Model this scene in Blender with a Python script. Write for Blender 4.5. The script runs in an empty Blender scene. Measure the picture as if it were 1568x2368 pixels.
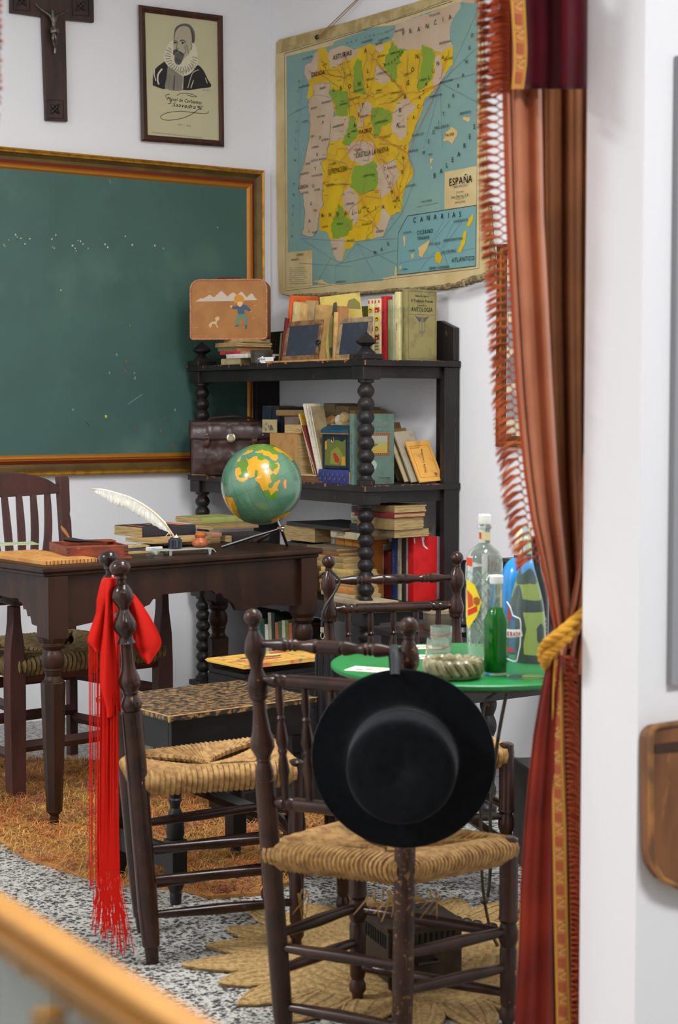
import bpy, math, random
from math import sin, cos, pi, radians, sqrt, atan2
from mathutils import Vector as V, Matrix, noise as mnoise
random.seed(7)
scn = bpy.context.scene
COL = scn.collection

# ------------------------------------------------------------------ camera
F, CX, CY = 3980.0, 784.0, 1184.0
CAM = V((-4.08, -6.42, 1.28))
YAW, PITCH = radians(55.3), radians(3.51)
cd = bpy.data.cameras.new('camera')
cam = bpy.data.objects.new('camera', cd)
COL.objects.link(cam)
cam.location = CAM
cam.rotation_euler = (radians(90) - PITCH, 0, YAW - radians(90))
cd.sensor_fit = 'VERTICAL'
cd.sensor_height = 36.0
cd.lens = F / 2368.0 * 36.0
cd.clip_start = 0.05
cd.dof.use_dof = True
cd.dof.focus_distance = 5.6
cd.dof.aperture_fstop = 6.5
scn.camera = cam

# ------------------------------------------------------------------ world, lamps, exposure
wd = bpy.data.worlds.new('world')
scn.world = wd
wd.use_nodes = True
wd.node_tree.nodes['Background'].inputs[0].default_value = (0.9, 0.93, 1.0, 1)
wd.node_tree.nodes['Background'].inputs[1].default_value = 0.25
LAMPS = [  # x, y, z, size_x, size_y, watts : ceiling panels of the two rooms, plus an added side fill
    (-1.75, -4.1, 3.15, 0.6, 0.4, 38),
    (-5.4, -2.4, 3.15, 1.2, 0.6, 165),  # unseen side fill, added to brighten the right wall
    (-1.5, -3.1, 3.15, 0.6, 0.6, 52),
    (-4.4, -5.6, 3.15, 1.2, 0.6, 20),
    (-2.2, -6.6, 3.15, 1.2, 0.6, 100),
]
for i, (x, y, z, sx, sy, w) in enumerate(LAMPS):
    ld = bpy.data.lights.new('ceiling_and_fill_light', 'AREA')
    ld.shape = 'RECTANGLE'
    ld.size, ld.size_y = sx, sy
    ld.energy = w
    ld.color = (0.965, 0.985, 1.0)
    lo = bpy.data.objects.new('ceiling_and_fill_light', ld)
    COL.objects.link(lo)
    lo.location = (x, y, z)
scn.view_settings.view_transform = 'Standard'
scn.view_settings.look = 'None'
scn.view_settings.gamma = 1.0
scn.view_settings.use_curve_mapping = False
scn.view_settings.exposure = 0.0

# ------------------------------------------------------------------ where a point of the photograph lies in the room
RX = V((sin(YAW), -cos(YAW), 0))
HH = V((cos(YAW), sin(YAW), 0))
FW = HH * cos(PITCH) + V((0, 0, -sin(PITCH)))
UU = V((0, 0, cos(PITCH))) + HH * sin(PITCH)
def ray(px, py): return FW + RX * ((px - CX) / F) - UU * ((py - CY) / F)
def az(px, py, z): d = ray(px, py); return CAM + d * ((z - CAM.z) / d.z)
def ax(px, py, x): d = ray(px, py); return CAM + d * ((x - CAM.x) / d.x)
def ay(px, py, y): d = ray(px, py); return CAM + d * ((y - CAM.y) / d.y)
def ad(px, py, dep): d = ray(px, py); return CAM + d * (dep / d.dot(HH))
def depth(p): return (V(p) - CAM).dot(HH)

# ------------------------------------------------------------------ materials
def lin(c):
    def g(u):
        u = u / 255.0
        return u / 12.92 if u <= 0.04045 else ((u + 0.055) / 1.055) ** 2.4
    return (g(c[0]), g(c[1]), g(c[2]), 1.0)
MATS = {}
def M(name, c=(128, 128, 128), rough=0.6, metal=0.0, c2=None, scale=20.0, lo=0.4, hi=0.6, stretch=None,
      bump=0.0, bscale=None, detail=4.0, spec=0.5, trans=0.0, ior=1.45, sheen=0.0, coat=0.0, c3=None, s3=60.0, lo3=.62, hi3=.7, fine=None):
    """procedural surface: base colour c, a second colour c2 mixed in by noise, an optional third, and bump"""
    if name in MATS: return MATS[name]
    m = bpy.data.materials.new(name); m.use_nodes = True
    nt = m.node_tree; N = nt.nodes; L = nt.links
    b = N['Principled BSDF']
    b.inputs['Base Color'].default_value = lin(c)
    b.inputs['Roughness'].default_value = rough
    b.inputs['Metallic'].default_value = metal
    b.inputs['Specular IOR Level'].default_value = spec
    b.inputs['Transmission Weight'].default_value = trans
    b.inputs['IOR'].default_value = ior
    b.inputs['Sheen Weight'].default_value = sheen
    b.inputs['Coat Weight'].default_value = coat
    tc = N.new('ShaderNodeTexCoord'); mp = N.new('ShaderNodeMapping')
    L.new(tc.outputs['Object'], mp.inputs[0])
    if stretch: mp.inputs['Scale'].default_value = stretch
    def nz(s, d=detail):
        n = N.new('ShaderNodeTexNoise'); n.inputs['Scale'].default_value = s; n.inputs['Detail'].default_value = d
        L.new(mp.outputs[0], n.inputs['Vector']); return n
    def mixin(prev, col, s, a, z):
        n = nz(s); r = N.new('ShaderNodeMapRange'); r.inputs[1].default_value = a; r.inputs[2].default_value = z
        L.new(n.outputs[0], r.inputs[0])
        x = N.new('ShaderNodeMix'); x.data_type = 'RGBA'
        L.new(r.outputs[0], x.inputs[0])
        if prev is None: x.inputs[6].default_value = lin(c)
        else: L.new(prev, x.inputs[6])
        x.inputs[7].default_value = lin(col)
        return x.outputs[2]
    out = None
    if c2: out = mixin(None, c2, scale, lo, hi)
    if c3: out = mixin(out, c3, s3, lo3, hi3)
    if out: L.new(out, b.inputs['Base Color'])
    if bump:
        n = nz(bscale or scale * 2); bp = N.new('ShaderNodeBump'); bp.inputs['Strength'].default_value = bump
        bp.inputs['Distance'].default_value = 0.004
        L.new(n.outputs[0], bp.inputs['Height']); L.new(bp.outputs[0], b.inputs['Normal'])
    MATS[name] = m
    return m
def flat(c, rough=0.65):
    return M('paint %d %d %d' % c, c, rough)

# ------------------------------------------------------------------ mesh builder
XF = {}
def xf(o): return XF.get(o.name, Matrix.Identity(4)) if o else Matrix.Identity(4)
def frame(d):
    d = V(d).normalized(); a = V((0, 0, 1)) if abs(d.z) < 0.9 else V((1, 0, 0))
    u = a.cross(d).normalized(); return u, d.cross(u)
class MB:
    def __init__(s): s.v = []; s.f = []; s.m = []; s.mi = 0
    def add(s, vs, fs, mi=None):
        n = len(s.v); s.v += [V(p) for p in vs]
        for f in fs: s.f.append(tuple(i + n for i in f)); s.m.append(s.mi if mi is None else mi)
        return s
    def box(s, c, d, rz=0.0, mi=None, mat=None, top=None):
        hx, hy, hz = d[0] / 2, d[1] / 2, d[2] / 2; vs = []
        for z in (-1, 1):
            k = top if (top and z > 0) else (1, 1)
            for x, y in ((-1, -1), (1, -1), (1, 1), (-1, 1)): vs.append(V((x * hx * k[0], y * hy * k[1], z * hz)))
        R = mat or Matrix.Rotation(rz, 4, 'Z')
        vs = [R @ p + V(c) for p in vs]
        return s.add(vs, [(0, 3, 2, 1), (4, 5, 6, 7), (0, 1, 5, 4), (1, 2, 6, 5), (2, 3, 7, 6), (3, 0, 4, 7)], mi)
    def bb(s, a, b, mi=None):
        return s.box([(a[i] + b[i]) / 2 for i in range(3)], [abs(b[i] - a[i]) for i in range(3)], mi=mi)
    def lathe(s, p0, p1, prof, n=16, mi=None, cap=True, rot=0.0):
        p0, p1 = V(p0), V(p1); u, w = frame(p1 - p0); vs = []; fs = []
        for t, r in prof:
            c = p0.lerp(p1, t)
            for k in range(n):
                a = 2 * pi * k / n + rot; vs.append(c + (u * cos(a) + w * sin(a)) * r)
        for j in range(len(prof) - 1):
            for k in range(n): fs.append((j * n + k, j * n + (k + 1) % n, (j + 1) * n + (k + 1) % n, (j + 1) * n + k))
        if cap: fs.append(tuple(range(n - 1, -1, -1))); fs.append(tuple((len(prof) - 1) * n + k for k in range(n)))
        return s.add(vs, fs, mi)
    def tube(s, pts, r, n=8, mi=None, closed=False, flatk=1.0):
        pts = [V(p) for p in pts]; vs = []; fs = []; m = len(pts); pu = None
        for i, p in enumerate(pts):
            if closed: t = (pts[(i + 1) % m] - pts[i - 1])
            else: t = pts[min(i + 1, m - 1)] - pts[max(i - 1, 0)]
            if t.length < 1e-9: t = V((0, 0, 1))
            t.normalize()
            if pu is None: u, _ = frame(t)
            else:
                u = pu - t * pu.dot(t)
                u = u.normalized() if u.length > 1e-6 else frame(t)[0]
            pu = u; w = t.cross(u); rr = r[i] if isinstance(r, (list, tuple)) else r
            for k in range(n): a = 2 * pi * k / n; vs.append(p + u * cos(a) * rr + w * sin(a) * rr * flatk)
        for j in range(m if closed else m - 1):
            q = (j + 1) % m
            for k in range(n): fs.append((j * n + k, j * n + (k + 1) % n, q * n + (k + 1) % n, q * n + k))
        if not closed: fs.append(tuple(range(n - 1, -1, -1))); fs.append(tuple((m - 1) * n + k for k in range(n)))
        return s.add(vs, fs, mi)
    def prism(s, pts, ext, mi=None, side=None):
        pts = [V(p) for p in pts]; e = V(ext); n = len(pts)
        s.add(pts + [p + e for p in pts], [tuple(range(n - 1, -1, -1)), tuple(range(n, 2 * n))], mi)
        b = len(s.v) - 2 * n
        for k in range(n):
            s.f.append((b + k, b + (k + 1) % n, b + n + (k + 1) % n, b + n + k)); s.m.append((s.mi if mi is None else mi) if side is None else side)
        return s
    def grid(s, fn, nu, nv, mi=None, closed_u=False):
        vs = [fn(i / (nu if closed_u else nu - 1), j / (nv - 1)) for j in range(nv) for i in range(nu)]; fs = []
        for j in range(nv - 1):
            for i in range(nu if closed_u else nu - 1):
                a = (i + 1) % nu; fs.append((j * nu + i, j * nu + a, (j + 1) * nu + a, (j + 1) * nu + i))
        return s.add(vs, fs, mi)
    def ball(s, c, r, n=16, m=10, mi=None, mat=None):
        r = r if isinstance(r, (tuple, list)) else (r, r, r); R = mat or Matrix.Identity(4)
        vs = []; c = V(c)
        for j in range(m + 1):
            t = pi * j / m
            for i in range(n):
                a = 2 * pi * i / n; vs.append(c + R @ V((r[0] * sin(t) * cos(a), r[1] * sin(t) * sin(a), r[2] * cos(t))))
        fs = [(j * n + i, (j + 1) * n + i, (j + 1) * n + (i + 1) % n, j * n + (i + 1) % n) for j in range(m) for i in range(n)]
        return s.add(vs, fs, mi)
    def poly(s, pts, mi=None): return s.add(pts, [tuple(range(len(pts)))], mi)
    def build(s, name, mats, parent=None, world=False, smooth=True, ang=38, bevel=0.0, seg=2, solid=0.0, sub=0):
        if not isinstance(mats, (list, tuple)): mats = [mats]
        me = bpy.data.meshes.new(name); o = bpy.data.objects.new(name, me); COL.objects.link(o)
        if parent is not None:
            o.parent = parent; T = xf(parent); XF[o.name] = T
            vs = [T.inverted() @ p for p in s.v] if world else s.v
        elif world:
            lo = V([min(p[i] for p in s.v) for i in range(3)]); hi = V([max(p[i] for p in s.v) for i in range(3)])
            b = V(((lo.x + hi.x) / 2, (lo.y + hi.y) / 2, lo.z)); T = Matrix.Translation(b); XF[o.name] = T
            o.location = b; vs = [p - b for p in s.v]
        else: vs = s.v
        me.from_pydata([tuple(p) for p in vs], [], s.f)
        for m in mats: me.materials.append(m)
        me.polygons.foreach_set('material_index', s.m)
        if smooth:
            me.polygons.foreach_set('use_smooth', [True] * len(s.f)); me.set_sharp_from_angle(angle=radians(ang))
        me.update()
        if solid:
            k = o.modifiers.new('solid', 'SOLIDIFY'); k.thickness = solid
        if bevel:
            k = o.modifiers.new('bevel', 'BEVEL'); k.width = bevel; k.segments = seg; k.limit_method = 'ANGLE'; k.angle_limit = radians(40)
        if sub:
            k = o.modifiers.new('sub', 'SUBSURF'); k.levels = sub; k.render_levels = sub
        return o
def tag(o, label=None, cat=None, group=None, kind=None):
    if label: o['label'] = label
    if cat: o['category'] = cat
    if group: o['group'] = group
    if kind: o['kind'] = kind
    return o
def thing(name, label, cat, loc=(0, 0, 0), rz=0.0, group=None, kind=None):
    o = bpy.data.objects.new(name, None); COL.objects.link(o); o.empty_display_size = 0.05
    o.location = loc; o.rotation_euler = (0, 0, rz)
    XF[o.name] = Matrix.Translation(V(loc)) @ Matrix.Rotation(rz, 4, 'Z')
    return tag(o, label, cat, group, kind)
def copy_tree(o, parent=None):
    c = o.copy(); COL.objects.link(c)
    if parent: c.parent = parent
    for ch in [q for q in bpy.data.objects if q.parent == o]: copy_tree(ch, c)
    return c

# ------------------------------------------------------------------ lettering
GL = {}
def glyphs():
    dg_objs = []
    for ch in sorted(set("ABCDEFGHIJKLMNOPQRSTUVWXYZabcdefghijklmnopqrstuvwxyz0123456789.,-~:;*+'&/ÑÓÍÁÉñóíáé")):
        cu = bpy.data.curves.new('glyph', 'FONT'); cu.body = ch; cu.size = 1.0; cu.resolution_u = 2
        ob = bpy.data.objects.new('glyph', cu); COL.objects.link(ob); dg_objs.append((ch, ob, cu))
    bpy.context.view_layer.update()
    dg = bpy.context.evaluated_depsgraph_get()
    for ch, ob, cu in dg_objs:
        me = ob.evaluated_get(dg).to_mesh()
        vs = [v.co.copy() for v in me.vertices]; fs = [tuple(p.vertices) for p in me.polygons]
        ob.evaluated_get(dg).to_mesh_clear()
        GL[ch] = (vs, fs, max([v.x for v in vs] or [0.3]))
    for ch, ob, cu in dg_objs: bpy.data.objects.remove(ob); bpy.data.curves.remove(cu)
glyphs()
def text_w(t, sp=0.07):
    return sum((GL[c][2] if c in GL else 0.28) + sp for c in t)
def txt(mb, t, o, xd, yd, h, mi, align='C', sp=0.07, bold=0.0, shear=0.0, width=None):
    """letters of cap height h starting at o, along xd, upright along yd"""
    o, xd, yd = V(o), V(xd).normalized(), V(yd).normalized(); s = h / 0.7
    w = text_w(t, sp) * s; kx = 1.0
    if width: kx = width / w; w = width
    x = {'C': -w / 2, 'L': 0.0, 'R': -w}[align]
    for c in t:
        if c in GL and c != ' ':
            vs, fs, a = GL[c]
            for q in ((0, 0),) if not bold else ((-bold, 0), (bold, 0), (0, bold * .6)):
                mb.add([o + xd * (x + kx * s * (p.x + q[0] + shear * p.y)) + yd * (s * (p.y + q[1])) for p in vs], fs, mi)
        x += ((GL[c][2] if c in GL else 0.28) + sp) * s * kx

# ================================================================== THE ROOM
WALL = M('white wall plaster', (234, 233, 235), 0.85, bump=.08, bscale=180)
CEIL = M('ceiling white', (235, 235, 232), 0.9)
def terrazzo():
    m = bpy.data.materials.new('terrazzo'); m.use_nodes = True; N = m.node_tree.nodes; L = m.node_tree.links; b = N['Principled BSDF']
    b.inputs['Roughness'].default_value = 0.35
    tc = N.new('ShaderNodeTexCoord'); last = None
    def chips(scale, rnd, thr, soft, colA, prev, off):
        mp = N.new('ShaderNodeMapping'); mp.inputs['Location'].default_value = off; L.new(tc.outputs['Object'], mp.inputs[0])
        nz = N.new('ShaderNodeTexNoise'); nz.inputs['Scale'].default_value = scale * 1.3; L.new(mp.outputs[0], nz.inputs['Vector'])
        mx = N.new('ShaderNodeMix'); mx.data_type = 'VECTOR'; mx.inputs[0].default_value = 0.012
        L.new(mp.outputs[0], mx.inputs[4]); L.new(nz.outputs['Color'], mx.inputs[5])
        v = N.new('ShaderNodeTexVoronoi'); v.inputs['Scale'].default_value = scale; v.inputs['Randomness'].default_value = 1.0; L.new(mx.outputs[1], v.inputs['Vector'])
        r = N.new('ShaderNodeMapRange'); r.inputs[1].default_value = thr; r.inputs[2].default_value = thr + soft
        r.inputs[3].default_value = 1; r.inputs[4].default_value = 0; L.new(v.outputs['Distance'], r.inputs[0])
        sel = N.new('ShaderNodeSeparateColor'); L.new(v.outputs['Color'], sel.inputs[0])
        g = N.new('ShaderNodeMath'); g.operation = 'LESS_THAN'; g.inputs[1].default_value = rnd; L.new(sel.outputs[0], g.inputs[0])
        k = N.new('ShaderNodeMath'); k.operation = 'MULTIPLY'; L.new(r.outputs[0], k.inputs[0]); L.new(g.outputs[0], k.inputs[1])
        x = N.new('ShaderNodeMix'); x.data_type = 'RGBA'; L.new(k.outputs[0], x.inputs[0])
        if prev is None: x.inputs[6].default_value = lin((176, 174, 165))
        else: L.new(prev, x.inputs[6])
        x.inputs[7].default_value = lin(colA); return x.outputs[2]
    last = chips(75, .6, .45, .08, (140, 138, 134), None, (0, 0, 0))
    last = chips(66, .62, .42, .06, (70, 68, 68), last, (3, 1, 0))
    last = chips(130, .5, .38, .1, (40, 40, 44), last, (7, 4, 0))
    L.new(last, b.inputs['Base Color']); return m
TERR = terrazzo()
def struct(name, mb, mt, **k):
    o = mb.build(name, mt, smooth=False, **k); o['kind'] = 'structure'; return o
YP = -4.505                      # outer face of the partition the photograph looks through
Q = ray(1480, 1184); tq = (YP - CAM.y) / Q.y; XJ = CAM.x + Q.x * tq      # jamb corner
struct('floor', MB().bb((-7, -9.0, -.1), (.1, .1, 0)), TERR)
struct('ceiling', MB().bb((-7, -9.0, 3.2), (.1, .1, 3.3)), CEIL)
struct('wall_back', MB().bb((-7, 0, 0), (.1, .1, 3.2)), WALL)
struct('wall_right', MB().bb((0, -9.0, 0), (.1, 0, 3.2)), WALL)
struct('wall_left', MB().bb((-7.1, -9.0, 0), (-7, 0, 3.2)), WALL)
struct('wall_partition', MB().bb((XJ, YP, 0), (0, YP + .127, 3.2)), WALL)
struct('wall_partition_left', MB().bb((-7, YP, 0), (XJ - 2.1, YP + .127, 3.2)), WALL)

# ================================================================== ON THE WALLS
def stroke(mb, pts, w, nrm, mi):
    """a thin drawn line of width w on a flat surface with normal nrm"""
    pts = [V(p) for p in pts]; n = V(nrm); vs = []
    for i, p in enumerate(pts):
        t = pts[min(i + 1, len(pts) - 1)] - pts[max(i - 1, 0)]
        s = n.cross(t)
        s = s.normalized() * (w / 2) if s.length > 1e-9 else V((0, 0, 0))
        vs += [p - s, p + s]
    mb.add(vs, [(2 * i, 2 * i + 1, 2 * i + 3, 2 * i + 2) for i in range(len(pts) - 1)], mi)
def jag(pts, amp=5.0, seg=16.0, seed=0):
    out = []; n = len(pts)
    for i in range(n):
        a, b = pts[i], pts[(i + 1) % n]; d = math.hypot(b[0] - a[0], b[1] - a[1]); k = max(1, int(d / seg))
        for j in range(k):
            t = j / k; x, y = a[0] + (b[0] - a[0]) * t, a[1] + (b[1] - a[1]) * t
            q = mnoise.noise_vector(V((x * .06 + seed, y * .06, seed * 1.7))) * 1.3 + mnoise.noise_vector(V((x * .19, y * .19, 3))) * 1.0 + mnoise.noise_vector(V((x * .5, y * .5, 8))) * .7
            out.append((x + q.x * amp, y + q.y * amp))
    return out
def smooth_line(pts, k=5):
    """Catmull-Rom through points of any dimension"""
    P = [V(p) if len(p) == 3 else V((p[0], p[1], 0)) for p in pts]; out = []
    for i in range(len(P) - 1):
        a, b, c, d = P[max(i - 1, 0)], P[i], P[i + 1], P[min(i + 2, len(P) - 1)]
        for j in range(k):
            t = j / k
            out.append(.5 * ((2 * b) + (c - a) * t + (2 * a - 5 * b + 4 * c - d) * t * t + (3 * b - a - 3 * c + d) * t ** 3))
    out.append(P[-1]); return out

# ---- blackboard
GOLD = M('old gold moulding', (190, 138, 42), .38, .5, c2=(164, 112, 32), scale=30, lo=.45, hi=.6)
OLIVE = M('olive bronze cove', (104, 82, 38), .5, .3, c2=(88, 66, 32), scale=12)
REDB = M('red brown lacquer line', (112, 44, 22), .45)
GOLD2 = M('inner gold strip', (176, 112, 34), .45, .35)
bb0, bb1, bz0, bz1 = -2.35, -.049, 1.0, 2.302
BOARD = M('green slate paint', (60, 92, 84), .55, c2=(68, 101, 92), scale=4, lo=.35, hi=.75, c3=(92, 124, 112), s3=3.1, lo3=.56, hi3=.9, bump=.05, bscale=90)
t = thing('blackboard', 'large green blackboard in a gold moulded frame on the left wall', 'blackboard', ((bb0 + bb1) / 2, 0, bz0))
mb = MB(); mb.bb((bb0 + .05, -.018, bz0 + .05), (bb1 - .05, -.004, bz1 - .05))
def blotch(mb, px, py, rx, ry, yy, mi, n=7):
    mb.poly([ay(px + rx * cos(2 * pi * k / n) * random.uniform(.6, 1.2), py + ry * sin(2 * pi * k / n) * random.uniform(.6, 1.2), yy) for k in range(n)], mi)
for px, py in [(20, 555), (36, 543), (40, 548), (48, 551), (58, 564), (12, 570), (120, 553), (129, 543), (122, 571), (126, 574), (168, 568), (174, 574), (180, 556), (186, 558),
               (192, 564), (204, 574), (176, 580), (243, 565), (249, 572), (306, 566), (290, 546), (358, 568), (378, 574), (503, 526), (141, 671), (9, 566), (69, 552), (300, 752)]:
    blotch(mb, px, py, random.uniform(1, 2.6), random.uniform(1, 2.8), -.0186, 1)
blotch(mb, 245, 963, 3.4, 3.4, -.0186, 2)
for px, py, r in [(292, 836, 2.4), (290, 858, 1.5), (372, 996, 2), (400, 1030, 2), (403, 1040, 1.6), (398, 1050, 1.6), (313, 993, 1.4), (382, 966, 1.3)]: blotch(mb, px, py, r, r * 1.3, -.0186, 3)
for px, py in [(270, 820), (169, 947), (311, 862), (253, 862), (405, 948), (312, 874)]: blotch(mb, px, py, 2, 4, -.0186, 4)
stroke(mb, [ay(x, y, -.0187) for x, y in [(296, 935), (310, 925), (330, 911)]], .003, (0, -1, 0), 4)
stroke(mb, [ay(x, y, -.0187) for x, y in [(197, 975), (203, 980), (206, 986)]], .0025, (0, -1, 0), 5)
stroke(mb, [ay(x, y, -.0187) for x, y in [(253, 414), (256, 425)]], .003, (0, -1, 0), 4)
mb.build('board_panel', [BOARD, flat((205, 205, 185)), flat((220, 200, 20)), flat((200, 60, 60)), flat((120, 150, 150)), flat((30, 40, 36))], t, world=True, smooth=False)
prof = [(0, .0, 0), (0, .030, 0), (.006, .036, 0), (.012, .031, 0), (.018, .034, 0), (.024, .028, 1), (.034, .020, 1), (.046, .018, 1), (.056, .024, 2), (.061, .027, 2), (.064, .022, 3), (.070, .027, 3), (.077, .025, 3), (.085, .017, 3)]
mb = MB()
for k in range(4):
    cs = [(bb0, bz0), (bb1, bz0), (bb1, bz1), (bb0, bz1)]; a, b = cs[k], cs[(k + 1) % 4]; cx_, cz_ = (bb0 + bb1) / 2, (bz0 + bz1) / 2
    def corner(c, d): return (c[0] + (d if c[0] < cx_ else -d), c[1] + (d if c[1] < cz_ else -d))
    for i in range(len(prof) - 1):
        d0, h0, _ = prof[i]; d1, h1, m_ = prof[i + 1]
        a0, b0, a1, b1 = corner(a, d0), corner(b, d0), corner(a, d1), corner(b, d1)
        mb.add([(a0[0], -h0, a0[1]), (b0[0], -h0, b0[1]), (b1[0], -h1, b1[1]), (a1[0], -h1, a1[1])], [(0, 1, 2, 3)], m_)
mb.build('frame', [GOLD, OLIVE, REDB, GOLD2], t, world=True, smooth=False)

# ---- crucifix
DKW = M('dark carved wood', (46, 30, 26), .45, c2=(62, 38, 32), scale=40, stretch=(1, 1, .12))
t = thing('crucifix', 'dark wooden wall crucifix with a grey metal figure, left of the framed portrait', 'crucifix', ay(128, 283, -.01))
mb = MB(); out = [(20, 31), (20, -42), (92, -36), (89, -150), (142, -146), (145, -30), (212, -22), (213, 54), (147, 48), (152, 283), (102, 280), (93, 41)]
mb.prism([ay(x, y, -.001) for x, y in out], (0, -.02, 0)); mb.build('cross', DKW, t, world=True, smooth=False, bevel=.003)
for (cx_, cy_) in [(127, 252), (186, 14), (50, 2)]:
    mb = MB()
    q = [(-19, -22), (19, -20), (20, 22), (-18, 20)]
    mb.tube([ay(cx_ + a, cy_ + b, -.022) for a, b in q], .003, 5, closed=True)
    for k in range(4):
        a = pi / 4 + k * pi / 2; c = ay(cx_, cy_, -.021); e = ay(cx_ + 16 * cos(a), cy_ + 17 * sin(a), -.021)
        mb.lathe(c, e, [(0, .002), (.35, .009), (.7, .006), (1, .001)], 8)
    mb.ball(ay(cx_, cy_, -.022), .008, 8, 6)
    mb.build('carving', M('carved relief', (38, 27, 24), .4), t, world=True)
MET = M('pewter', (120, 112, 104), .35, .8, c2=(80, 74, 70), scale=60)
me = bpy.data.meshes.new('figure'); fig = bpy.data.objects.new('figure', me); COL.objects.link(fig); fig.parent = t
k_ = 2.45
J = {'pelvis': (308, 168, 15), 'waist': (304, 140, 12), 'chest': (303, 108, 17), 'neck': (300, 84, 7), 'head': (297, 66, 11), 'headt': (296, 52, 9), 'ls': (283, 88, 8), 'le': (245, 62, 6), 'lh': (212, 36, 4), 'lf': (200, 20, 3),
     'rs': (325, 90, 8), 're': (352, 78, 6), 'rh': (376, 64, 4), 'rf': (388, 56, 3), 'lk': (300, 215, 10), 'rk': (316, 214, 10), 'la': (311, 272, 6), 'ra': (317, 270, 6), 'lt': (308, 306, 4), 'rt': (313, 308, 4)}
off = {'lk': -.052, 'rk': -.05, 'head': -.05, 'headt': -.05, 'chest': -.045, 'pelvis': -.042, 'waist': -.042, 'neck': -.046, 'lh': -.03, 'rh': -.03, 'lf': -.03, 'rf': -.03}
names = list(J); vs = [xf(t).inverted() @ ay(J[n][0] / k_, J[n][1] / k_, off.get(n, -.038)) for n in names]
ed = [('pelvis', 'waist'), ('waist', 'chest'), ('chest', 'neck'), ('neck', 'head'), ('head', 'headt'), ('chest', 'ls'), ('ls', 'le'), ('le', 'lh'), ('lh', 'lf'), ('chest', 'rs'), ('rs', 're'), ('re', 'rh'), ('rh', 'rf'), ('pelvis', 'lk'), ('lk', 'la'), ('la', 'lt'), ('pelvis', 'rk'), ('rk', 'ra'), ('ra', 'rt')]
me.from_pydata(vs, [(names.index(a), names.index(b)) for a, b in ed], []); me.materials.append(MET)
fig.modifiers.new('skin', 'SKIN'); sk = me.skin_vertices.new(name='s') if not me.skin_vertices else me.skin_vertices[0]
for i, n in enumerate(names): r = J[n][2] / k_ * .00172; sk.data[i].radius = (r, r); sk.data[i].use_root = (n == 'pelvis')
s_ = fig.modifiers.new('sub', 'SUBSURF'); s_.levels = s_.render_levels = 2
mb = MB(); mb.lathe(ay(305 / k_, 152 / k_, -.042), ay(309 / k_, 190 / k_, -.046), [(0, .012), (.3, .0165), (.8, .0175), (1, .015)], 12)
mb.tube([ay(x / k_, y / k_, -.055) for x, y in [(318, 160), (328, 168), (327, 190)]], .004, 6); mb.build('loincloth', MET, t, world=True)

# ---- framed portrait (traced in a 7.175x enlargement with origin 320,10)
def pz(x, y, d): return ay(320 + x / 7.175, 10 + y / 7.175, d)
t = thing('framed_portrait', 'brown framed ink drawing of a bearded man in a ruff with handwriting below', 'picture', pz(730, 2300, -.01))
FRW = M('brown framing wood', (74, 40, 26), .4, c2=(54, 28, 20), scale=30, stretch=(1, 1, .2))
o4 = [(2, 8), (1400, 188), (1425, 2366), (48, 2268)]; i4 = [(102, 132), (1310, 285), (1338, 2262), (150, 2168)]
m4 = [(52, 60), (1358, 230), (1385, 2320), (98, 2225)]
mb = MB(); oa = [pz(x, y, -.001) for x, y in o4]; ob_ = [pz(x, y, -.018) for x, y in o4]; mc = [pz(x, y, -.024) for x, y in m4]; ic = [pz(x, y, -.012) for x, y in i4]; ib = [pz(x, y, -.006) for x, y in i4]
for k in range(4):
    j = (k + 1) % 4
    for A, B in ((oa, ob_), (ob_, mc), (mc, ic), (ic, ib)): mb.add([A[k], A[j], B[j], B[k]], [(0, 1, 2, 3)])
mb.build('frame', FRW, t, world=True, smooth=False)
PAP = M('aged cream paper', (196, 188, 152), .8); INK = flat((38, 32, 34)); GREYI = flat((140, 132, 120)); LITE = flat((212, 204, 176)); MIDI = flat((96, 90, 88))
mb = MB(); mb.prism([pz(x, y, -.004) for x, y in i4], (0, -.004, 0)); DZ = -.0085
def dp(pts, mi, d=DZ, sm=True, cl=True):
    q = smooth_line(list(pts) + [pts[0]], 4)[:-1] if sm else [V((p[0], p[1], 0)) for p in pts]
    mb.poly([pz(p.x, p.y, d) for p in q], mi)
def dl(pts, w, mi, d=DZ - .0006): stroke(mb, [pz(p.x, p.y, d) for p in smooth_line(pts, 5)], w * .00026, (0, -1, 0), mi)
dp([(430, 950), (300, 1050), (250, 1150), (240, 1330), (280, 1360), (450, 1400), (470, 1200), (485, 1010)], 1)                      # cloak, left
dp([(730, 1420), (740, 1200), (790, 1140), (900, 1110), (985, 1010), (1075, 1090), (1150, 1240), (1205, 1365), (1000, 1400), (850, 1425)], 1)  # cloak, right
dp([(485, 1010), (470, 1200), (455, 1400), (740, 1420), (730, 1180), (700, 1100)], 2)                                              # doublet
dp([(590, 1180), (570, 1400), (600, 1405), (612, 1180)], 3, DZ - .0004); dl([(640, 1180), (650, 1400)], 5, 3); dl([(520, 1150), (505, 1390)], 5, 3)
for i in range(9): dl([(470 + i * 5 - 10, 1190 + i * 24), (560 + i * 2, 1185 + i * 24)], 3, 3); dl([(620, 1190 + i * 24), (722, 1196 + i * 24)], 3, 3)
for i in range(7): dl([(610 + i * 6, 470 - i * 16), (650 + i * 8, 400 - i * 6)], 3, 3, DZ - .0014); dl([(770 + i * 9, 640 + i * 26), (820 + i * 3, 700 + i * 24)], 4, 3, DZ - .0016); dl([(860 + i * 8, 420 + i * 30), (900 + i * 4, 470 + i * 28)], 5, 1, DZ - .0015); dl([(620 + i * 14, 880 + i * 8), (640 + i * 12, 960)], 5, 1, DZ - .0016)
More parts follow.
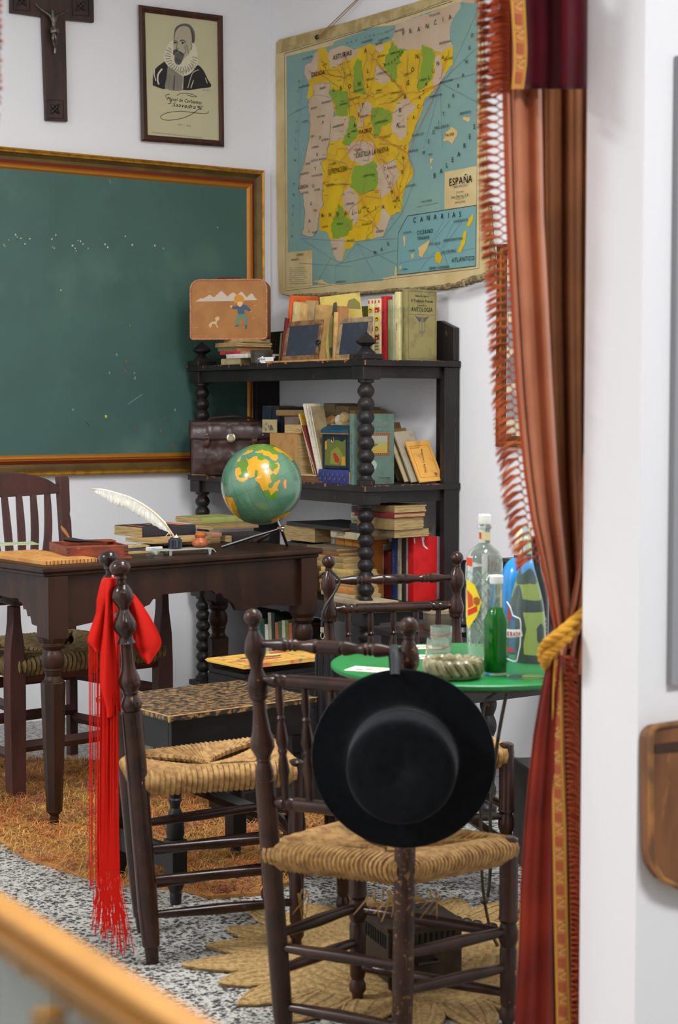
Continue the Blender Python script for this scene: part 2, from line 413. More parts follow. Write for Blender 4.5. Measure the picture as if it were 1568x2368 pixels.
dl([(690, 612), (735, 604), (785, 640)], 8, 1, DZ - .0018); dl([(590, 622), (640, 630)], 8, 1, DZ - .0018); dl([(590, 800), (640, 770), (700, 800), (740, 840)], 14, 1, DZ - .0018)
dl([(270, 1080), (265, 1170), (290, 1270)], 16, 4); dl([(395, 1070), (330, 1160), (320, 1260), (340, 1330)], 26, 4); dl([(745, 1190), (735, 1400)], 12, 4)
dl([(1000, 1085), (910, 1130), (865, 1230), (820, 1390)], 10, 4); dl([(1110, 1220), (1145, 1310)], 12, 4); dl([(915, 1260), (870, 1390)], 12, 4)
dp([(520, 620), (440, 780), (420, 900), (480, 1010), (620, 1120), (740, 1185), (860, 1150), (960, 1030), (990, 930), (960, 720), (900, 640), (700, 560)], 4, DZ - .0003)  # ruff
dp([(585, 600), (600, 430), (660, 350), (760, 318), (860, 345), (925, 440), (940, 540), (925, 640), (880, 640), (850, 700), (600, 700)], 3, DZ - .0006)  # hair
dp([(600, 560), (625, 430), (720, 365), (830, 380), (875, 470), (885, 600), (865, 760), (800, 860), (720, 930), (640, 900), (600, 800), (580, 680)], 5, DZ - .0009)  # face
dp([(600, 860), (650, 800), (760, 820), (740, 900), (700, 990), (640, 1000), (600, 940)], 3, DZ - .0012)  # beard
dp([(580, 760), (640, 740), (650, 790), (600, 850), (575, 820)], 3, DZ - .0013)
for q in [[(690, 600), (740, 590), (790, 620)], [(590, 610), (620, 600), (645, 620)], [(650, 620), (635, 700), (640, 740), (670, 735)], [(620, 790), (660, 780), (720, 800)], [(880, 650), (890, 700), (870, 760)],
          [(760, 690), (790, 760), (770, 820)], [(645, 765), (700, 830), (740, 930)]]: dl(q, 10, 3, DZ - .0016)
for c in ((735, 640), (615, 635)): mb.poly([pz(c[0] + 22 * cos(a * pi / 4), c[1] + 16 * sin(a * pi / 4), DZ - .0016) for a in range(8)], 1)
for i in range(20):   # folds of the ruff
    a = 2.9 - i * .19 + pi * .25; cx_, cy_ = 715, 860; r0, r1 = (175, 280) if i % 2 else (190, 265)
    dl([(cx_ + r0 * cos(a), cy_ + r0 * sin(a)), (cx_ + r1 * cos(a + .05), cy_ + r1 * sin(a + .05) * .98)], 9, 3, DZ - .0014)
for i in range(9):
    x0 = 540 + i * 46; y0 = 1070 + 60 * sin(i * .5); dl([(x0, y0 - 30), (x0 + 20, y0 + 45), (x0 + 38, y0 - 20)], 6, 3, DZ - .0015)
tx = (pz(1100, 1600, 0) - pz(450, 1520, 0))
def ptx(s, x, y, h, w, mi=1, bold=.0): txt(mb, s, pz(x, y, DZ), tx, (0, 0, 1), h * .00026 * .72, mi, 'L', shear=.35, width=w * .000285 if w else None, bold=bold)
ptx('Miguel de Cerbantes', 470, 1590, 80, 590, bold=.012); ptx('Saavedra', 560, 1690, 90, 400, bold=.012); ptx('~', 960, 1720, 60, 110, bold=.01)
dl([(640, 1520), (700, 1480), (860, 1485), (970, 1535), (900, 1530), (800, 1500)], 8, 1); dl([(470, 1560), (450, 1510), (520, 1490)], 8, 1); dl([(520, 1600), (540, 1640), (490, 1650)], 8, 1)
dl([(1155, 1770), (1160, 1800), (1080, 1815), (900, 1795), (700, 1775), (480, 1800), (370, 1860), (420, 1915), (560, 1920), (760, 1880), (920, 1800), (1000, 1740), (1050, 1740), (980, 1700), (1070, 1690)], 9, 1)
ptx('1547 ~ 1616', 640, 2010, 45, 235, 3); ptx('* Reproducido en el estudio Firmado por Juan de Jauregui en el año 1600', 205, 2130, 30, 860, 3); ptx('J.R. Perez', 1060, 1430, 40, 140, 3)
mb.build('print', [PAP, INK, GREYI, MIDI, LITE, flat((176, 166, 142))], t, world=True, smooth=False)

# ---- wall map (traced in a 2.6133x enlargement with origin 600,0)
MXP = -.014
def mz(x, y, d=0.0): return ax(600 + x / 2.6133, y / 2.6133, MXP - d)
t = thing('wall_map', 'old cloth map of Spain in yellow and green hung by a cord', 'map', mz(700, 1770))
MAPC = M('varnished map paper', (206, 184, 136), .5, c2=(190, 165, 112), scale=7, lo=.45, hi=.7)
SEA = M('map sea blue', (116, 150, 146), .5, c2=(126, 156, 144), scale=5, lo=.35, hi=.7); YEL = M('map yellow', (208, 172, 18), .5, c2=(198, 156, 24), scale=9)
GRN = flat((122, 150, 44), .5); PNK = M('map pink buff', (192, 170, 146), .5, c2=(186, 160, 132), scale=8); BORD = flat((90, 90, 84)); ROAD = flat((186, 108, 62)); PURP = flat((112, 116, 140)); MINK = flat((66, 64, 56)); FADE = flat((116, 122, 96)); SEA2 = flat((112, 154, 154), .5)
mm = [MAPC, SEA, YEL, GRN, PNK, BORD, ROAD, PURP, MINK, FADE, SEA2, flat((208, 174, 110))]
mb = MB()
sheet = [(106, 262), (125, 240), (590, 118), (900, 28), (1190, -60), (1345, -102), (1352, 200), (1360, 700), (1378, 1250), (1392, 1500), (1400, 1630), (1330, 1672), (1180, 1722), (850, 1750), (600, 1772), (200, 1786), (124, 1772), (116, 1600), (108, 900), (104, 400)]
mb.prism([mz(x, y) for x, y in jag(sheet, 3, 40)], (-.006, 0, 0), mi=0)
def mp(pts, mi, lv, amp=5, seg=14): mb.poly([mz(x, y, .006 + .0005 * lv) for x, y in (jag(pts, amp, seg, lv) if amp else pts)], mi)
def ml(pts, w, mi, lv=9, j=0):
    q = jag(pts, j, 14, lv)[:-1] if j else pts
    if j: q = [p for p in q]
    stroke(mb, [mz(p[0], p[1], .006 + .0005 * lv) for p in q], w * .0007, (1, 0, 0), mi)
mp([(162, 340), (440, 275), (455, 250), (640, 185), (600, 175), (820, 150), (1000, 80), (1200, 20), (1322, -25), (1318, 600), (1310, 1610), (835, 1662), (745, 1680), (745, 1697), (320, 1725), (320, 1510), (172, 1525)], 1, 1, 0)
spain = [(345, 310), (375, 285), (400, 290), (420, 320), (440, 295), (510, 275), (570, 300), (600, 290), (670, 262), (700, 275), (740, 265), (790, 245), (815, 250), (830, 290), (880, 305), (930, 300), (975, 300), (985, 272), (1030, 290), (1060, 310), (1100, 320), (1130, 295), (1165, 278), (1172, 300), (1165, 390), (1135, 430), (1095, 500), (1060, 540), (1000, 600), (985, 655), (965, 720), (930, 800), (905, 860), (895, 930), (905, 980), (935, 1025), (930, 1060), (890, 1120), (865, 1190), (860, 1270), (815, 1290), (790, 1310), (775, 1360), (750, 1425), (720, 1420), (690, 1440), (640, 1450), (575, 1460), (560, 1490), (520, 1510), (500, 1580), (480, 1583), (455, 1550), (440, 1500), (430, 1445), (400, 1395), (360, 1395), (362, 1290), (385, 1240), (378, 1180), (383, 1110), (385, 1030), (370, 985), (410, 950), (415, 890), (425, 860), (430, 760), (465, 700), (440, 610), (430, 500), (330, 510), (325, 570), (300, 600), (290, 590), (300, 500), (270, 440), (275, 400), (320, 370), (345, 340)]
port = [(300, 600), (330, 570), (395, 580), (440, 590), (465, 640), (450, 700), (430, 740), (425, 850), (410, 900), (410, 950), (370, 985), (400, 1050), (385, 1110), (378, 1180), (385, 1240), (362, 1290), (345, 1400), (320, 1435), (258, 1420), (275, 1300), (262, 1180), (235, 1150), (240, 1090), (270, 980), (300, 850), (305, 740), (295, 650)]
mp(spain, 2, 3); mp(port, 4, 2); ml(port + [port[0]], 2, 5, 4, 4)
mp([(820, 150), (850, 140), (990, 90), (1210, 10), (1215, 40), (1185, 90), (1155, 140), (1150, 240), (1165, 278), (1130, 295), (1100, 320), (1060, 305), (1030, 290), (985, 270), (975, 305), (930, 300), (880, 300), (835, 290), (800, 240), (815, 200)], 4, 2)
mp([(1210, -5), (1240, -30), (1322, -40), (1322, -5), (1290, 20), (1250, 15)], 4, 2)
PK = [[(345, 310), (358, 330), (355, 430), (300, 490), (270, 440), (275, 400), (320, 370)], [(430, 300), (510, 275), (580, 300), (600, 295), (580, 350), (500, 370), (480, 400), (430, 410), (415, 350)], [(330, 510), (430, 500), (430, 560), (440, 600), (395, 585), (330, 570)],
      [(700, 395), (760, 420), (790, 460), (780, 500), (750, 505), (700, 495)], [(690, 290), (740, 270), (760, 300), (720, 320)], [(640, 610), (675, 620), (680, 660), (640, 720), (600, 780), (590, 770), (610, 700), (590, 660)], [(430, 710), (530, 705), (545, 730), (530, 800), (500, 850), (430, 850)],
      [(1060, 350), (1090, 330), (1110, 440), (1130, 430), (1095, 500), (1060, 540), (1040, 490), (1060, 440)], [(830, 630), (890, 590), (945, 640), (930, 680), (900, 700), (880, 830), (850, 845), (800, 790), (805, 700)], [(530, 870), (600, 850), (690, 860), (695, 930), (680, 980), (620, 1000), (545, 960), (525, 890)],
      [(710, 985), (750, 990), (820, 960), (835, 1030), (850, 1060), (800, 1150), (750, 1190), (735, 1200), (710, 1100)], [(500, 1170), (540, 1125), (600, 1180), (590, 1240), (600, 1330), (575, 1370), (540, 1290), (510, 1260)], [(745, 1235), (790, 1310), (750, 1425), (690, 1440), (690, 1390), (730, 1320)], [(430, 1455), (520, 1430), (510, 1500), (500, 1580), (480, 1583), (455, 1550)]]
GK = [[(590, 355), (615, 365), (620, 440), (635, 570), (570, 560), (565, 520), (572, 400)], [(800, 250), (830, 290), (875, 300), (860, 330), (830, 400), (825, 500), (790, 490), (790, 440), (750, 410), (770, 330), (785, 300)], [(980, 275), (1030, 290), (1065, 320), (1050, 400), (1040, 480), (960, 560), (955, 530), (970, 450), (985, 350)],
      [(420, 540), (530, 550), (540, 620), (530, 700), (460, 700), (465, 650), (440, 600), (420, 570)], [(545, 700), (580, 710), (590, 780), (600, 800), (560, 860), (530, 885), (500, 870), (540, 760)], [(680, 650), (730, 650), (760, 660), (800, 680), (800, 740), (740, 760), (710, 840), (690, 830), (690, 770), (670, 720)],
      [(570, 1000), (620, 1000), (690, 975), (710, 1000), (715, 1110), (690, 1150), (600, 1170), (550, 1130), (560, 1060)], [(480, 1230), (500, 1250), (520, 1310), (560, 1330), (560, 1370), (530, 1420), (440, 1445), (435, 1350), (460, 1290)]]
for i, q in enumerate(PK): mp(q, 4, 4, 6, 10)
for i, q in enumerate(GK): mp(q, 3, 5, 6, 10)
for q in [[(120 + 235, 440), (470, 420), (510, 480), (500, 540)], [(500, 370), (520, 460), (540, 540), (545, 620), (545, 700)], [(640, 290), (650, 350), (620, 430), (640, 560), (700, 600), (790, 560), (870, 560)], [(900, 320), (890, 400), (900, 480), (880, 550)], [(975, 320), (960, 420), (950, 540)], [(870, 560), (830, 610), (790, 620)], [(690, 870), (730, 960), (760, 990), (830, 960), (860, 880)],
          [(410, 960), (500, 980), (560, 1030)], [(385, 1110), (470, 1120), (550, 1110)], [(600, 1180), (690, 1150), (730, 1150), (735, 1200)], [(600, 1330), (680, 1340), (740, 1240)], [(820, 1060), (790, 1150), (800, 1190), (860, 1270)], [(670, 1340), (690, 1390), (640, 1450)], [(860, 870), (840, 900), (830, 960), (880, 1010), (870, 1060)]]: ml(q, 1.8, 5, 8, 5)
roads = [[(640, 790), (600, 700), (560, 600), (520, 470), (510, 300)], [(640, 790), (690, 700), (720, 640), (830, 600), (880, 560), (960, 560), (1040, 520), (1090, 500)], [(640, 790), (700, 880), (760, 970), (800, 1060), (820, 1200)], [(640, 790), (600, 900), (470, 900), (420, 1100), (380, 1110)], [(640, 790), (660, 920), (640, 1060), (620, 1200), (560, 1250), (510, 1310), (440, 1330)],
         [(620, 1200), (640, 1300), (720, 1390)], [(640, 790), (740, 830), (850, 900), (900, 930)], [(600, 700), (690, 480), (720, 330), (700, 290)], [(520, 470), (420, 450), (300, 430)], [(420, 450), (370, 350)], [(880, 560), (800, 470), (710, 390)], [(900, 930), (920, 1030), (880, 1120), (830, 1210)], [(1090, 500), (1060, 600 - 40), (980, 640), (930, 800), (900, 930)], [(1090, 490), (1110, 400), (1150, 300)]]
for q in roads: ml(q, 2.6, 6, 10, 8)
for i in range(70):
    x, y = random.uniform(400, 900), random.uniform(340, 1400); a = random.uniform(0, 6.3); q = [(x, y), (x + 22 * cos(a), y + 22 * sin(a)), (x + 45 * cos(a + .5), y + 45 * sin(a + .5))]
    if not (y > 1000 and x > 880 - (y - 1000) * .4): ml(q, 1.3, 6, 10, 5)
    ml([(x - 30, y + 12), (x - 30 + random.uniform(12, 26), y + 9)], 3.0, 9, 10)
for q in [[(240, 1150), (250, 1440), (430, 1560), (500, 1590), (590, 1470), (690, 1650)], [(275, 400), (250, 600), (235, 800), (235, 1000), (240, 1150)], [(500, 1590), (720, 1540), (830, 1510)], [(250, 1440), (560, 1460), (830, 1440)], [(1090, 500), (1105, 900)], [(1090, 500), (1320, 620)], [(1090, 500), (1320, 440)], [(1090, 500), (1310, 290)], [(1130, 480), (1320, 60)], [(1090, 510), (920, 860)],
          [(900, 930), (935, 1030), (930, 1110), (860, 1290), (740, 1440)], [(500, 1590), (460, 1600), (455, 1700)], [(1090, 500), (1040, 720), (990, 900)], [(240, 1590), (560, 1610)], [(170, 700), (290, 640)], [(430, 1560), (340, 1720)], [(590, 1470), (830, 1600)]]: ml(q, 2.0, 7, 6)
isl = [(1110, 850), (1125, 810), (1160, 765), (1190, 790), (1195, 815), (1165, 870), (1140, 850)]; mp(isl, 11, 3); mp([(1235, 705), (1270, 710), (1268, 740), (1232, 725)], 11, 3); mp([(1030, 960), (1048, 950), (1045, 975), (1030, 992)], 11, 3); mp([(1035, 1005), (1042, 1008), (1038, 1028)], 11, 3, 2)
mp([(320, 1700), (380, 1690), (430, 1725)], 11, 3, 3); mp([(822, 1610), (832, 1612), (832, 1662), (815, 1664)], 11, 3, 2); mp([(320, 1512), (320, 1725), (172, 1740), (172, 1525)], 0, 3, 0)
mp([(1120, 1040), (1313, 1003), (1310, 1240), (1118, 1265)], 0, 3, 0)
can = [(895, 1305), (1310, 1240), (1306, 1607), (832, 1662), (838, 1412)]; mp(can, 10, 4, 0); ml(can + [can[0]], 4.5, 8, 5)
for q, c in [([(1290, 1290), (1292, 1330), (1270, 1370), (1250, 1365), (1262, 1330)], 2), ([(1240, 1395), (1252, 1400), (1245, 1470), (1215, 1525), (1190, 1527), (1215, 1480), (1230, 1420)], 2), ([(1070, 1525), (1090, 1522), (1102, 1555), (1090, 1592), (1070, 1592), (1058, 1560)], 2), ([(960, 1495), (1000, 1470), (1030, 1450), (1010, 1510), (980, 1555), (965, 1540)], 11), ([(868, 1430), (884, 1428), (882, 1470), (874, 1500)], 11), ([(915, 1535), (935, 1530), (936, 1555), (920, 1562)], 11), ([(845, 1610), (862, 1605), (850, 1632)], 11)]: mp(q, c, 7, 3, 10)
for q in [[(1030, 1470), (1110, 1340)], [(1040, 1470), (1150, 1330)], [(1100, 1500), (1180, 1330)], [(1110, 1500), (1220, 1340)], [(960, 1640), (1060, 1520)], [(850, 1590), (1300, 1500)], [(1040, 1460), (1110, 1520), (1140, 1600)]]: ml(q, 2, 7, 6)
bd = [(150, 325), (160, 1757), (1327, 1622), (1340, -45)]; ml([bd[0], bd[1], bd[2], bd[3]], 3, 5, 1.4); ml([(150, 325), (650, 178)], 4, 5, 1.4); ml([(760, 140), (1165, 8)], 4, 5, 1.4)
YD = V((0, -1, 0)); ZD = V((0, 0, 1))
def mt(s, x, y, h, mi=8, al='C', bold=.012, w=None, ang=0.0):
    xd = YD * cos(ang) + ZD * sin(ang); yd = ZD * cos(ang) - YD * sin(ang)
    txt(mb, s, mz(x, y, .0125), xd, yd, h * .00062, mi, al, bold=bold * .35, width=w * .00085 if w else None)
for s, x, y, h in [('GALICIA', 352, 458, 30), ('ASTURIAS', 500, 348, 32), ('EXTREMADURA', 470, 1045, 36), ('CASTILLA LA NUEVA', 680, 935, 34), ('MADRID', 640, 803, 26), ('LISBOA', 265, 1138, 24), ('ESPAÑA', 1216, 1112, 44)]: mt(s, x, y, h, bold=.02, w={'ESPAÑA': 165, 'CASTILLA LA NUEVA': 265, 'EXTREMADURA': 165}.get(s))
for s, x, y, h, c in [('MAPA POLÍTICO', 1215, 1130, 12, 9), ('EDITORIAL', 1212, 1165, 10, 9), ('Seix Barral, S.A.', 1212, 1192, 17, 9), ('Provenza, 219', 1212, 1204, 9, 9), ('BARCELONA', 1212, 1226, 11, 9), ('SIGNOS', 245, 1545, 17, 9), ('GRANADA', 212, 1574, 13, 8), ('LA PALMA', 893, 1410, 13, 9), ('OCÉANO', 1000, 1413, 26, 9), ('TENERIFE', 990, 1447, 20, 8), ('STA. CRUZ', 1058, 1480, 15, 8), ('FUERTEVENTURA', 1170, 1455, 16, 8), ('LAS PALMAS', 1142, 1527, 17, 8), ('GOMERA', 920, 1520, 11, 9), ('HIERRO', 880, 1632, 11, 9), ('GRAN CANARIA', 1085, 1625, 18, 8), ('ATLÁNTICO', 1230, 1578, 26, 9), ('LANZAROTE', 1217, 1340, 15, 8), ('MALLORCA', 1100, 775, 18, 9), ('PALMA', 1150, 822, 18, 8), ('MENORCA', 1243, 688, 15, 9), ('IBIZA', 1032, 938, 11, 9), ('ROSA COMUN', 1008, 1220, 11, 9), ('MARRUECOS', 490, 1708, 13, 9), ('CADIZ', 452, 1508, 13, 8)]: mt(s, x, y, h, c)
CT = 'LA CORUÑA 290 355,LUGO 395 395,PONTEVEDRA 268 528,ORENSE 380 538,SANTANDER 650 255,BILBAO 722 268,S.SEBASTIAN 750 243,VITORIA 735 345,PAMPLONA 820 325,LEÓN 537 460,BURGOS 668 485,LOGROÑO 738 448,HUESCA 897 452,GERONA 1140 362,LERIDA 990 488,BARCELONA 1130 497,TARRAGONA 1062 585,ZARAGOZA 825 565,SORIA 720 552,PALENCIA 597 552,VALLADOLID 573 600,ZAMORA 505 635,SEGOVIA 632 708,AVILA 572 798,SALAMANCA 477 765,GUADALAJARA 735 742,CUENCA 765 832,TERUEL 860 772,CASTELLON 957 820,VALENCIA 930 917,CACERES 440 997,BADAJOZ 428 1125,CIUDAD REAL 660 1065,ALBACETE 800 1018,ALICANTE 912 1128,MURCIA 826 1220,CORDOBA 545 1237,JAEN 630 1260,GRANADA 645 1360,ALMERIA 727 1403,MALAGA 550 1458,SEVILLA 487 1358,HUELVA 396 1375,TOLEDO 597 913,PORTO 275 740,VILA REAL 372 708,BRAGANZA 405 622,BRAGA 328 658,VISEU 320 830,GUARDA 396 850,COIMBRA 335 895,CASTELO BRANCO 356 970,LEIRIA 290 995,SANTAREM 270 1055,PORTALEGRE 347 1065,EVORA 350 1152,SETUBAL 277 1170,BEJA 337 1277,FARO 330 1410,TOULOUSE 1057 95,PERPIGNAN 1120 262,BAYONNE 845 190'
for e in CT.split(','):
    w_ = e.rsplit(' ', 2); mt(w_[0], float(w_[1]), float(w_[2]), 14, bold=.02)
def spaced(letters, pts, h, c=8):
    for l, (x, y) in zip(letters, pts): mt(l, x, y, h, c, bold=.012)
spaced('FRANCIA', [(870, 215), (912, 202), (963, 190), (1013, 172), (1062, 150), (1108, 132), (1152, 118)], 30)
spaced('PORTUGAL'[::-1][::-1], [(383, 752), (365, 842), (349, 945), (337, 1030), (323, 1133), (311, 1240), (302, 1345), (300, 1400)][:7] + [(300, 1405)], 24)
spaced('BALEARES', [(1058, 1075), (1098, 1048), (1132, 1012), (1167, 978), (1205, 945), (1240, 895), (1271, 840), (1298, 780)], 30)
spaced('MEDITERRANEO', [(992, 935), (1022, 865), (1052, 810), (1083, 752), (1112, 700), (1145, 650), (1172, 590), (1202, 530), (1230, 465), (1250, 385), (1270, 300), (1285, 225)], 24, 9)
spaced('OCEANOATLANTICO', [(196, 1435), (199, 1365), (201, 1305), (203, 1250), (206, 1185), (208, 1120), (213, 975), (216, 910), (219, 855), (222, 800), (225, 740), (228, 680), (231, 620), (234, 560), (237, 500)], 18, 9)
spaced('ANDALUCIA', [(380, 1312), (425, 1310), (473, 1308), (520, 1300), (565, 1298), (605, 1290), (655, 1282), (700, 1268), (748, 1262)], 28)
spaced('CANARIAS', [(937, 1345), (980, 1340), (1020, 1332), (1062, 1327), (1105, 1322), (1142, 1318), (1175, 1314), (1212, 1310)], 32)
spaced('VALENCIA', [(820, 1262), (832, 1205), (852, 1130), (862, 1050), (868, 965), (880, 900), (897, 820), (932, 720)], 24); spaced('LEON', [(448, 552), (492, 545), (545, 535), (602, 520)], 30)
spaced('CASTILLA', [(540, 830), (575, 770), (600, 705), (625, 650), (655, 600), (655, 530), (655, 440), (640, 320)], 28); spaced('ARAGON', [(835, 770), (850, 680), (880, 600), (897, 515), (925, 435), (952, 355)], 30); spaced('NAVARRA', [(757, 400), (780, 392), (800, 383), (818, 368), (835, 352), (850, 338), (862, 322)], 18)
spaced('CATALUNA', [(960, 655), (968, 600), (990, 570), (1008, 520), (1025, 480), (1050, 440), (1078, 395), (1108, 358)], 24); spaced('MAR', [(698, 1540), (738, 1518), (778, 1485)], 26, 9); spaced('MURCIA', [(800, 1170), (788, 1115), (775, 1075), (757, 1030), (750, 1010), (745, 990)][:5], 22); spaced('MARCANTABRICO', [(530, 265), (555, 258), (585, 250), (640, 232), (665, 225), (690, 218), (715, 212), (738, 206), (760, 200), (775, 196), (790, 190), (800, 186), (812, 180)], 14, 9)
for i in range(9):
    for j in range(2): ml([(180 + j * 30, 1620 + i * 12), (196 + j * 75 + (i % 3) * 8, 1617 + i * 12)], 2.2, 9, 6)
ml([(950, 1250), (1080, 1225)], 2, 9, 6)
mb.build('map_sheet', mm, t, world=True, smooth=False)
CLO = M('canvas map backing', (186, 166, 118), .8, c2=(164, 140, 92), scale=20, bump=.3, bscale=120)
mb = MB(); mb.prism([mz(x, y, .006) for x, y in jag([(112, 262), (128, 244), (590, 120), (1190, -58), (1345, -100), (1345, -70), (1190, -12), (650, 172), (420, 235), (130, 320), (108, 318)], 2, 50)], (-.005, 0, 0))
mb.build('top_batten', CLO, t, world=True, smooth=False)
mb = MB(); pts = [mz(1398, 1250, .008), mz(1404, 1450, .012), mz(1412, 1590, .018), mz(1388, 1655, .025), mz(1330, 1680, .03), mz(1250, 1705, .03), mz(1180, 1726, .026), mz(1000, 1744, .018), mz(850, 1752, .012), mz(500, 1776, .008), mz(200, 1787, .006)]
q = smooth_line(pts, 8); mb.tube([p + mnoise.noise_vector(p * 60) * .004 for p in q], [(.008 + .008 * max(0, 1 - abs(i / len(q) - .4) * 3)) * (1 + .5 * mnoise.noise(p * 90)) for i, p in enumerate(q)], 8)
mb.build('frayed_edge', M('frayed canvas edge', (150, 134, 96), .95, c2=(112, 96, 64), scale=60, lo=.45, hi=.55, bump=.8, bscale=200), t, world=True)
mb = MB(); mb.lathe(mz(350, 226, .008), mz(350, 226, .018), [(0, .011), (.6, .011), (1, .006)], 12); mb.build('grommet', M('black iron', (22, 24, 20), .4, .6), t, world=True)
ct = t; mb = MB(); a = mz(350, 226, .02); b = ax(870, -42, -.03); c = mz(1290, -60, .02)
mb.tube([a, a.lerp(b, .5) + V((0, 0, .003)), b, b.lerp(c, .5), c], .0022, 6); mb.tube([a + V((0, 0, -.01)), a.lerp(b, .45) + V((0, -.012, -.004)), b], .0018, 6); mb.build('hanging_cord', M('tan twine', (166, 132, 88), .8), t, world=True)

# ---- framed picture at the right, half behind the fringe
t = thing('framed_picture', 'brown and gilt framed grey landscape half hidden behind the curtain fringe', 'picture', ax(1195, 1035, -.01))
def fr(px): return ax(px, 1035, -.01).y
y0, y1 = fr(1152), fr(1152) - .42; z0, z1 = ax(1152, 1033, -.02).z, ax(1152, 566, -.02).z
mb = MB()
for (a, b, mi) in [(0, .012, 0), (.012, .022, 1), (.022, .04, 0)]:
    d = .022 - a * .3
    mb.bb((-d, y0 - a, z0 + a), (-.001, y0 - b, z1 - a), mi); mb.bb((-d, y1 + a, z0 + a), (-.001, y1 + b, z1 - a), mi)
    mb.bb((-d, y0 - b, z0 + a), (-.001, y1 + b, z0 + b), mi); mb.bb((-d, y0 - b, z1 - b), (-.001, y1 + b, z1 - a), mi)
mb.build('frame', [M('walnut frame', (106, 62, 26), .4, c2=(80, 44, 20), scale=30), GOLD], t, world=True, smooth=False)
mb = MB(); mb.bb((-.006, y0 - .04, z0 + .04), (-.002, y1 + .04, z1 - .04), 0)
for i in range(4):
    zz = z0 + .10 + i * .13; mb.poly([(-.0064 - i * .0003, y0 - .043, zz), (-.0064 - i * .0003, y0 - .043, zz + .10)] + [(-.0064 - i * .0003, y0 - .05 - k * .03, zz + .09 + .05 * mnoise.noise(V((k * .7, i, 0)))) for k in range(10)] + [(-.0064 - i * .0003, y1 + .05, zz)], 1 + i % 2)
mb.build('print', [flat((214, 206, 178)), flat((150, 152, 152)), flat((120, 126, 130))], t, world=True, smooth=False)

# ================================================================== THE BOOKCASE
BLK = M('worn black painted wood', (40, 36, 35), .4, spec=.35, c2=(31, 28, 27), scale=9, c3=(112, 66, 34), s3=34, lo3=.69, hi3=.74, bump=.06, bscale=60, stretch=(1, 1, .6))
S1, S2, S3, S4 = 1.45, .991, .547, .115
XF0, YN, YL = -.447, -1.333, -.045          # front face, near end, far end of the case
bc = thing('bookcase', 'black open bookcase with bobbin turned posts in the corner under the map', 'bookcase', (-.22, -.69, 0))
for z in (S1, S2, S3, S4):
    mb = MB(); mb.bb((XF0, YN - .006, z - .022), (-.004, YL, z))
    for k in range(34):
        y = random.uniform(YN, YL); w = random.uniform(.002, .014); h = random.uniform(.001, .005) * (3 if random.random() < .15 else 1); mb.bb((XF0 - .0004, y, z - h), (XF0 + .006 * random.random(), y + w, z + .0003), mi=1)
    for k in range(12): x = random.uniform(XF0, -.03); w = random.uniform(.003, .014); mb.bb((x, YN - .0064, z - random.uniform(.001, .004)), (x + w, YN, z + .0003), mi=1)
    mb.bb((XF0 - .0006, YN - .0066, z - .02), (XF0 + .003, YN - .003, z - .002), mi=1); mb.build('shelf', [BLK, flat((150, 88, 42))], bc, world=True, smooth=False, bevel=.004)
    mb = MB(); i = .018
    mb.bb((XF0 + i, YN + i, z - .07), (XF0 + i + .02, YL - .01, z - .022)); mb.build('front_apron', BLK, bc, world=True, smooth=False, bevel=.002)
    mb = MB(); mb.bb((XF0 + i + .02, YN + i, z - .066), (-.02, YN + i + .02, z - .022)); mb.build('end_apron', BLK, bc, world=True, smooth=False, bevel=.002)
def bobbin(p0, p1, n, r, sq=.012):
    """turned bobbin post between p0 (top) and p1 (bottom)"""
    mb = MB(); L = (V(p1) - V(p0)).length; pr = [(0, r * .95), (.012 / L, r * .95), (.014 / L, r * .7)]; a, b = .02 / L, 1 - .035 / L
    for k in range(n):
        for q in range(9):
            t = a + (b - a) * (k + q / 8) / n; pr.append((t, r * (.62 + .38 * sin(pi * q / 8))))
    pr += [(b + .002, r * .62), (b + (1 - b) * .4, r * .85), (b + (1 - b) * .5, r * 1.05), (1, r * 1.05)]
    mb.lathe(p0, p1, pr, 20); return mb
for (x, y) in ((-.405, YN + .047), (-.405, YL - .05)):
    for (za, zb, n) in ((S1 - .022, S2, 7), (S2 - .022, S3, 7), (S3 - .022, S4, 7)):
        mb = MB(); mb.box((x, y, za - .025), (.078, .078, .05)); mb.build('post_block', BLK, bc, world=True, smooth=False, bevel=.003)
        bobbin((x, y, za - .048), (x, y, zb), n, .0315).build('bobbin_post', BLK, bc, world=True)
    mb = MB(); mb.lathe((x, y, S4), (x, y, 0), [(0, .03), (.3, .036), (.5, .02), (1, .026)], 16); mb.build('foot', BLK, bc, world=True)
    mb = MB(); mb.box((x, y, S1 + .011), (.09, .09, .022)); fb_ = mb.build('finial_base', BLK, bc, world=True, smooth=False, bevel=.004)
    mb = MB(); mb.lathe((x, y, S1 + .022), (x, y, S1 + .102), [(0, .036), (.08, .034), (.2, .022), (.34, .0155), (.44, .03), (.5, .037), (.58, .038), (.66, .032), (.78, .022), (.88, .012), (.95, .007), (1, .003)], 16)
    mb.build('finial', BLK, fb_, world=True)
mb = MB(); mb.bb((-.075, YN, 0), (-.004, YN + .03, S1 - .022)); mb.build('near_upright', BLK, bc, world=True, smooth=False, bevel=.003)
mb = MB(); mb.bb((-.022, YN + .03, 0), (-.004, YN + .12, S1 - .022)); mb.build('side_upright', BLK, bc, world=True, smooth=False)
mb = MB(); mb.bb((-.12, YL - .03, 0), (-.004, YL, S1 - .022)); mb.build('far_upright', BLK, bc, world=True, smooth=False, bevel=.003)
gy = lambda px: ax(px, 760, -.012).y
mb = MB(); mb.prism([(-.03, YN + .004, S1), (-.03, YN + .004, S1 + .125), (-.03, YN + .09, S1 + .155), (-.03, YL, S1 + .155), (-.03, YL, S1)], (.026, 0, 0)); mb.build('back_gallery', BLK, bc, world=True, smooth=False, bevel=.003)

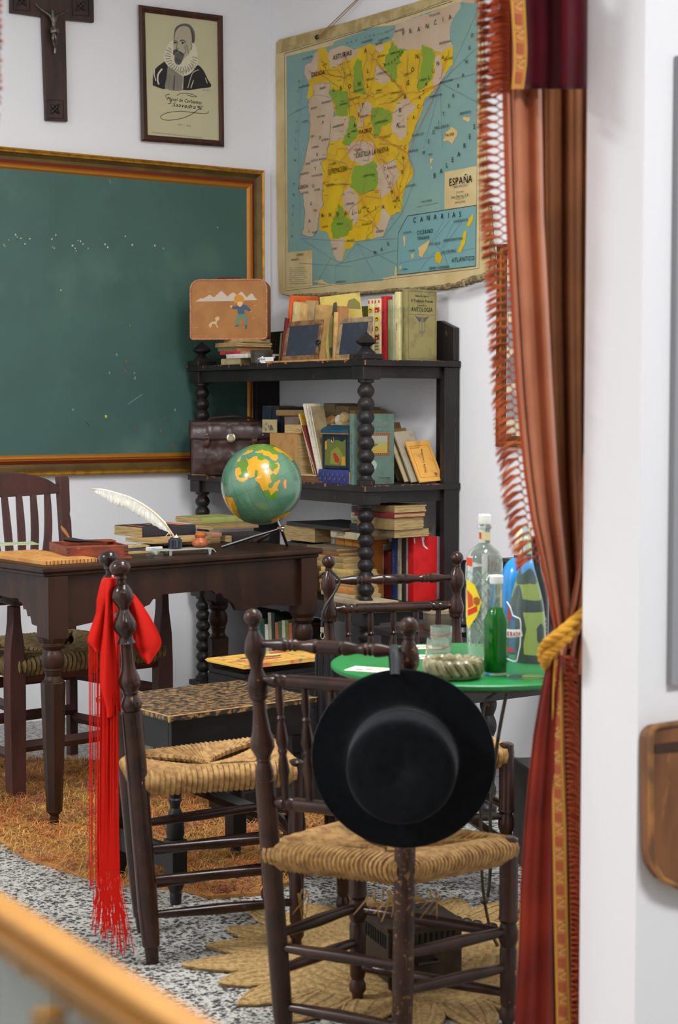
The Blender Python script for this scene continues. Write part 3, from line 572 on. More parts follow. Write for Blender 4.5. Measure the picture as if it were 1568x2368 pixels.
# ------------------------------------------------------------------ books
PAGE = M('yellowed page edges', (192, 166, 114), .85, c2=(160, 130, 82), scale=16, stretch=(1, 1, 14), lo=.4, hi=.65)
PAGEW = M('white page edges', (222, 216, 200), .85, c2=(196, 188, 168), scale=16, stretch=(1, 1, 14))
def cloth(c, k=.8, r=.7):
    n = 'cover %d %d %d' % tuple(c); return M(n, c, r, c2=tuple(int(u * k) for u in c), scale=22, lo=.5, hi=.75)
UP = V((0, 0, 1)); XP = V((1, 0, 0)); YP_ = V((0, 1, 0))
class Book: pass
def book(label, o, T, W, H, t, w, h, col, pages=None, hard=True, cat='book', name='book', group=None, ragged=0.0):
    o = V(o); T = V(T).normalized(); W = V(W).normalized(); H = V(H).normalized()
    b = Book(); b.o, b.T, b.W, b.H, b.t, b.w, b.h = o, T, W, H, t, w, h
    b.root = thing(name, label, cat, o + T * t / 2 + W * w / 2, 0, group); R = Matrix((W, T, H)).transposed().to_4x4()
    c = min(.0026 if hard else .0008, t * .2); ins = .003 if hard else .0006
    def bx(mb, w0, w1, t0, t1, h0, h1): mb.box(o + W * (w0 + w1) / 2 + T * (t0 + t1) / 2 + H * (h0 + h1) / 2, (w1 - w0, t1 - t0, h1 - h0), mat=R)
    mb = MB(); bx(mb, 0, w, 0, c, 0, h); bx(mb, 0, w, t - c, t, 0, h)
    n = 6; fs = []                                  # rounded spine
    ring = []
    for k in range(n + 1):
        a = pi * k / n; ring.append((-(.10 * min(t, .03) * (cat == 'book' or cat == 'album')) * sin(a), t / 2 - t / 2 * cos(a)))
    vs = [o + W * (x + .0005) + T * y + H * z for z in (0, h) for x, y in ring]; mb.add(vs, [(k, k + 1, n + 2 + k, n + 1 + k) for k in range(n)] + [tuple(range(n + 1)), tuple(range(2 * n + 1, n, -1))])
    b.cover = mb.build('cover', cloth(col), b.root, world=True, smooth=False)
    mb = MB()
    if ragged:
        m = max(3, int(t / .004))
        for k in range(m):
            r = random.uniform(0, ragged); bx(mb, ins, w + r - ragged * .4, c + (t - 2 * c) * k / m, c + (t - 2 * c) * (k + .9) / m, -r * .3 + ins, h + random.uniform(-.6, .4) * ragged)
    else: bx(mb, ins * .5, w - ins, c, t - c, ins, h - ins)
    mb.build('pages', pages or PAGE, b.root, world=True, smooth=False)
    return b
def fp(b, u, v, d=.0007): return b.o + b.T * (b.t + d) + b.W * u + b.H * v       # point on the front board
def sp(b, u, v, d=.0007): return b.o + b.W * -(d + .1 * b.t * sin(pi * min(max(u / b.t, 0), 1))) + b.T * u + b.H * v
def printing(b, fn, mats):
    mb = MB(); fn(mb); mb.build('lettering', mats, b.root, world=True, smooth=False)
def spine_text(b, s, h, col, down=True, v0=None, bold=.01, width=None):
    def f(mb): txt(mb, s, sp(b, b.t * (.5 - (.0 if not down else 0)), v0 if v0 else b.h / 2, .0012) + b.T * ((-h / 2) if down else h / 2), -b.H if down else b.H, b.T if down else -b.T, h, 0, bold=bold, width=width)
    printing(b, f, [flat(col)])
def hz(p, py):      # height above p of the point that the photograph shows at row py
    d = depth(p); q = ad(CX + F * (V(p) - CAM).dot(RX) / d, py, d); return q.z
def stand(label, pa, pb, ytop, z, x=-.40, w=.13, col=(150, 120, 80), lean=0.0, hard=True, **k):
    """a book standing spine out between photograph columns pa and pb"""
    A = ax(pa, 0, x); yb = {S1: 832, S2: 1118, S3: 1396, S4: 1600}.get(z, 1100)
    A = ax(pa, yb, x); B = ax(pb, yb, x); t = A.y - B.y; h = hz((x, (A.y + B.y) / 2, z), ytop) - z
    R = Matrix.Rotation(radians(lean), 3, 'X')
    return book(label, (x, A.y, z), R @ V((0, -1, 0)), XP, R @ UP, t, w, h / max(.5, cos(radians(lean))), col, hard=hard, **k)
def lay(label, px, py, z, t, ly, lx, col, yaw=0.0, x=None, hard=True, **k):
    """a book lying flat, its nearest corner seen at photograph column px on height z; spine faces the room"""
    K = ax(px, py, x if x is not None else -.42); K = V((K.x, K.y, z)); R = Matrix.Rotation(radians(yaw), 3, 'Z')
    return book(label, K, UP, R @ XP, R @ YP_, t, lx, ly, col, hard=hard, **k)
NAVY = (52, 58, 104)
# --- top shelf, standing row, right to left
K = ay(941, 831, YN + .06); K.z = S1
b = book('olive green anthology, blue lettered cover facing out, right end of the top shelf', (K.x, K.y + .030, S1), (0, -1, 0), XP, UP, .030, .14, hz(K, 668) - S1, (146, 134, 84), name='antique_book')
BW, BH = b.w, b.h; XR = K.x
def f(mb):
    def q(u, v, s): return fp(b, u * BW, v * BH)
    for s_, v_, h_, w_ in (('Eduardo Ugarte', .895, .008, .45), ('El Traductor Francés', .82, .011, .74), ('(Segunda Parte)', .765, .006, .35), ('ANTOLOGÍA', .69, .016, .72)): txt(mb, s_, q(.5, v_, 0), XP, UP, h_, 0, bold=.012, width=w_ * BW)
    for a, c in (((.05, .03), (.95, .03)), ((.95, .03), (.95, .97)), ((.95, .97), (.05, .97)), ((.05, .97), (.05, .03)), ((.05, .65), (.95, .65))): stroke(mb, [q(*a, 0), q(*c, 0)], .0016, (0, -1, 0), 1)
    for sg in (-1, 1):
        for k in range(5): stroke(mb, [q(.5 + sg * .04, .60 - k * .012, 0), q(.5 + sg * (.16 - k * .012), .615 - k * .014, 0), q(.5 + sg * (.24 - k * .03), .63 - k * .014, 0)], .0016, (0, -1, 0), 0)
        stroke(mb, [q(.5 + sg * .02, .62, 0), q(.5 + sg * .02, .34, 0)], .001, (0, -1, 0), 0)
        stroke(mb, [q(.5 + sg * .09, .57, 0), q(.5 + sg * .10, .44, 0), q(.5 + sg * .06, .38, 0), q(.5 + sg * .03, .42, 0)], .0012, (0, -1, 0), 0)
printing(b, f, [flat(NAVY), flat((106, 98, 66))]); spine_text(b, 'El Traductor Francés Antología', .006, (80, 78, 60), width=.13)
b = stand('cream paper bound book beside the olive anthology', 913, 925, 675, S1, x=XR, col=(226, 212, 150), hard=False); spine_text(b, 'NERTA', .006, (60, 60, 50))
stand('very thin grey booklet left of the cream book, top shelf', 907.5, 912, 681, S1, x=XR, col=(196, 192, 170), hard=False)
stand('thin pale green book standing on the top shelf', 897, 907, 693, S1, x=XR, col=(150, 160, 104))
stand('slim navy book between the red and the pale green one', 894, 897, 686, S1, x=XR + .01, col=(52, 56, 104))
b = stand('slim bright red book standing on the top shelf', 881.5, 893, 685, S1, x=XR, col=(190, 36, 44)); spine_text(b, 'ENCICLOPEDIA', .006, (120, 20, 30), width=.13)
for j, (pa, pb, lb) in enumerate(((866, 880, 'right one of two cream albums with rows of little portraits'), (851, 865, 'left one of two cream albums with rows of little portraits'))):
    b = stand(lb, pa, pb, 691 + j, S1, x=XR - .006, col=(232, 216, 160), hard=False)
    def f(mb):
        for r in range(4):
            v = b.h * (.82 - r * .145); c = [3, 1, 1, 2][(r + j) % 4]
            mb.poly([sp(b, b.t * u, v + dv, .001) for u, dv in ((.12, -.009), (.88, -.009), (.88, .011), (.12, .011))], 3 if (r + j) % 3 else 2)
            mb.poly([sp(b, b.t * (.5 + .24 * cos(a)), v + .0075 * sin(a), .0016) for a in [i * pi / 4 for i in range(8)]], 0); mb.poly([sp(b, b.t * (.52 + .16 * cos(a)), v - .002 + .0045 * sin(a), .0021) for a in [i * pi / 4 for i in range(8)]], 4)
        mb.poly([sp(b, b.t * u, b.h * v, .001) for u, v in ((.1, .93), (.9, .93), (.9, .98), (.1, .98))], 1)
        mb.poly([sp(b, b.t * u, b.h * v, .001) for u, v in ((.2, .03), (.8, .03), (.8, .09), (.2, .09))], 0)
        for k in range(3): stroke(mb, [sp(b, b.t * .2, b.h * (.3 - .05 * k), .001), sp(b, b.t * .8, b.h * (.3 - .05 * k), .001)], .004, (-1, 0, 0), 5)
    printing(b, f, [flat((40, 34, 30)), flat((214, 60, 80)), flat((224, 60, 40)), flat((240, 200, 20)), flat((216, 160, 110)), flat((150, 140, 120))])
# small green volumes behind the second slate
for k in range(7):
    pa = 787 + k * 9.2; c = [(84, 112, 100), (170, 160, 70), (108, 120, 60), (112, 120, 48), (104, 116, 46), (96, 108, 44), (108, 118, 50)][k]
    stand('small green volume %s of the set behind the second slate' % ['leftmost', 'second', 'third', 'fourth', 'fifth', 'sixth', 'rightmost'][k], pa, pa + 8.6, 712 - k * .7, S1, x=XR + .012, w=.07, col=c, group='green volumes behind the slate')
# big landscape covered album leaning behind the second slate
o = ax(757, 829, -.345); o.z = S1
Wd = V((.80, -.60, 0)).normalized(); Td = V((-Wd.y * -1, 0, 0))
nrm = V((Wd.y, -Wd.x, 0)); H_ = (UP - nrm * .06 + Wd * -.12).normalized(); Wd = (Wd - H_ * Wd.dot(H_)).normalized(); Tn = Wd.cross(H_)
b = book('large yellow album with a tree landscape on its cover, leaning on the top shelf', o, Tn, Wd, H_, .010, .155, hz(o, 686) - S1, (196, 172, 84), hard=False, name='landscape_album')
def f(mb):
    def q(u, v): return fp(b, u * b.w, v * b.h)
    mb.poly([q(.06, .04), q(.5, .04), q(.5, .3), q(.3, .42), q(.42, .55), q(.28, .78), q(.18, .62), q(.1, .4)], 0)
    mb.poly([q(.25, .72), q(.32, .88), q(.4, .9), q(.42, .7), q(.36, .5)], 1); mb.poly([q(.62, .78), q(.7, .9), q(.85, .92), q(.97, .84), q(.97, .74)], 0)
    mb.poly([p + b.T * .0004 for p in (q(.08, .2), q(.3, .25), q(.42, .1), q(.1, .07))], 1); mb.poly([p + b.T * .0008 for p in (q(.2, .12), q(.22, .22), q(.3, .2), q(.3, .13))], 2)
printing(b, f, [flat((120, 112, 50)), flat((60, 56, 30)), flat((214, 200, 150))])
b = stand('brown card folder behind the green volumes', 776, 786, 708, S1, x=-.335, col=(176, 126, 76), lean=3, hard=False, w=.035)
b = stand('narrow tan booklet leaning in front of the landscape album', 768, 774, 722, S1, x=-.345, col=(220, 176, 110), lean=4, hard=False, w=.06)
# leaning orange and brown papers left of slate
for k, (pa, pb, yt, c, ln, lb, xx) in enumerate(((657, 664, 684, (222, 92, 36), 9, 'orange magazine leaning at the left of the row on the top shelf', -.40), (668, 676, 698, (206, 186, 132), 8, 'cream notebook leaning beside the orange magazine', -.40), (680, 700, 700, (206, 166, 104), 6, 'thick tan exercise book leaning behind the first slate', -.38), (701, 722, 694, (180, 150, 104), 5, 'buff bound book leaning behind the first slate', -.37), (724, 738, 704, (196, 154, 92), 4, 'ochre booklet leaning behind the first slate, beside the album', -.38),
                                           (676, 690, 684, (226, 110, 44), 5, 'orange spined book at the back of the top shelf, left one', -.22), (691, 704, 684, (222, 196, 40), 4, 'yellow spined book at the back of the top shelf', -.22), (705, 722, 684, (220, 96, 40), 4, 'orange spined book at the back of the top shelf, right one', -.22), (723, 750, 685, (110, 66, 44), 3, 'dark brown book at the back of the top shelf', -.22), (648, 655, 735, (120, 34, 40), 11, 'dark red book leaning between the paper stack and the first slate', -.41), (643, 647, 770, (90, 92, 50), 9, 'thin dark green booklet leaning on the paper stack', -.40))):
    stand(lb, pa, pb, yt, S1, x=xx, w=.12 if xx < -.3 else .1, col=c, lean=ln, hard=False)
# slates
SLATE = M('dark writing slate', (48, 54, 66), .6, c2=(64, 70, 80), scale=26, lo=.5, hi=.75); SFR = M('worn slate frame wood', (142, 104, 66), .7, c2=(104, 72, 44), scale=30, lo=.4, hi=.6, bump=.2); SFR2 = M('pale slate frame wood', (172, 146, 104), .7, c2=(120, 104, 84), scale=26, lo=.4, hi=.6, bump=.2)
def slate(label, BL, BR, TL, mt, strap=False):
    BL, BR, TL = V(BL), V(BR), V(TL); W = (BR - BL); w = W.length; W.normalize(); H = TL - BL; H -= W * H.dot(W) * .9; h = H.length; H.normalize(); N = W.cross(H).normalized()
    r = thing('writing_slate', label, 'slate', (BL + BR) / 2); R = Matrix((W, N, H)).transposed().to_4x4(); f = .021
    mb = MB()
    for (u0, u1, v0, v1) in ((0, w, 0, f), (0, w, h - f, h), (0, f, f, h - f), (w - f, w, f, h - f)): mb.box(BL + W * (u0 + u1) / 2 + H * (v0 + v1) / 2, (u1 - u0, .009, v1 - v0), mat=R)
    mb.build('frame', mt, r, world=True, smooth=False, bevel=.004)
    mb = MB(); mb.box(BL + W * w / 2 + H * h / 2, (w - 2 * f + .004, .004, h - 2 * f + .004), mat=R)
    q = BL + W * w * .5 + H * h * .5 + N * .0024
    mb.build('slate_panel', SLATE, r, world=True, smooth=False)
    if strap:
        c = BL + W * (w - .004) + H * h * .42 + N * .008; mb = MB(); mb.tube([c + (W * cos(a) * .012 + H * sin(a) * .008) for a in [k * pi / 6 for k in range(12)]], .0035, 6, closed=True); mb.tube([c + W * .008, c + W * .012 - H * .03 - N * .004], .003, 6)
        mb.build('black_band', flat((24, 22, 24), .5), r, world=True)
    return r
BL, BR = ax(653, 831, -.425), ax(735, 829, -.425); BL.z = BR.z = S1 + .005
TL = ax(669, 744, -.398); slate('brown framed slate leaning at the left of the top shelf, black band on its side', BL, BR, TL, SFR, True)
BL, BR = ax(776, 827, -.362), ax(850, 826, -.362); BL.z = BR.z = S1 + .005
TL = ax(786, 737, -.337); slate('pale framed scratched slate behind the front finial', BL, BR, TL, SFR2)
# ruler
o1, o2 = ax(615, 836, -.438), ax(815, 832, -.438); mb = MB(); c = (o1 + o2) / 2; mb.box((-.436, c.y, S1 + .004), (.018, (o1 - o2).length, .007)); tag(mb.build('wooden_ruler', M('ruler wood', (190, 146, 88), .6, c2=(166, 112, 60), scale=20), None, world=True, smooth=False, bevel=.001), 'long thin wooden ruler lying along the front edge of the top shelf', 'ruler')
# paper stack under the suitcase: nearest corner of each at px, seen from the side
zz = S1; rows = [(556, .026, .15, .10, (196, 176, 130), 'crumpled tan notebook at the bottom of the pile under the suitcase', False, .012, -.41), (574, .010, .17, .13, (216, 210, 200), 'white and red striped booklet near the bottom of the pile under the suitcase', False, .0, -.42),
      (573, .007, .17, .16, (226, 224, 226), 'thin white booklet below the red one', False, 0, -.42), (556, .014, .16, .12, (200, 52, 58), 'red catechism lying in the pile below the suitcase', True, 0, -.42), (548, .016, .15, .16, (128, 112, 78), 'dull grey brown notebook lying on the red catechism', False, .008, -.42), (548, .018, .17, .165, (170, 138, 86), 'tan folder lying second from the top under the suitcase', False, .01, -.43), (560, .014, .14, .13, (190, 158, 108), 'buff envelope directly under the suitcase', False, .008, -.41)]
for i, (px, th, ly, lx, c, lb, hd, rg, xx) in enumerate(rows):
    b = lay(lb, px, 830, zz, th, ly, lx, c, x=xx, hard=hd, ragged=rg, pages=PAGEW if 0 < i < 3 else None); zz += th
    if i == 3: spine_text(b, 'CATECISMO', .007, (240, 210, 200), down=True, width=.07)
# name card, tumbler
P = ax(617, 838, -.44); mb = MB(); mb.box((-.441, P.y, S1 + .0145), (.0015, .10, .018)); mb.box((-.44, P.y + .012, S1 + .003), (.03, .02, .005)); txt(mb, '992-65', V((-.4424, P.y + .026, S1 + .012)), (0, -1, 0), UP, .008, 1, bold=.02)
tag(mb.build('inventory_card', [flat((238, 238, 240), .5), flat((50, 50, 50))], None, world=True, smooth=False), 'small white numbered inventory card standing on the edge of the top shelf', 'card')
GLS = M('clear glass', (236, 244, 240), .03, trans=1.0, ior=1.45)
SMK = M('smoky glass', (150, 146, 130), .08, trans=.85, ior=1.4)
P = ax(600, 834, -.415); mb = MB(); mb.lathe((-.405, P.y, S1), (-.405, P.y, S1 + .055), [(0, .038), (.05, .042), (1, .046)], 24, cap=False); mb.lathe((-.405, P.y, S1), (-.405, P.y, S1 + .012), [(0, .001), (.02, .038), (.9, .036), (1, .001)], 24, cap=False)
tag(mb.build('glass_tumbler', SMK, None, world=True, solid=.003), 'squat smoky glass tumbler in front of the pile on the top shelf', 'glass')

# --- suitcase
zz += .001
BLs = ax(441, 768, -.47); p1s = ax(617, 766, -.45)
A_ = V((-.462, BLs.y, zz)); B_ = ax(617, 768, -.462); Wl = V((B_.x - A_.x, B_.y - A_.y, 0))
# the case stands facing the camera: front plane from px 441 to px 617
d0 = depth((-.42, -.33, 0)); A_ = ad(441, 768, d0 + .02); B_ = ad(617, 768, d0 - .03); A_.z = B_.z = zz
W = (B_ - A_); cw = W.length; W.normalize(); N = V((W.y, -W.x, 0)); Dp = -N; ch = hz(A_, 648) - zz; cdp = .085
sc = thing('suitcase', 'small tan suitcase painted with a boy and a dog on the paper pile', 'suitcase', (A_ + B_) / 2 + Dp * cdp / 2)
def rr(w, h, r, n=6, rb=.012):
    o = []
    for (cx_, cy_, a0, q) in ((w - rb, rb, -pi / 2, rb), (w - r, h - r, 0, r), (r, h - r, pi / 2, r), (rb, rb, pi, rb)):
        for k in range(n + 1): a = a0 + pi / 2 * k / n; o.append((cx_ + q * cos(a), cy_ + q * sin(a)))
    return o
TAN = M('tan fibreboard', (166, 110, 50), .55, c2=(156, 100, 44), scale=14, bump=.12, bscale=160)
out = rr(cw, ch, .038); mb = MB(); mb.prism([A_ + W * x + UP * y for x, y in out], Dp * cdp); mb.build('case_body', TAN, sc, world=True, ang=50)
mb = MB(); mb.tube([A_ + W * x + UP * y + N * .001 for x, y in out], .0035, 6, closed=True); mb.build('front_piping', M('reddish stitched piping', (176, 100, 74), .7, c2=(196, 146, 110), scale=220, lo=.45, hi=.55), sc, world=True)
mb = MB(); mb.tube([A_ + Dp * cdp * .6 + W * x + UP * y + UP * 0 for x, y in out], .0018, 5, closed=True); mb.build('lid_seam', flat((110, 70, 40)), sc, world=True)
mb = MB(); c = A_ + Dp * cdp * .4 + UP * (ch + .001)
mb.tube([c + W * cw * .32, c + W * cw * .34 + UP * .008, c + W * cw * .62 + UP * .008, c + W * cw * .64], .004, 8); mb.build('handle', flat((90, 36, 30)), sc, world=True)
for u in (.5, .75):
    mb = MB(); mb.box(c + W * cw * u - Dp * .012, (.03, .012, .006), rz=atan2(W.y, W.x)); mb.build('clasp', M('nickel', (190, 190, 186), .3, .9), sc, world=True, smooth=False)
mb = MB()
def sq_(u, v, d=.0008): return A_ + W * (cw * u) + UP * (ch * v) + N * d          # traced in a 4.9x view: x 95..965, y 680..85
def su(x, y, d=.0012): return sq_((x - 95) / 870, (680 - y) / 595, d)
def sd(pts, mi, d=.0012, k=4): q = smooth_line(list(pts) + [pts[0]], k)[:-1] if k else [V((p[0], p[1], 0)) for p in pts]; mb.poly([su(p.x, p.y, d) for p in q], mi)
cl = [(150, 300)] + [(x, y) for x, y in zip(range(190, 860, 22), [280, 265, 272, 262, 255, 240, 232, 250, 262, 240, 225, 205, 196, 215, 235, 252, 235, 220, 212, 225, 240, 225, 205, 215, 240, 262, 245, 225, 230, 262])] + [(860, 290), (600, 300)]
PM_ = [flat((196, 176, 158)), flat((196, 134, 36)), flat((226, 170, 130)), flat((62, 84, 108)), flat((96, 126, 100)), flat((200, 176, 128))]
sd(cl, 0, k=0)
for q in ((300, 200), (700, 560), (150, 560), (820, 345), (800, 470)): stroke(mb, [su(*q), su(q[0] + 28, q[1] + 4)], .0012, tuple(N), 5)
mb.build('painted_mountains', PM_, sc, world=True, smooth=False); mb = MB(); sd([(595, 300), (605, 250), (650, 235), (695, 255), (712, 300), (690, 320), (640, 315), (600, 325)], 1, .0018); sd([(632, 312), (660, 305), (690, 312), (688, 340), (660, 358), (635, 340)], 2, .0022)
sd([(570, 355), (640, 345), (690, 335), (740, 345), (785, 395), (770, 405), (710, 385), (712, 425), (640, 430), (630, 380), (575, 378)], 3, .0018, 3); sd([(548, 345), (575, 345), (575, 368), (555, 362)], 2, .0016, 3); sd([(765, 395), (795, 400), (780, 412)], 2, .0016, 3)
sd([(640, 430), (712, 425), (738, 480), (740, 540), (715, 540), (700, 490), (670, 465), (640, 535), (612, 530), (618, 480)], 4, .0015, 3); sd([(600, 550), (640, 535), (650, 548), (610, 560)], 3, .0016, 3); sd([(715, 545), (738, 540), (735, 580), (718, 572)], 3, .0016, 3)
mb.build('painted_boy', PM_, sc, world=True, smooth=False); mb = MB()
sd([(300, 545), (330, 510), (385, 500), (375, 470), (400, 455), (428, 460), (420, 490), (400, 500), (395, 530), (412, 562), (400, 565), (375, 530), (345, 530), (325, 570), (315, 555)], 5, .0015, 3)
mb.build('painted_dog', PM_, sc, world=True, smooth=False)

# ================================================================== ON THE LOWER SHELVES
LEA = M('dark brown leather', (58, 38, 34), .3, c2=(74, 52, 46), scale=26, lo=.4, hi=.7, bump=.35, bscale=30)
BRS = M('brass and steel', (200, 190, 160), .25, .95)
# briefcase
A_ = V((-.520, -.20, S2 + .008)); W = V((.822, -.569, 0)); N = V((-.569, -.822, 0)); bw, bh, bd = .345, .215, .075
bf = thing('briefcase', 'old brown leather briefcase with two buckled straps at the left of the second shelf', 'briefcase', A_ + W * bw / 2 - N * bd / 2 - V((0, 0, 0)))
def bpnt(u, v, d): return A_ + W * (u * bw) + UP * (v * bh) + N * d
def bulge(u, v):
    e = min(u, 1 - u, v * .7 + .02, 1.0); return .018 * min(1, e * 6) ** .5 + .006 * mnoise.noise(V((u * 6, v * 5, 1))) * min(1, e * 8) + .004 * mnoise.noise(V((u * 17, v * 13, 4))) * min(1, e * 8)
mb = MB(); mb.grid(lambda u, v: bpnt(u, v, bulge(u, v)), 40, 28); mb.grid(lambda u, v: bpnt(1 - u, v, -bd), 6, 6)
for (a, b_) in (((0, 0), (0, 1)), ((1, 1), (1, 0)), ((0, 1), (1, 1)), ((1, 0), (0, 0))):
    mb.grid(lambda u, v: bpnt(a[0] + (b_[0] - a[0]) * u, a[1] + (b_[1] - a[1]) * u, -bd + (bulge(a[0] + (b_[0] - a[0]) * u, a[1] + (b_[1] - a[1]) * u) + bd) * v) + (W * (.006 * sin(v * 9) * (1 if a[0] else -1)) if a[0] == b_[0] else V((0, 0, 0))), 24, 5)
mb.build('body', LEA, bf, world=True, ang=60)
def flapz(u): return .70 + .03 * min(1, 8 * min(u, 1 - u)) * -1 + .012 * (2 * u - 1)
mb = MB(); mb.grid(lambda u, v: bpnt(-.02 + 1.04 * u, 1.03 - (1.03 - flapz(u)) * v, bulge(min(max(u, 0), 1), .85) + .007 - .022 * (1 - v) ** 3), 30, 10)
mb.grid(lambda u, v: bpnt(-.02 + 1.04 * u, 1.03 - .02 * sin(v * 3.1), -bd * v - .014), 12, 4); mb.build('flap', LEA, bf, world=True, solid=.003, ang=60)
for u in (.20, .77):
    mb = MB(); mb.grid(lambda a, b_: bpnt(u - .03 + .06 * a, .74 - .20 * b_, bulge(u, .6) + .012 - .004 * abs(2 * b_ - 1)), 3, 6); st = mb.build('strap', M('russet strap leather', (84, 50, 38), .4), bf, world=True, solid=.0025)
    mb = MB(); c = bpnt(u, .665, bulge(u, .6) + .016); mb.tube([c + W * x * .009 + UP * y * .009 for x, y in ((-1, -1), (1, -1), (1, 1), (-1, 1))], .0018, 6, closed=True); mb.build('buckle', BRS, st, world=True)
mb = MB(); c = bpnt(.49, .70, bulge(.49, .6) + .012); mb.lathe(c, c + N * .006, [(0, .018), (.5, .018), (.7, .014), (.75, .012), (1, .011)], 20); mb.box(c + UP * .012 + N * .002, (.02, .005, .012), rz=atan2(W.y, W.x)); mb.build('lock', BRS, bf, world=True)
mb = MB(); hp = [bpnt(u, v, -.03) for u, v in ((.2, 1.01), (.24, 1.07), (.4, 1.10), (.55, 1.11), (.7, 1.08), (.8, 1.01))]; mb.tube(smooth_line(hp, 6), .009, 8, flatk=.6); mb.build('handle', LEA, bf, world=True)
for u, v in ((.1, .80), (.87, .76), (.17, 1.01), (.83, 1.0), (.20, .77)):
    mb = MB(); mb.ball(bpnt(u, v, bulge(u, .85) + .010 - (.03 if v > .9 else 0)), .004, 8, 6); mb.build('rivet', BRS, bf, world=True)
lay('worn papers sticking out under the briefcase', 475, 1104, S2 + .0005, .007, .12, .16, (196, 160, 96), x=-.455, hard=False, ragged=.008, cat='papers', name='paper_bundle')
# standing green book with front cover facing out
K = ay(818, 1119, YN + .105); K.z = S2
b = book('large grey green farming book with a framed landscape on its cover, second shelf', (K.x, K.y + .026, S2), (0, -1, 0), XP, UP, .026, .185, hz(K, 957) - S2, (98, 122, 108), name='green_book')
def f(mb):
    def q(u, v, d=.0008): return fp(b, u * b.w, v * b.h, d)
    for s_, u_, v_, h_, w_ in (('CULTIVOS FORRAJEROS', .38, .855, .010, .62), ('Y LA ALIMENTACIÓN', .36, .80, .008, .5), ('DEL GANADO', .38, .74, .008, .36)): txt(mb, s_, q(.95 if 0 else .93, v_) if 0 else q(.90 - (.9 - .38) * 0, v_), XP, UP, h_, 0, 'R', bold=.035 if h_ > .009 else .025, width=w_ * b.w)
    mb.poly([q(*p) for p in ((.12, .41), (.88, .41), (.88, .72), (.12, .72))], 1)
    for k in range(14):
        for (u, v) in ((.15 + k * .052, .425), (.15 + k * .052, .705)): mb.poly([q(u, v - .006, .0012), q(u + .03, v, .0012), q(u, v + .006, .0012)], 2)
    for k in range(8): mb.poly([q(.86, .43 + k * .035, .0012), q(.87, .445 + k * .035, .0012), q(.85, .45 + k * .035, .0012)], 2)
    mb.poly([q(*p, .0012) for p in ((.17, .44), (.83, .44), (.83, .69), (.17, .69))], 3); mb.poly([q(*p, .0016) for p in ((.17, .60), (.4, .61), (.83, .59), (.83, .69), (.17, .69))], 4)
    mb.poly([q(*p, .002) for p in ((.3, .55), (.45, .58), (.6, .57), (.5, .53), (.35, .52))], 5); mb.poly([q(*p, .002) for p in ((.5, .47), (.75, .47), (.74, .49), (.52, .495))], 2)
    mb.poly([q(.48 + .09 * cos(a), .27 + .07 * sin(a)) for a in [i * pi / 6 for i in range(12)]], 6); txt(mb, 'Tomás Rodés', q(.9, .075), XP, UP, .007, 0, 'R', bold=.01, width=.3 * b.w)
printing(b, f, [flat((214, 220, 210)), flat((140, 66, 26)), flat((214, 140, 40)), flat((168, 158, 84)), flat((156, 160, 146)), flat((96, 104, 60)), flat((170, 180, 172))])
spine_text(b, 'Cultivos Forrajeros', .011, (220, 224, 216), down=False, v0=b.h * .48, bold=.02, width=.13)
# stationery tin standing on the blue book
bl = lay('thick blue patterned book lying under the tin', 807, 1121, S2, .052, .20, .14, (50, 60, 118), x=-.428)
def f(mb):
    for k in range(6): 
        for j in range(2): c = sp(bl, bl.t * (.35 + .3 * j), .02 + k * .032 + j * .012, .0012); mb.poly([c + UP * .006 * cos(a) + YP_ * .006 * sin(a) for a in [i * pi / 3 for i in range(6)]], 0)
printing(bl, f, [flat((86, 80, 110))])
p = ax(807, 1080, -.405); p2 = ax(745, 1080, -.405); z = S2 + .0525; th_ = hz((p.x, p.y, z), 979) - z; ty = p2.y - p.y
tn = thing('tin_box', 'dark blue tin box with a painted cockerel panel, standing on the blue book', 'tin', (-.36, (p.y + p2.y) / 2, z))
TIN = M('scratched dark blue tin', (24, 40, 52), .4, .3, c2=(38, 52, 60), scale=40, lo=.45, hi=.6)
mb = MB(); mb.bb((-.405, p.y, z), (-.30, p2.y, z + th_ * .8)); mb.build('body', TIN, tn, world=True, smooth=False, bevel=.003)
mb = MB(); mb.prism([(-.41 + .115 * u, p.y - .003, z + th_ * (.78 + .24 * sin(pi * (.12 + .76 * u)) ** .6 - .06)) for u in [k / 10 for k in range(11)]] + [(-.295, p.y - .003, z + th_ * .77), (-.41, p.y - .003, z + th_ * .77)], (0, ty + .006, 0)); mb.build('lid', M('blue tin lid', (26, 76, 104), .45, .2, c2=(60, 84, 90), scale=50, lo=.5, hi=.62), tn, world=True, ang=30)
mb = MB(); mb.bb((-.412, p.y - .004, z + th_ * .76), (-.404, p2.y + .004, z + th_ * .785)); mb.build('lid_rim', flat((150, 110, 60), .4), tn, world=True, smooth=False)
mb = MB(); q = lambda u, v, d=.0: V((-.4056 - d, p2.y - ty * u, z + th_ * v)); mb.poly([q(*c) for c in ((.1, .08), (.9, .08), (.88, .66), (.75, .6), (.6, .64), (.4, .62), (.25, .66), (.12, .6))], 0)
mb.poly([q(*c, .0004) for c in ((.3, .12), (.6, .1), (.8, .3), (.6, .5), (.35, .4))], 1); mb.poly([q(*c, .0008) for c in ((.42, .34), (.5, .36), (.6, .28), (.66, .22), (.62, .14), (.5, .16), (.46, .24))], 2); mb.poly([q(*c, .0008) for c in ((.72, .1), (.88, .1), (.86, .3), (.74, .26))], 3); mb.poly([q(*c, .0008) for c in ((.12, .42), (.2, .44), (.18, .62), (.12, .6))], 3)
mb.build('painted_panel', [flat((96, 104, 40)), flat((130, 130, 50)), flat((168, 40, 26)), flat((196, 140, 34))], tn, world=True, smooth=False)
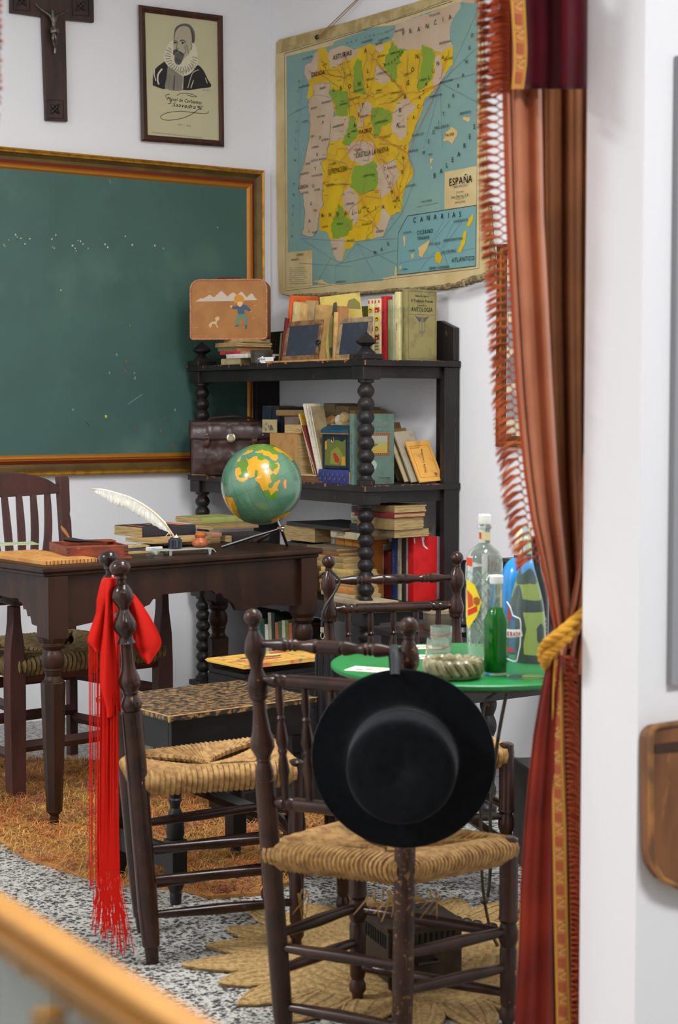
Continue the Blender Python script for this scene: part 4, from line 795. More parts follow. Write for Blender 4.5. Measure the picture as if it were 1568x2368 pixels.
mb = MB(); c = q(.42, .64, .002); mb.tube([c + YP_ * .008 * cos(a) + UP * .012 * sin(a) for a in [k * pi / 5 for k in range(10)]], .0012, 5, closed=True); mb.build('wire_hook', BRS, tn, world=True)
# leaning booklets at the right end
for i, (pl, pr_, py, yt, lbl, c, dy) in enumerate(((925, 985, 1112, 990, 'tan folder at the back of the leaning booklets', (150, 120, 78), .17), (922, 978, 1113, 975, 'brown red edged folder at the far back right of the second shelf', (134, 96, 58), .26), (940, 978, 1114, 1003, 'pale frayed booklet in the middle of the leaning booklets', (206, 186, 140), .08), (955, 1000, 1115, 996, 'grey stained paper booklet directly behind the orange grammar', (176, 164, 140), .045), (974, 1029, 1116, 1020, 'orange yellow paper grammar booklet leaning at the right end of the second shelf', (226, 166, 78), .014))):
    A = ay(pl, py, YN + dy); B = ay(pr_, py, YN + dy); A.z = B.z = S2; ln = radians(-15); Wv = V((cos(ln), 0, sin(ln) * .0)); h_ = hz(A, yt) - S2
    Hv = V((-sin(radians(16)), -.0, cos(radians(16)))); Wv = V((cos(radians(16)), 0, sin(radians(16)))) * (B.x - A.x); A2 = A + V((0, 0, 0))
    Wn = V((1, 0, .03)).normalized(); Hn = V((-.27 - .0, .03, 1)); Hn = (Hn - 0 * Wn).normalized(); Tn = Wn.cross(Hn).normalized(); Hn = Tn.cross(Wn).normalized() if 0 else Hn
    # the booklet's own right angles tilt with it
    Wn = V((Hn.z, 0, -Hn.x)).normalized(); Tn = Hn.cross(Wn) * -1; Tn = V((0, -1, .03)).normalized(); wv = (B.x - A.x)
    o = A + UP * (.0005)
    Hn = V((-.06, .47, .88)).normalized(); Tn = XP.cross(Hn).normalized(); Tn = Tn if Tn.y < 0 else -Tn; Wn = (XP - Hn * XP.dot(Hn)).normalized()
    b = book(lbl, o + V((0, .012, .003)), Tn, Wn, Hn, .006, wv, h_ * 1.06, c, hard=False, ragged=.006 if i > 1 else 0, cat='booklet', name='booklet')
    if i == 4:
        def f(mb):
            def q(u, v, d=.0009): return fp(b, u * b.w, v * b.h, d)
            for a_, c_ in (((.1, .1), (.9, .1)), ((.9, .1), (.9, .88)), ((.9, .88), (.1, .88)), ((.1, .88), (.1, .1))): stroke(mb, [q(*a_), q(*c_)], .001, (0, -1, 0), 0)
            txt(mb, 'Grafía Castellana', q(.5, .5), (b.W * .2 + b.H).normalized(), (b.H * .2 - b.W).normalized(), .010, 0, bold=.02, width=.6 * b.h); txt(mb, 'Edad Media', q(.3, .82), b.W, b.H, .005, 0, width=.4 * b.w); mb.poly([q(.78 + .07 * cos(a), .16 + .045 * sin(a)) for a in [k * pi / 5 for k in range(10)]], 0)
        printing(b, f, [flat((150, 96, 50))])
# middle group of shelf two
cb = lay('tan cardboard box lying behind the globe on the second shelf', 688, 1100, S2, hz(ax(688, 1090, -.43), 1003) - S2 - .0, .20, .15, (178, 132, 76), x=-.415, hard=True, cat='box', name='cardboard_box')
z2 = S2 + cb.t + .001
stand('small printed leaflet propped on the tan cardboard box', 609, 642, 972, S2, x=-.40, w=.012, col=(176, 160, 118), lean=0, hard=False) if 0 else None
p = ax(609, 1000, -.40); p2 = ax(641, 1000, -.40)
b = book('small printed leaflet propped on the tan cardboard box', (-.40, p.y, z2), XP * -1, (0, -1, 0), UP, .005, p.y - p2.y, hz((-.40, p.y, z2), 970) - z2, (176, 160, 118), hard=False, cat='leaflet', name='leaflet')
def f(mb):
    for k in range(9): c = fp(b, b.w * random.uniform(.25, .75), b.h * random.uniform(.2, .7), .0006 + k * .0002); mb.poly([c + b.W * random.uniform(.004, .009) * cos(a) + b.H * random.uniform(.004, .01) * sin(a) for a in [i * pi / 4 for i in range(8)]], k % 2)
printing(b, f, [flat((96, 86, 66)), flat((130, 116, 90))])
lay('buff bound block of papers on the tan cardboard box', 697, 1000, z2, .034, .12, .10, (168, 146, 104), x=-.40, hard=False, name='paper_block', cat='papers')
lay('crumpled dark wrapping bundle on the paper block', 690, 980, z2 + .035, .03, .10, .09, (112, 96, 86), x=-.385, hard=False, ragged=.012, name='paper_bundle', cat='papers')
b = lay('thick brown bound ledger tilted on top of the bundle', 701, 955, z2 + .068, .022, .16, .14, (128, 98, 54), x=-.38, yaw=8); lay('red edged brown book under the tilted ledger', 696, 960, z2 + .0655 - .0, .0015, .14, .12, (150, 90, 50), x=-.375, yaw=5)
for k, (pt, pb, yt, c, lb, th2, xx) in enumerate(((700, 735, 935, (208, 200, 182), 'white magazine leaning steeply in the middle of the second shelf', .009, -.415), (708, 740, 935, (196, 184, 160), 'second white magazine leaning against the first one', .007, -.41), (716, 745, 941, (150, 130, 92), 'tan notebook leaning behind the white magazines', .008, -.405), (690, 724, 958, (210, 160, 30), 'yellow edged magazine leaning left of the white magazines', .007, -.40), (696, 730, 985, (120, 40, 36), 'dark red booklet leaning beside the yellow edged magazine', .005, -.418), (722, 760, 950, (150, 128, 88), 'large khaki folder leaning behind the tin', .010, -.36))):
    B = ax(pb, 1085, xx); Tp = ax(pt, yt, xx); B.z = S2 + .03; Hn = (Tp - B); h_ = Hn.length; Hn.normalize(); Tn = Hn.cross(XP).normalized()
    if Tn.y > 0: Tn = -Tn
    book(lb, B, Tn, XP, Hn, th2, .06 if 'white' in lb else .14, h_, c, hard=False, pages=PAGEW, cat='magazine', name='magazine')
lay('flat brown leather folder lying between the box and the blue book', 744, 1112, S2, .022, .17, .15, (116, 76, 50), x=-.43, hard=False, ragged=.004, name='leather_folder', cat='folder'); lay('thin papers on the leather folder', 730, 1100, S2 + .023, .006, .12, .12, (196, 170, 120), x=-.42, hard=False, ragged=.01, name='paper_bundle', cat='papers')
for k, (pa, pb, yt, c, lb) in enumerate(((742, 768, 932, (116, 100, 72), 'dark khaki folder standing at the back behind the tin'), (770, 800, 938, (126, 106, 76), 'brown folder standing at the back behind the tin'), (602, 622, 938, (54, 64, 76), 'dark blue grey book standing at the back left of the second shelf'), (624, 640, 940, (40, 52, 70), 'navy book standing at the back left of the second shelf'), (802, 815, 948, (150, 112, 70), 'tan frayed book standing behind the green farming book'))): stand(lb, pa, pb, yt, S2, x=-.20, w=.15, col=c, lean=4, hard=False)
for k, (px, yt, c, lb) in enumerate(((765, 962, (206, 160, 96), 'crumpled tan paper scrap above the tin'), (785, 958, (206, 196, 172), 'crumpled white paper scrap above the tin'), (800, 952, (196, 166, 112), 'frayed buff paper roll above the tin'))):
    c0 = ax(px, yt + 14, -.30); mb = MB(); mb.ball(c0, (.02, .022, .024), 12, 9); mb.v = [p_ + mnoise.noise_vector(p_ * 45) * .010 for p_ in mb.v]
    for q_ in range(2): pass
    mb.bb((c0.x - .03, c0.y - .015, S2 + .001), (c0.x + .03, c0.y + .015, c0.z - .015)); tag(mb.build('crumpled_paper', flat(c), None, world=True, smooth=False), lb, 'paper')

# --- third shelf
K = ay(956, 1394, YN + .04); K.z = S3
b = book('large bright red binder with a torn white scrape on its cover, third shelf', (K.x, K.y + .034, S3), (0, -1, 0), XP, UP, .034, .112, hz(K, 1243) - S3, (214, 20, 22), pages=PAGEW, name='red_binder', cat='binder')
def f(mb):
    q = lambda u, v: fp(b, u * b.w, v * b.h, .0008)
    mb.poly([q(*c) for c in ((.32, 1), (.46, 1), (.42, .93), (.47, .87), (.58, .83), (.62, .80), (.5, .82), (.38, .87), (.36, .93))], 0); mb.poly([q(*c) for c in ((.0, 1), (.06, .98), (.06, .9), (.02, .92))], 0); mb.poly([q(*c) for c in ((.5, 1), (.62, .965), (.66, .955), (.55, .985))], 0)
printing(b, f, [flat((224, 206, 200))]); XB = K.x
for pa, pb, yt, c, lb, tx_, tc_ in ((939, 946, 1244, (196, 190, 196), 'thin patterned magazine directly left of the red binder', None, 0), (929, 938, 1246, (60, 56, 44), 'dark and red thin book left of the patterned magazine', 'SU', (150, 160, 50)), (919.5, 928, 1243, (206, 190, 156), 'tall cream book right of the blue one, third shelf', 'TOMAS CASADO', (90, 80, 70)), (906, 919, 1240, (38, 62, 124), 'tall blue book with white title letters on its spine, third shelf', 'GENERACION', (220, 220, 220)), (887, 905, 1274, (104, 26, 26), 'short dark red book left of the blue one', 'La Sal', (160, 90, 50)), (882.5, 886.5, 1258, (204, 196, 176), 'thin tall white book behind the dark red one', None, 0), (871, 882, 1255, (196, 188, 166), 'cream book with a blue line on its spine, right of the front post', None, 0), (862, 870, 1265, (206, 190, 20), 'bright yellow book just right of the front post', None, 0)):
    b = stand(lb, pa, pb, yt, S3, x=XB + .002, col=c, w=.15)
    if tx_: spine_text(b, tx_, (pb - pa) * .0012 * .62 if tx_ != 'SU' else .008, tc_, down=True, v0=b.h * .5, bold=.02, width=.13 if tx_ == 'GENERACION' else None)
# piles lying on the standing row
zt = hz((XB, YN + .1, S3), 1252); zr = S3 + .262
px0 = 912
zz = max(zt, S3 + .245) + .003
for th, ly, lx, c, lb, xx, rg, yw in ((.030, .22, .17, (118, 98, 70), 'frayed grey brown book lowest in the pile on the third shelf row', -.31, .006, 4), (.044, .20, .15, (146, 120, 76), 'thick coverless block of yellow pages in the pile on the third shelf row', -.32, .006, 7), (.018, .22, .16, (122, 26, 32), 'dark red book with a pale edge, high in the pile on the third shelf row', -.325, 0, 6), (.026, .21, .155, (124, 96, 58), 'torn brown book topmost of the pile on the third shelf row', -.315, .008, 5)):
    lay(lb, px0, 1245, zz, th, ly, lx, c, x=xx, ragged=rg, yaw=yw, hard=rg == 0); zz += th + .0005
# left part: piles in front
zz = S3; 
for px, th, ly, lx, c, lb, rg, xx, hd in ((858, .020, .30, .125, (206, 188, 152), 'big cream atlas lying at the bottom of the third shelf by the front post', .004, -.44, False), (838, .014, .22, .17, (202, 184, 150), 'pale magazine lying on the cream atlas', .006, -.425, False), (836, .026, .22, .16, (206, 140, 70), 'orange paper bundle low in the left pile of the third shelf', .006, -.42, False), (834, .016, .22, .16, (190, 140, 80), 'ochre folder above the orange bundle', .004, -.42, False), (830, .012, .20, .15, (120, 60, 36), 'thin brown book in the left pile of the third shelf', 0, -.42, True), (834, .018, .22, .17, (176, 150, 90), 'yellowed magazines in the left pile of the third shelf', .008, -.425, False), (834, .016, .21, .16, (206, 176, 110), 'light yellow comic book in the left pile', .004, -.42, False), (812, .022, .19, .15, (166, 140, 84), 'tan school book upper in the left pile', 0, -.415, False), (812, .022, .19, .15, (156, 132, 80), 'olive tan school book upper in the left pile', .002, -.415, False), (802, .016, .18, .15, (134, 84, 46), 'brown bound book near the top of the left pile', 0, -.41, True), (796, .014, .20, .15, (112, 100, 76), 'dark khaki book topmost of the left pile', .004, -.41, True)):
    if px == 838: zz = S3 + .0205
    lay(lb, px - (18 if th != .020 else 0), 1390, zz, th, ly, lx - (.05 if th != .020 else 0), c, x=xx, ragged=rg, hard=hd); zz += th + .0004
for pa, pb, yt, c, lb in ((816, 831, 1247, (190, 116, 40), 'orange book standing behind the front post'), (797, 815, 1245, (204, 134, 48), 'orange box file behind the pile, left of the front post'), (776, 796, 1244, (196, 124, 44), 'orange brown book beside the box file'), (765, 775, 1222, (170, 160, 150), 'grey book with a round emblem standing at the back'), (756, 764, 1222, (196, 188, 160), 'cream spined book standing at the back'), (748, 755, 1221, (190, 176, 120), 'pale yellow book standing at the back'), (737, 747, 1232, (120, 90, 66), 'dull brown book standing at the back'), (729, 736, 1230, (180, 130, 110), 'pinkish book standing at the back'), (722, 728, 1230, (160, 40, 40), 'red striped book standing at the back'), (717, 721, 1229, (180, 120, 100), 'pink spined book standing at the back'),
                          (702, 716, 1240, (120, 120, 30), 'olive green book standing at the back'), (694, 701, 1240, (206, 170, 20), 'yellow book standing at the back'), (685, 693, 1240, (30, 50, 70), 'dark navy book standing at the back'), (678, 684, 1240, (70, 30, 28), 'maroon book standing at the back'), (672, 677, 1240, (30, 96, 120), 'teal book standing at the back')):
    stand(lb, pa, pb, yt, S3, x=-.25 if pa < 776 else -.30, w=.14, col=c)
o = ax(770, 1243, -.33); p2 = ax(835, 1243, -.33); zb = hz((-.33, o.y, S3), 1244) + .004
b = lay('white paperback lying on the orange books, black and red title on its edge', 832, 1240, zb, .026, o.y - p2.y + .02, .14, (216, 202, 164), x=-.345, hard=False, yaw=-3); spine_text(b, '', .004, (60, 60, 60))
def f(mb): txt(mb, 'ANGELES Y DEMONIOS', sp(b, b.t * .58, b.h * .62), -b.H, b.T, .0055, 0, width=.06, bold=.01); txt(mb, 'MARIO AGUSTIN', sp(b, b.t * .3, b.h * .66), -b.H, b.T, .005, 1, width=.05, bold=.01)
printing(b, f, [flat((60, 50, 40)), flat((190, 80, 60))])
zz = zb + .027
for th, px, c, lb in ((.034, 833, (52, 48, 56), 'small dark photo covered paperback in the little stack by the post'), (.020, 832, (150, 150, 100), 'small green and white paperback in the little stack by the post'), (.020, 831, (186, 178, 150), 'small cream paperback with dark letters in the little stack by the post'), (.024, 833, (90, 94, 104), 'small grey paperback at the top of the little stack by the post')):
    b = lay(lb, px, 1220, zz, th, .072 if th > .03 else .06, .10, c, x=-.335, hard=False, yaw=-4, pages=PAGEW); zz += th + .0005
    if th < .03: spine_text(b, 'NOVELA', .006, (50, 60, 60), down=False, width=.03)
b = lay('brown cardboard box under the dark portfolio', 728, 1243, S3 + .20, .058, .22, .14, (110, 82, 54), x=-.33, hard=False, cat='box', name='cardboard_box'); lay('large dark grey portfolio lying on the brown box', 790, 1215, S3 + .2595, .014, .42, .26, (56, 54, 54), x=-.36, hard=True, yaw=-3, cat='portfolio', name='portfolio')
lay('stack of bound registers under the brown box', 724, 1260, S3, .19, .20, .13, (70, 60, 50), x=-.32, hard=True, name='register', cat='book')

# --- bottom shelf
cols4 = [(40, 86, 90), (36, 70, 50), (206, 204, 190), (160, 156, 130), (28, 48, 36), (176, 92, 50), (60, 96, 70), (196, 190, 160), (110, 120, 60), (188, 100, 44), (30, 34, 56), (170, 110, 40), (60, 56, 50)]
nm4 = ['teal', 'dark green', 'white', 'grey', 'black green', 'orange', 'mid green', 'cream', 'moss green', 'bright orange', 'dark blue', 'amber', 'charcoal']
for k, c in enumerate(cols4):
    stand('%s book standing on the bottom shelf behind the yellow comic' % nm4[k], 601 + k * 8, 601 + k * 8 + 7.4, [1434, 1432, 1445, 1418, 1418, 1440, 1438, 1436, 1436, 1442, 1440, 1446, 1450][k], S4, x=-.38, w=.15, col=c, lean=-3)
b = lay('black storage box on the bottom shelf', 868, 1600, S4, .20, .30, .25, (30, 30, 32), x=-.35, cat='box', name='storage_box', pages=flat((24, 24, 26))); lay('red brown album lying on the black storage box', 870, 1500, S4 + .2005, .012, .29, .24, (120, 76, 62), x=-.352, cat='album', name='album')

# ================================================================== THE DESK
DW = M('dark oak varnish', (54, 32, 20), .38, spec=.25, c2=(38, 23, 15), scale=12, stretch=(1, 1, .3), bump=.12, bscale=50, c3=(92, 62, 46), s3=60, lo3=.72, hi3=.8)
DZ_ = .80
dA, dB = az(100, 1313, DZ_), az(748, 1268, DZ_); du = (dB - dA).normalized(); dn = V((-du.y, du.x, 0)); dL = (dB - dA).length; dD = .57; dang = atan2(du.y, du.x)
def dk(u, n, z): return dA + du * u + dn * n + V((0, 0, z - DZ_))
desk = thing('writing_desk', 'dark oak desk with scalloped aprons and turned tapering legs', 'desk', dk(dL / 2, dD / 2, 0), dang)
mb = MB(); mb.box(dk(dL / 2, dD / 2, DZ_ - .009), (dL, dD, .018), rz=dang); mb.box(dk(dL / 2, dD / 2, DZ_ - .024), (dL - .02, dD - .02, .014), rz=dang); mb.build('desk_top', DW, desk, world=True, smooth=False, bevel=.005)
iu, inn = .055, .042
for (u, n) in ((iu, inn), (dL - iu, inn), (iu, dD - inn), (dL - iu, dD - inn)):
    lg = MB(); lg.box(dk(u, n, .675), (.068, .068, .19), rz=dang); lg.lathe(dk(u, n, .582), dk(u, n, .56), [(0, .045), (.5, .04), (1, .03)], 8, rot=pi / 8)
    p = [(.572, .031), (.566, .036), (.558, .036), (.55, .031), (.545, .026), (.540, .027), (.535, .031), (.522, .034), (.505, .034), (.495, .031), (.489, .027), (.485, .028), (.478, .026), (.465, .0235), (.455, .027), (.449, .034)]
    lg.lathe(dk(u, n, .572), dk(u, n, .449), [((.572 - z) / (.572 - .449), r) for z, r in p], 20)
    q = [(.449, .034), (.445, .038), (.26, .033), (.05, .024), (.036, .013), (.012, .015), (0, .014)]
    lg.lathe(dk(u, n, .449), dk(u, n, 0), [(1 - z / .449, r) for z, r in q], 8, rot=pi / 8)
    lg.build('leg', DW, desk, world=True, smooth=True, ang=28, bevel=0)
def apron(a, b, out):
    L = (b - a).length; d = (b - a).normalized(); lo, hi = .185, .118; pts = []
    def prof(s):
        e = min(s, 1 - s) * L
        f0 = .30 if L > .7 else .10
        if e < f0: return lo + .004 * sin(e * 30)
        if e < f0 + .075: k = int((e - f0) / .025); return lo - (lo - hi) * (k + 1) / 3.6 - .006 * sin(((e - f0) % .025) / .025 * pi)
        return hi - .004
    n = 60; pts = [a + V((0, 0, -.03))] + [a + d * (L * i / n) + V((0, 0, -prof(i / n))) for i in range(n + 1)] + [b + V((0, 0, -.03))]
    MB().prism(pts, out).build('apron', DW, desk, world=True, smooth=False)
apron(dk(iu, inn - .015, DZ_), dk(dL - iu, inn - .015, DZ_), dn * .018); apron(dk(iu - .015, inn, DZ_), dk(iu - .015, dD - inn, DZ_), du * .018)
apron(dk(dL - iu + .015, inn, DZ_), dk(dL - iu + .015, dD - inn, DZ_), -du * .018); mb = MB(); mb.box(dk(dL / 2, dD - inn, .75), (dL - 2 * iu, .018, .05), rz=dang); mb.build('apron', DW, desk, world=True, smooth=False)

def dflat(label, px, py, z, t, lu, ln, col, yaw=0.0, **k):
    o = az(px, py, z); R = Matrix.Rotation(radians(yaw), 3, 'Z'); return book(label, o, UP, R @ dn, R @ du, t, ln, lu, col, **k)
dflat('frayed tan schoolbook under the flowered notebook pile', 392, 1262, DZ_, .020, .19, .15, (176, 142, 88), hard=False, ragged=.01)
dflat('pinkish covered schoolbook lying right of the flowered notebook', 486, 1257, DZ_, .016, .055, .14, (188, 128, 96), hard=False, ragged=.006, yaw=8) if 0 else None
dflat('yellowed notebook beneath the pile left side of desk books', 352, 1258, DZ_ + .0205, .013, .24, .16, (186, 150, 96), hard=False, ragged=.008)
b = dflat('thick notebook pile with a black flowered cover and gilt frayed edges', 329, 1243, DZ_ + .034, .034, .222, .17, (44, 42, 48), hard=False, ragged=.007)
def f(mb):
    def q(u, v): return b.o + UP * (b.t + .0008) + b.H * (u * b.h) + b.W * (v * b.w)
    for c, r, m in (((.5, .45), .09, 0), ((.58, .62), .06, 1), ((.42, .6), .06, 2), ((.68, .4), .06, 3), ((.52, .3), .05, 3), ((.62, .8), .05, 0)): mb.poly([q(c[0] + r * cos(a) * .8, c[1] + r * 1.4 * sin(a)) + UP * .0003 * m for a in [i * pi / 4 for i in range(8)]], m)
    mb.poly([q(*c) for c in ((.74, .1), (.97, .1), (.97, .8), (.8, .85))], 4); mb.poly([q(*c) for c in ((.03, .1), (.1, .1), (.16, .8), (.12, .85))], 5)
printing(b, f, [flat((180, 50, 50)), flat((120, 130, 60)), flat((190, 150, 70)), flat((110, 130, 90)), flat((214, 110, 66)), flat((196, 90, 70))])
dflat('brown coverless book under the left of the green covered books', 486, 1257, DZ_, .02, .045, .16, (150, 120, 78), hard=False, ragged=.008, yaw=3)
dflat('pink topped paper book between the flowered pile and the dark bound volume', 488, 1243, DZ_ + .021, .014, .05, .15, (196, 136, 100), hard=False, ragged=.005, yaw=6)
b = dflat('dark leather bound antique volume with gilt spine bands under the globe', 536, 1256, DZ_, .030, .165, .11, (50, 40, 38), hard=True)
def f(mb):
    for k in range(5): c = b.o + b.H * (.02 + k * .02); mb.box(c - b.W * .0006 + UP * .015, (.0018, .002, .028), rz=dang)
printing(b, f, [flat((120, 96, 66))])
dflat('tan frayed volume on the dark leather bound one', 492, 1226, DZ_ + .031, .014, .21, .15, (150, 120, 78), hard=False, ragged=.005); dflat('green and yellow covered book topmost behind the globe', 464, 1212, DZ_ + .046, .022, .20, .16, (150, 156, 84), hard=False, ragged=.004)
dflat('thin papers lying behind the globe foot at the right desk end', 585, 1262, DZ_, .002, .10, .10, (196, 180, 130), hard=False, yaw=-6, cat='papers', name='paper_sheets') if 0 else None
# globe
gc = ad(605, 1120, 5.72); gr = 94 * 5.72 / F; GP = []
G_ = lambda *p: [(480 + x / 6.03, 1000 + y / 6.03) for x, y in p]
GSEA, GY, GG, GO = 0, 1, 2, 3
GP += [(GY, G_((535, 350), (570, 380), (640, 345), (690, 330), (700, 370), (760, 390), (800, 365), (850, 390), (862, 440), (855, 480), (880, 520), (920, 560), (880, 600), (900, 700), (850, 720), (840, 760), (870, 790), (890, 880), (850, 800), (770, 815), (740, 740), (700, 690), (665, 660), (700, 600), (700, 545), (660, 520), (655, 620), (610, 635), (580, 620), (560, 650), (500, 690), (450, 690), (410, 650), (385, 590), (385, 520), (410, 490), (455, 490), (475, 580), (435, 600), (450, 640), (520, 620), (560, 570), (540, 510), (575, 440))),
    (GG, G_((415, 430), (520, 360), (550, 400), (575, 440), (545, 510), (560, 560), (500, 620), (440, 610), (475, 575), (455, 490), (420, 480))), (GY, G_((900, 580), (925, 520), (980, 480), (975, 440), (930, 430), (990, 410), (1008, 460), (985, 560), (960, 590), (880, 560))), (GG, G_((862, 400), (930, 430), (975, 450), (960, 490), (910, 515), (870, 500), (855, 440))),
    (GG, G_((870, 590), (950, 590), (985, 650), (920, 690), (900, 720), (880, 650))), (GY, G_((920, 720), (1000, 655), (1018, 690), (970, 760), (990, 800), (965, 830), (930, 830), (890, 880), (860, 780), (900, 770))), (GG, G_((780, 820), (850, 800), (890, 880), (930, 830), (960, 810), (980, 830), (960, 910), (900, 945), (850, 910))),
    (GG, G_((850, 720), (905, 715), (905, 760), (850, 770))), (GG, G_((660, 520), (700, 530), (700, 590), (665, 620))), (GO, G_((1060, 700), (1078, 645), (1098, 680), (1095, 780), (1080, 790), (1062, 750))), (GY, G_((410, 400), (430, 370), (500, 300), (560, 250), (640, 240), (630, 265), (560, 300), (490, 310), (460, 350), (455, 400), (420, 410))),
    (GY, G_((765, 250), (850, 260), (900, 300), (975, 310), (985, 350), (950, 400), (900, 380), (850, 330), (780, 320))), (GY, G_((655, 275), (760, 235), (820, 260), (800, 280), (700, 290))), (GG, G_((540, 225), (650, 150), (800, 150), (940, 180), (1000, 250), (980, 310), (900, 300), (850, 260), (760, 235), (640, 240), (560, 245))), (GG, G_((690, 330), (760, 300), (820, 340), (760, 390), (705, 370))),
    (GY, G_((915, 220), (960, 185), (1060, 215), (1140, 280), (1180, 350), (1180, 400), (1120, 340), (1060, 290), (980, 270))), (GY, G_((215, 865), (270, 905), (350, 910), (370, 980), (400, 1030), (410, 1100), (450, 1170), (510, 1240), (430, 1230), (360, 1160), (280, 1060), (220, 950))), (GY, G_((890, 1215), (960, 1190), (1080, 1130), (1190, 1090), (1100, 1190), (1000, 1250), (890, 1265))), (GO, G_((665, 640), (700, 625), (710, 660), (690, 690), (665, 670)))]
def inside(x, y, P):
    c = False; j = len(P) - 1
    for i in range(len(P)):
        if (P[i][1] > y) != (P[j][1] > y) and x < (P[j][0] - P[i][0]) * (y - P[i][1]) / (P[j][1] - P[i][1]) + P[i][0]: c = not c
        j = i
    return c
BX = [(min(p[0] for p in P), max(p[0] for p in P), min(p[1] for p in P), max(p[1] for p in P)) for _, P in GP]
axis_ = (RX * (-.40) + V((0, 0, .92))).normalized(); Rg = axis_.to_track_quat('Z', 'Y').to_matrix().to_4x4()
globe = thing('terrestrial_globe', 'green and yellow terrestrial globe tilted on a chrome tripod on the desk', 'globe', (gc.x, gc.y, DZ_))
mb = MB(); mb.ball(gc, gr, 340, 200, mat=Rg); cf = FW
for i, fc in enumerate(mb.f):
    c = (mb.v[fc[0]] + mb.v[fc[2]]) / 2; w = c - CAM; k = w.dot(FW); m = 0
    nrm = (c - gc)
    if nrm.dot(w) < 0:
        j = mnoise.noise_vector(nrm * 60) * 1.0; px, py = CX + F * w.dot(RX) / k + j.x, CY - F * w.dot(UU) / k + j.y
        for q, (mm_, P) in enumerate(GP):
            a = BX[q]
            if a[0] < px < a[1] and a[2] < py < a[3] and inside(px, py, P): m = mm_
    elif mnoise.noise(nrm * 14) > .12: m = 1 + (mnoise.noise(nrm * 30) > .1)
    if not m:
        l = Rg.to_3x3().inverted() @ nrm; lon = math.degrees(atan2(l.y, l.x)) % 20; lat = math.degrees(math.asin(max(-1, min(1, l.z / gr)))) % 20
        if lon < .55 or lat < .45: m = 4
    mb.m[i] = m
def gm(n, c): return M(n, c, .25, coat=.8, c2=tuple(int(v * .9) for v in c), scale=9, lo=.4, hi=.7)
for m_ in (gm('globe sea', (78, 122, 94)), gm('globe yellow', (206, 150, 20)), gm('globe green', (88, 130, 34)), gm('globe orange', (232, 130, 36)), gm('globe lines', (66, 106, 82))): m_.node_tree.nodes['Principled BSDF'].inputs['Coat Roughness'].default_value = .06
mb.build('globe_ball', [MATS[k] for k in ('globe sea', 'globe yellow', 'globe green', 'globe orange', 'globe lines')], globe, world=True)
CHR = M('chrome tube', (170, 170, 172), .16, 1.0)
s0 = gc - axis_ * (gr + .024); mb = MB(); mb.tube([gc - axis_ * (gr - .003), s0 - axis_ * .012], .0045, 10); mb.lathe(s0 + RX * -.012, s0 + RX * .012, [(0, .006), (.1, .007), (.9, .007), (1, .006)], 12); mb.build('pivot', CHR, globe, world=True)
for px, py in ((514, 1268), (664, 1264), (598, 1254)):
    e = az(px, py, DZ_); e.z += .005; mb = MB(); mb.tube([s0, s0.lerp(e, .5), e], .0052, 12); mb.build('leg', CHR, globe, world=True)
# ink stand, inkwell, pot, chalk
zt = DZ_
a, b_ = az(362, 1286, zt), az(500, 1281, zt); st = thing('glass_pen_stand', 'frosted glass pen stand with curled feet in front of the notebooks', 'pen stand', (a + b_) / 2)
FG = M('frosted glass', (206, 212, 200), .35, trans=.55, ior=1.3); d = (b_ - a).normalized(); nn = V((-d.y, d.x, 0)); LL = (b_ - a).length
mb = MB(); cr = [(0, .006), (.01, .014), (.03, .017), (.08, .015), (.3, .015), (.8, .017), (.95, .015), (1.0, .004)]
mb.add([a + d * (LL * u) + nn * (n * .055 - .0) + UP * (z + t) for u, z in cr for n in (0, 1) for t in (0, .004)], [q for i in range(len(cr) - 1) for q in ((4 * i, 4 * i + 4, 4 * i + 6, 4 * i + 2), (4 * i + 1, 4 * i + 3, 4 * i + 7, 4 * i + 5), (4 * i, 4 * i + 1, 4 * i + 5, 4 * i + 4), (4 * i + 2, 4 * i + 6, 4 * i + 7, 4 * i + 3))]); mb.build('tray', FG, st, world=True, ang=60)
for u in (.22, .22): pass
for u, n in ((.24, .004), (.9, .004), (.24, .05), (.9, .05)):
    mb = MB(); mb.lathe(a + d * LL * u + nn * n, a + d * LL * u + nn * n + UP * .016, [(0, .004), (.5, .005), (1, .007)], 10); mb.build('foot', FG, st, world=True)
mb = MB(); c = a + nn * .002 + UP * .010; mb.lathe(c, c + nn * .052, [(0, .006), (.05, .007), (.95, .007), (1, .006)], 12); mb.build('scroll', FG, st, world=True)
zs = zt + .0215; c = a + d * (LL * .36) + nn * .03; c.z = zs
iw = thing('inkwell', 'dark ribbed glass inkwell on the pen stand holding the quill', 'inkwell', c); mb = MB(); n = 44; vs = []
for z, r, rb in ((0, .020, 0), (.003, .0225, 1), (.026, .0225, 1), (.029, .019, 0), (.030, .017, 0), (.034, .017, 0), (.034, .012, 0), (.026, .011, 0)):
    vs += [c + V((cos(2 * pi * k / n), sin(2 * pi * k / n), 0)) * (r - (rb * .0018 if k % 2 else 0)) + UP * z for k in range(n)]
mb.add(vs, [(j * n + k, j * n + (k + 1) % n, (j + 1) * n + (k + 1) % n, (j + 1) * n + k) for j in range(7) for k in range(n)] + [tuple(range(n - 1, -1, -1)), tuple(range(7 * n, 8 * n))])
mb.build('jar', M('dark ink glass', (40, 44, 52), .15, coat=.5), iw, world=True, ang=25)
mb = MB(); e = c + UP * .034 + d * .004; mb.lathe(e, e + UP * .011, [(0, .008), (.9, .001), (1, .0005)], 4); tag(mb.build('chalk_piece', flat((232, 232, 230)), None, world=True, smooth=False), 'small white chalk point sticking out of the inkwell', 'chalk')
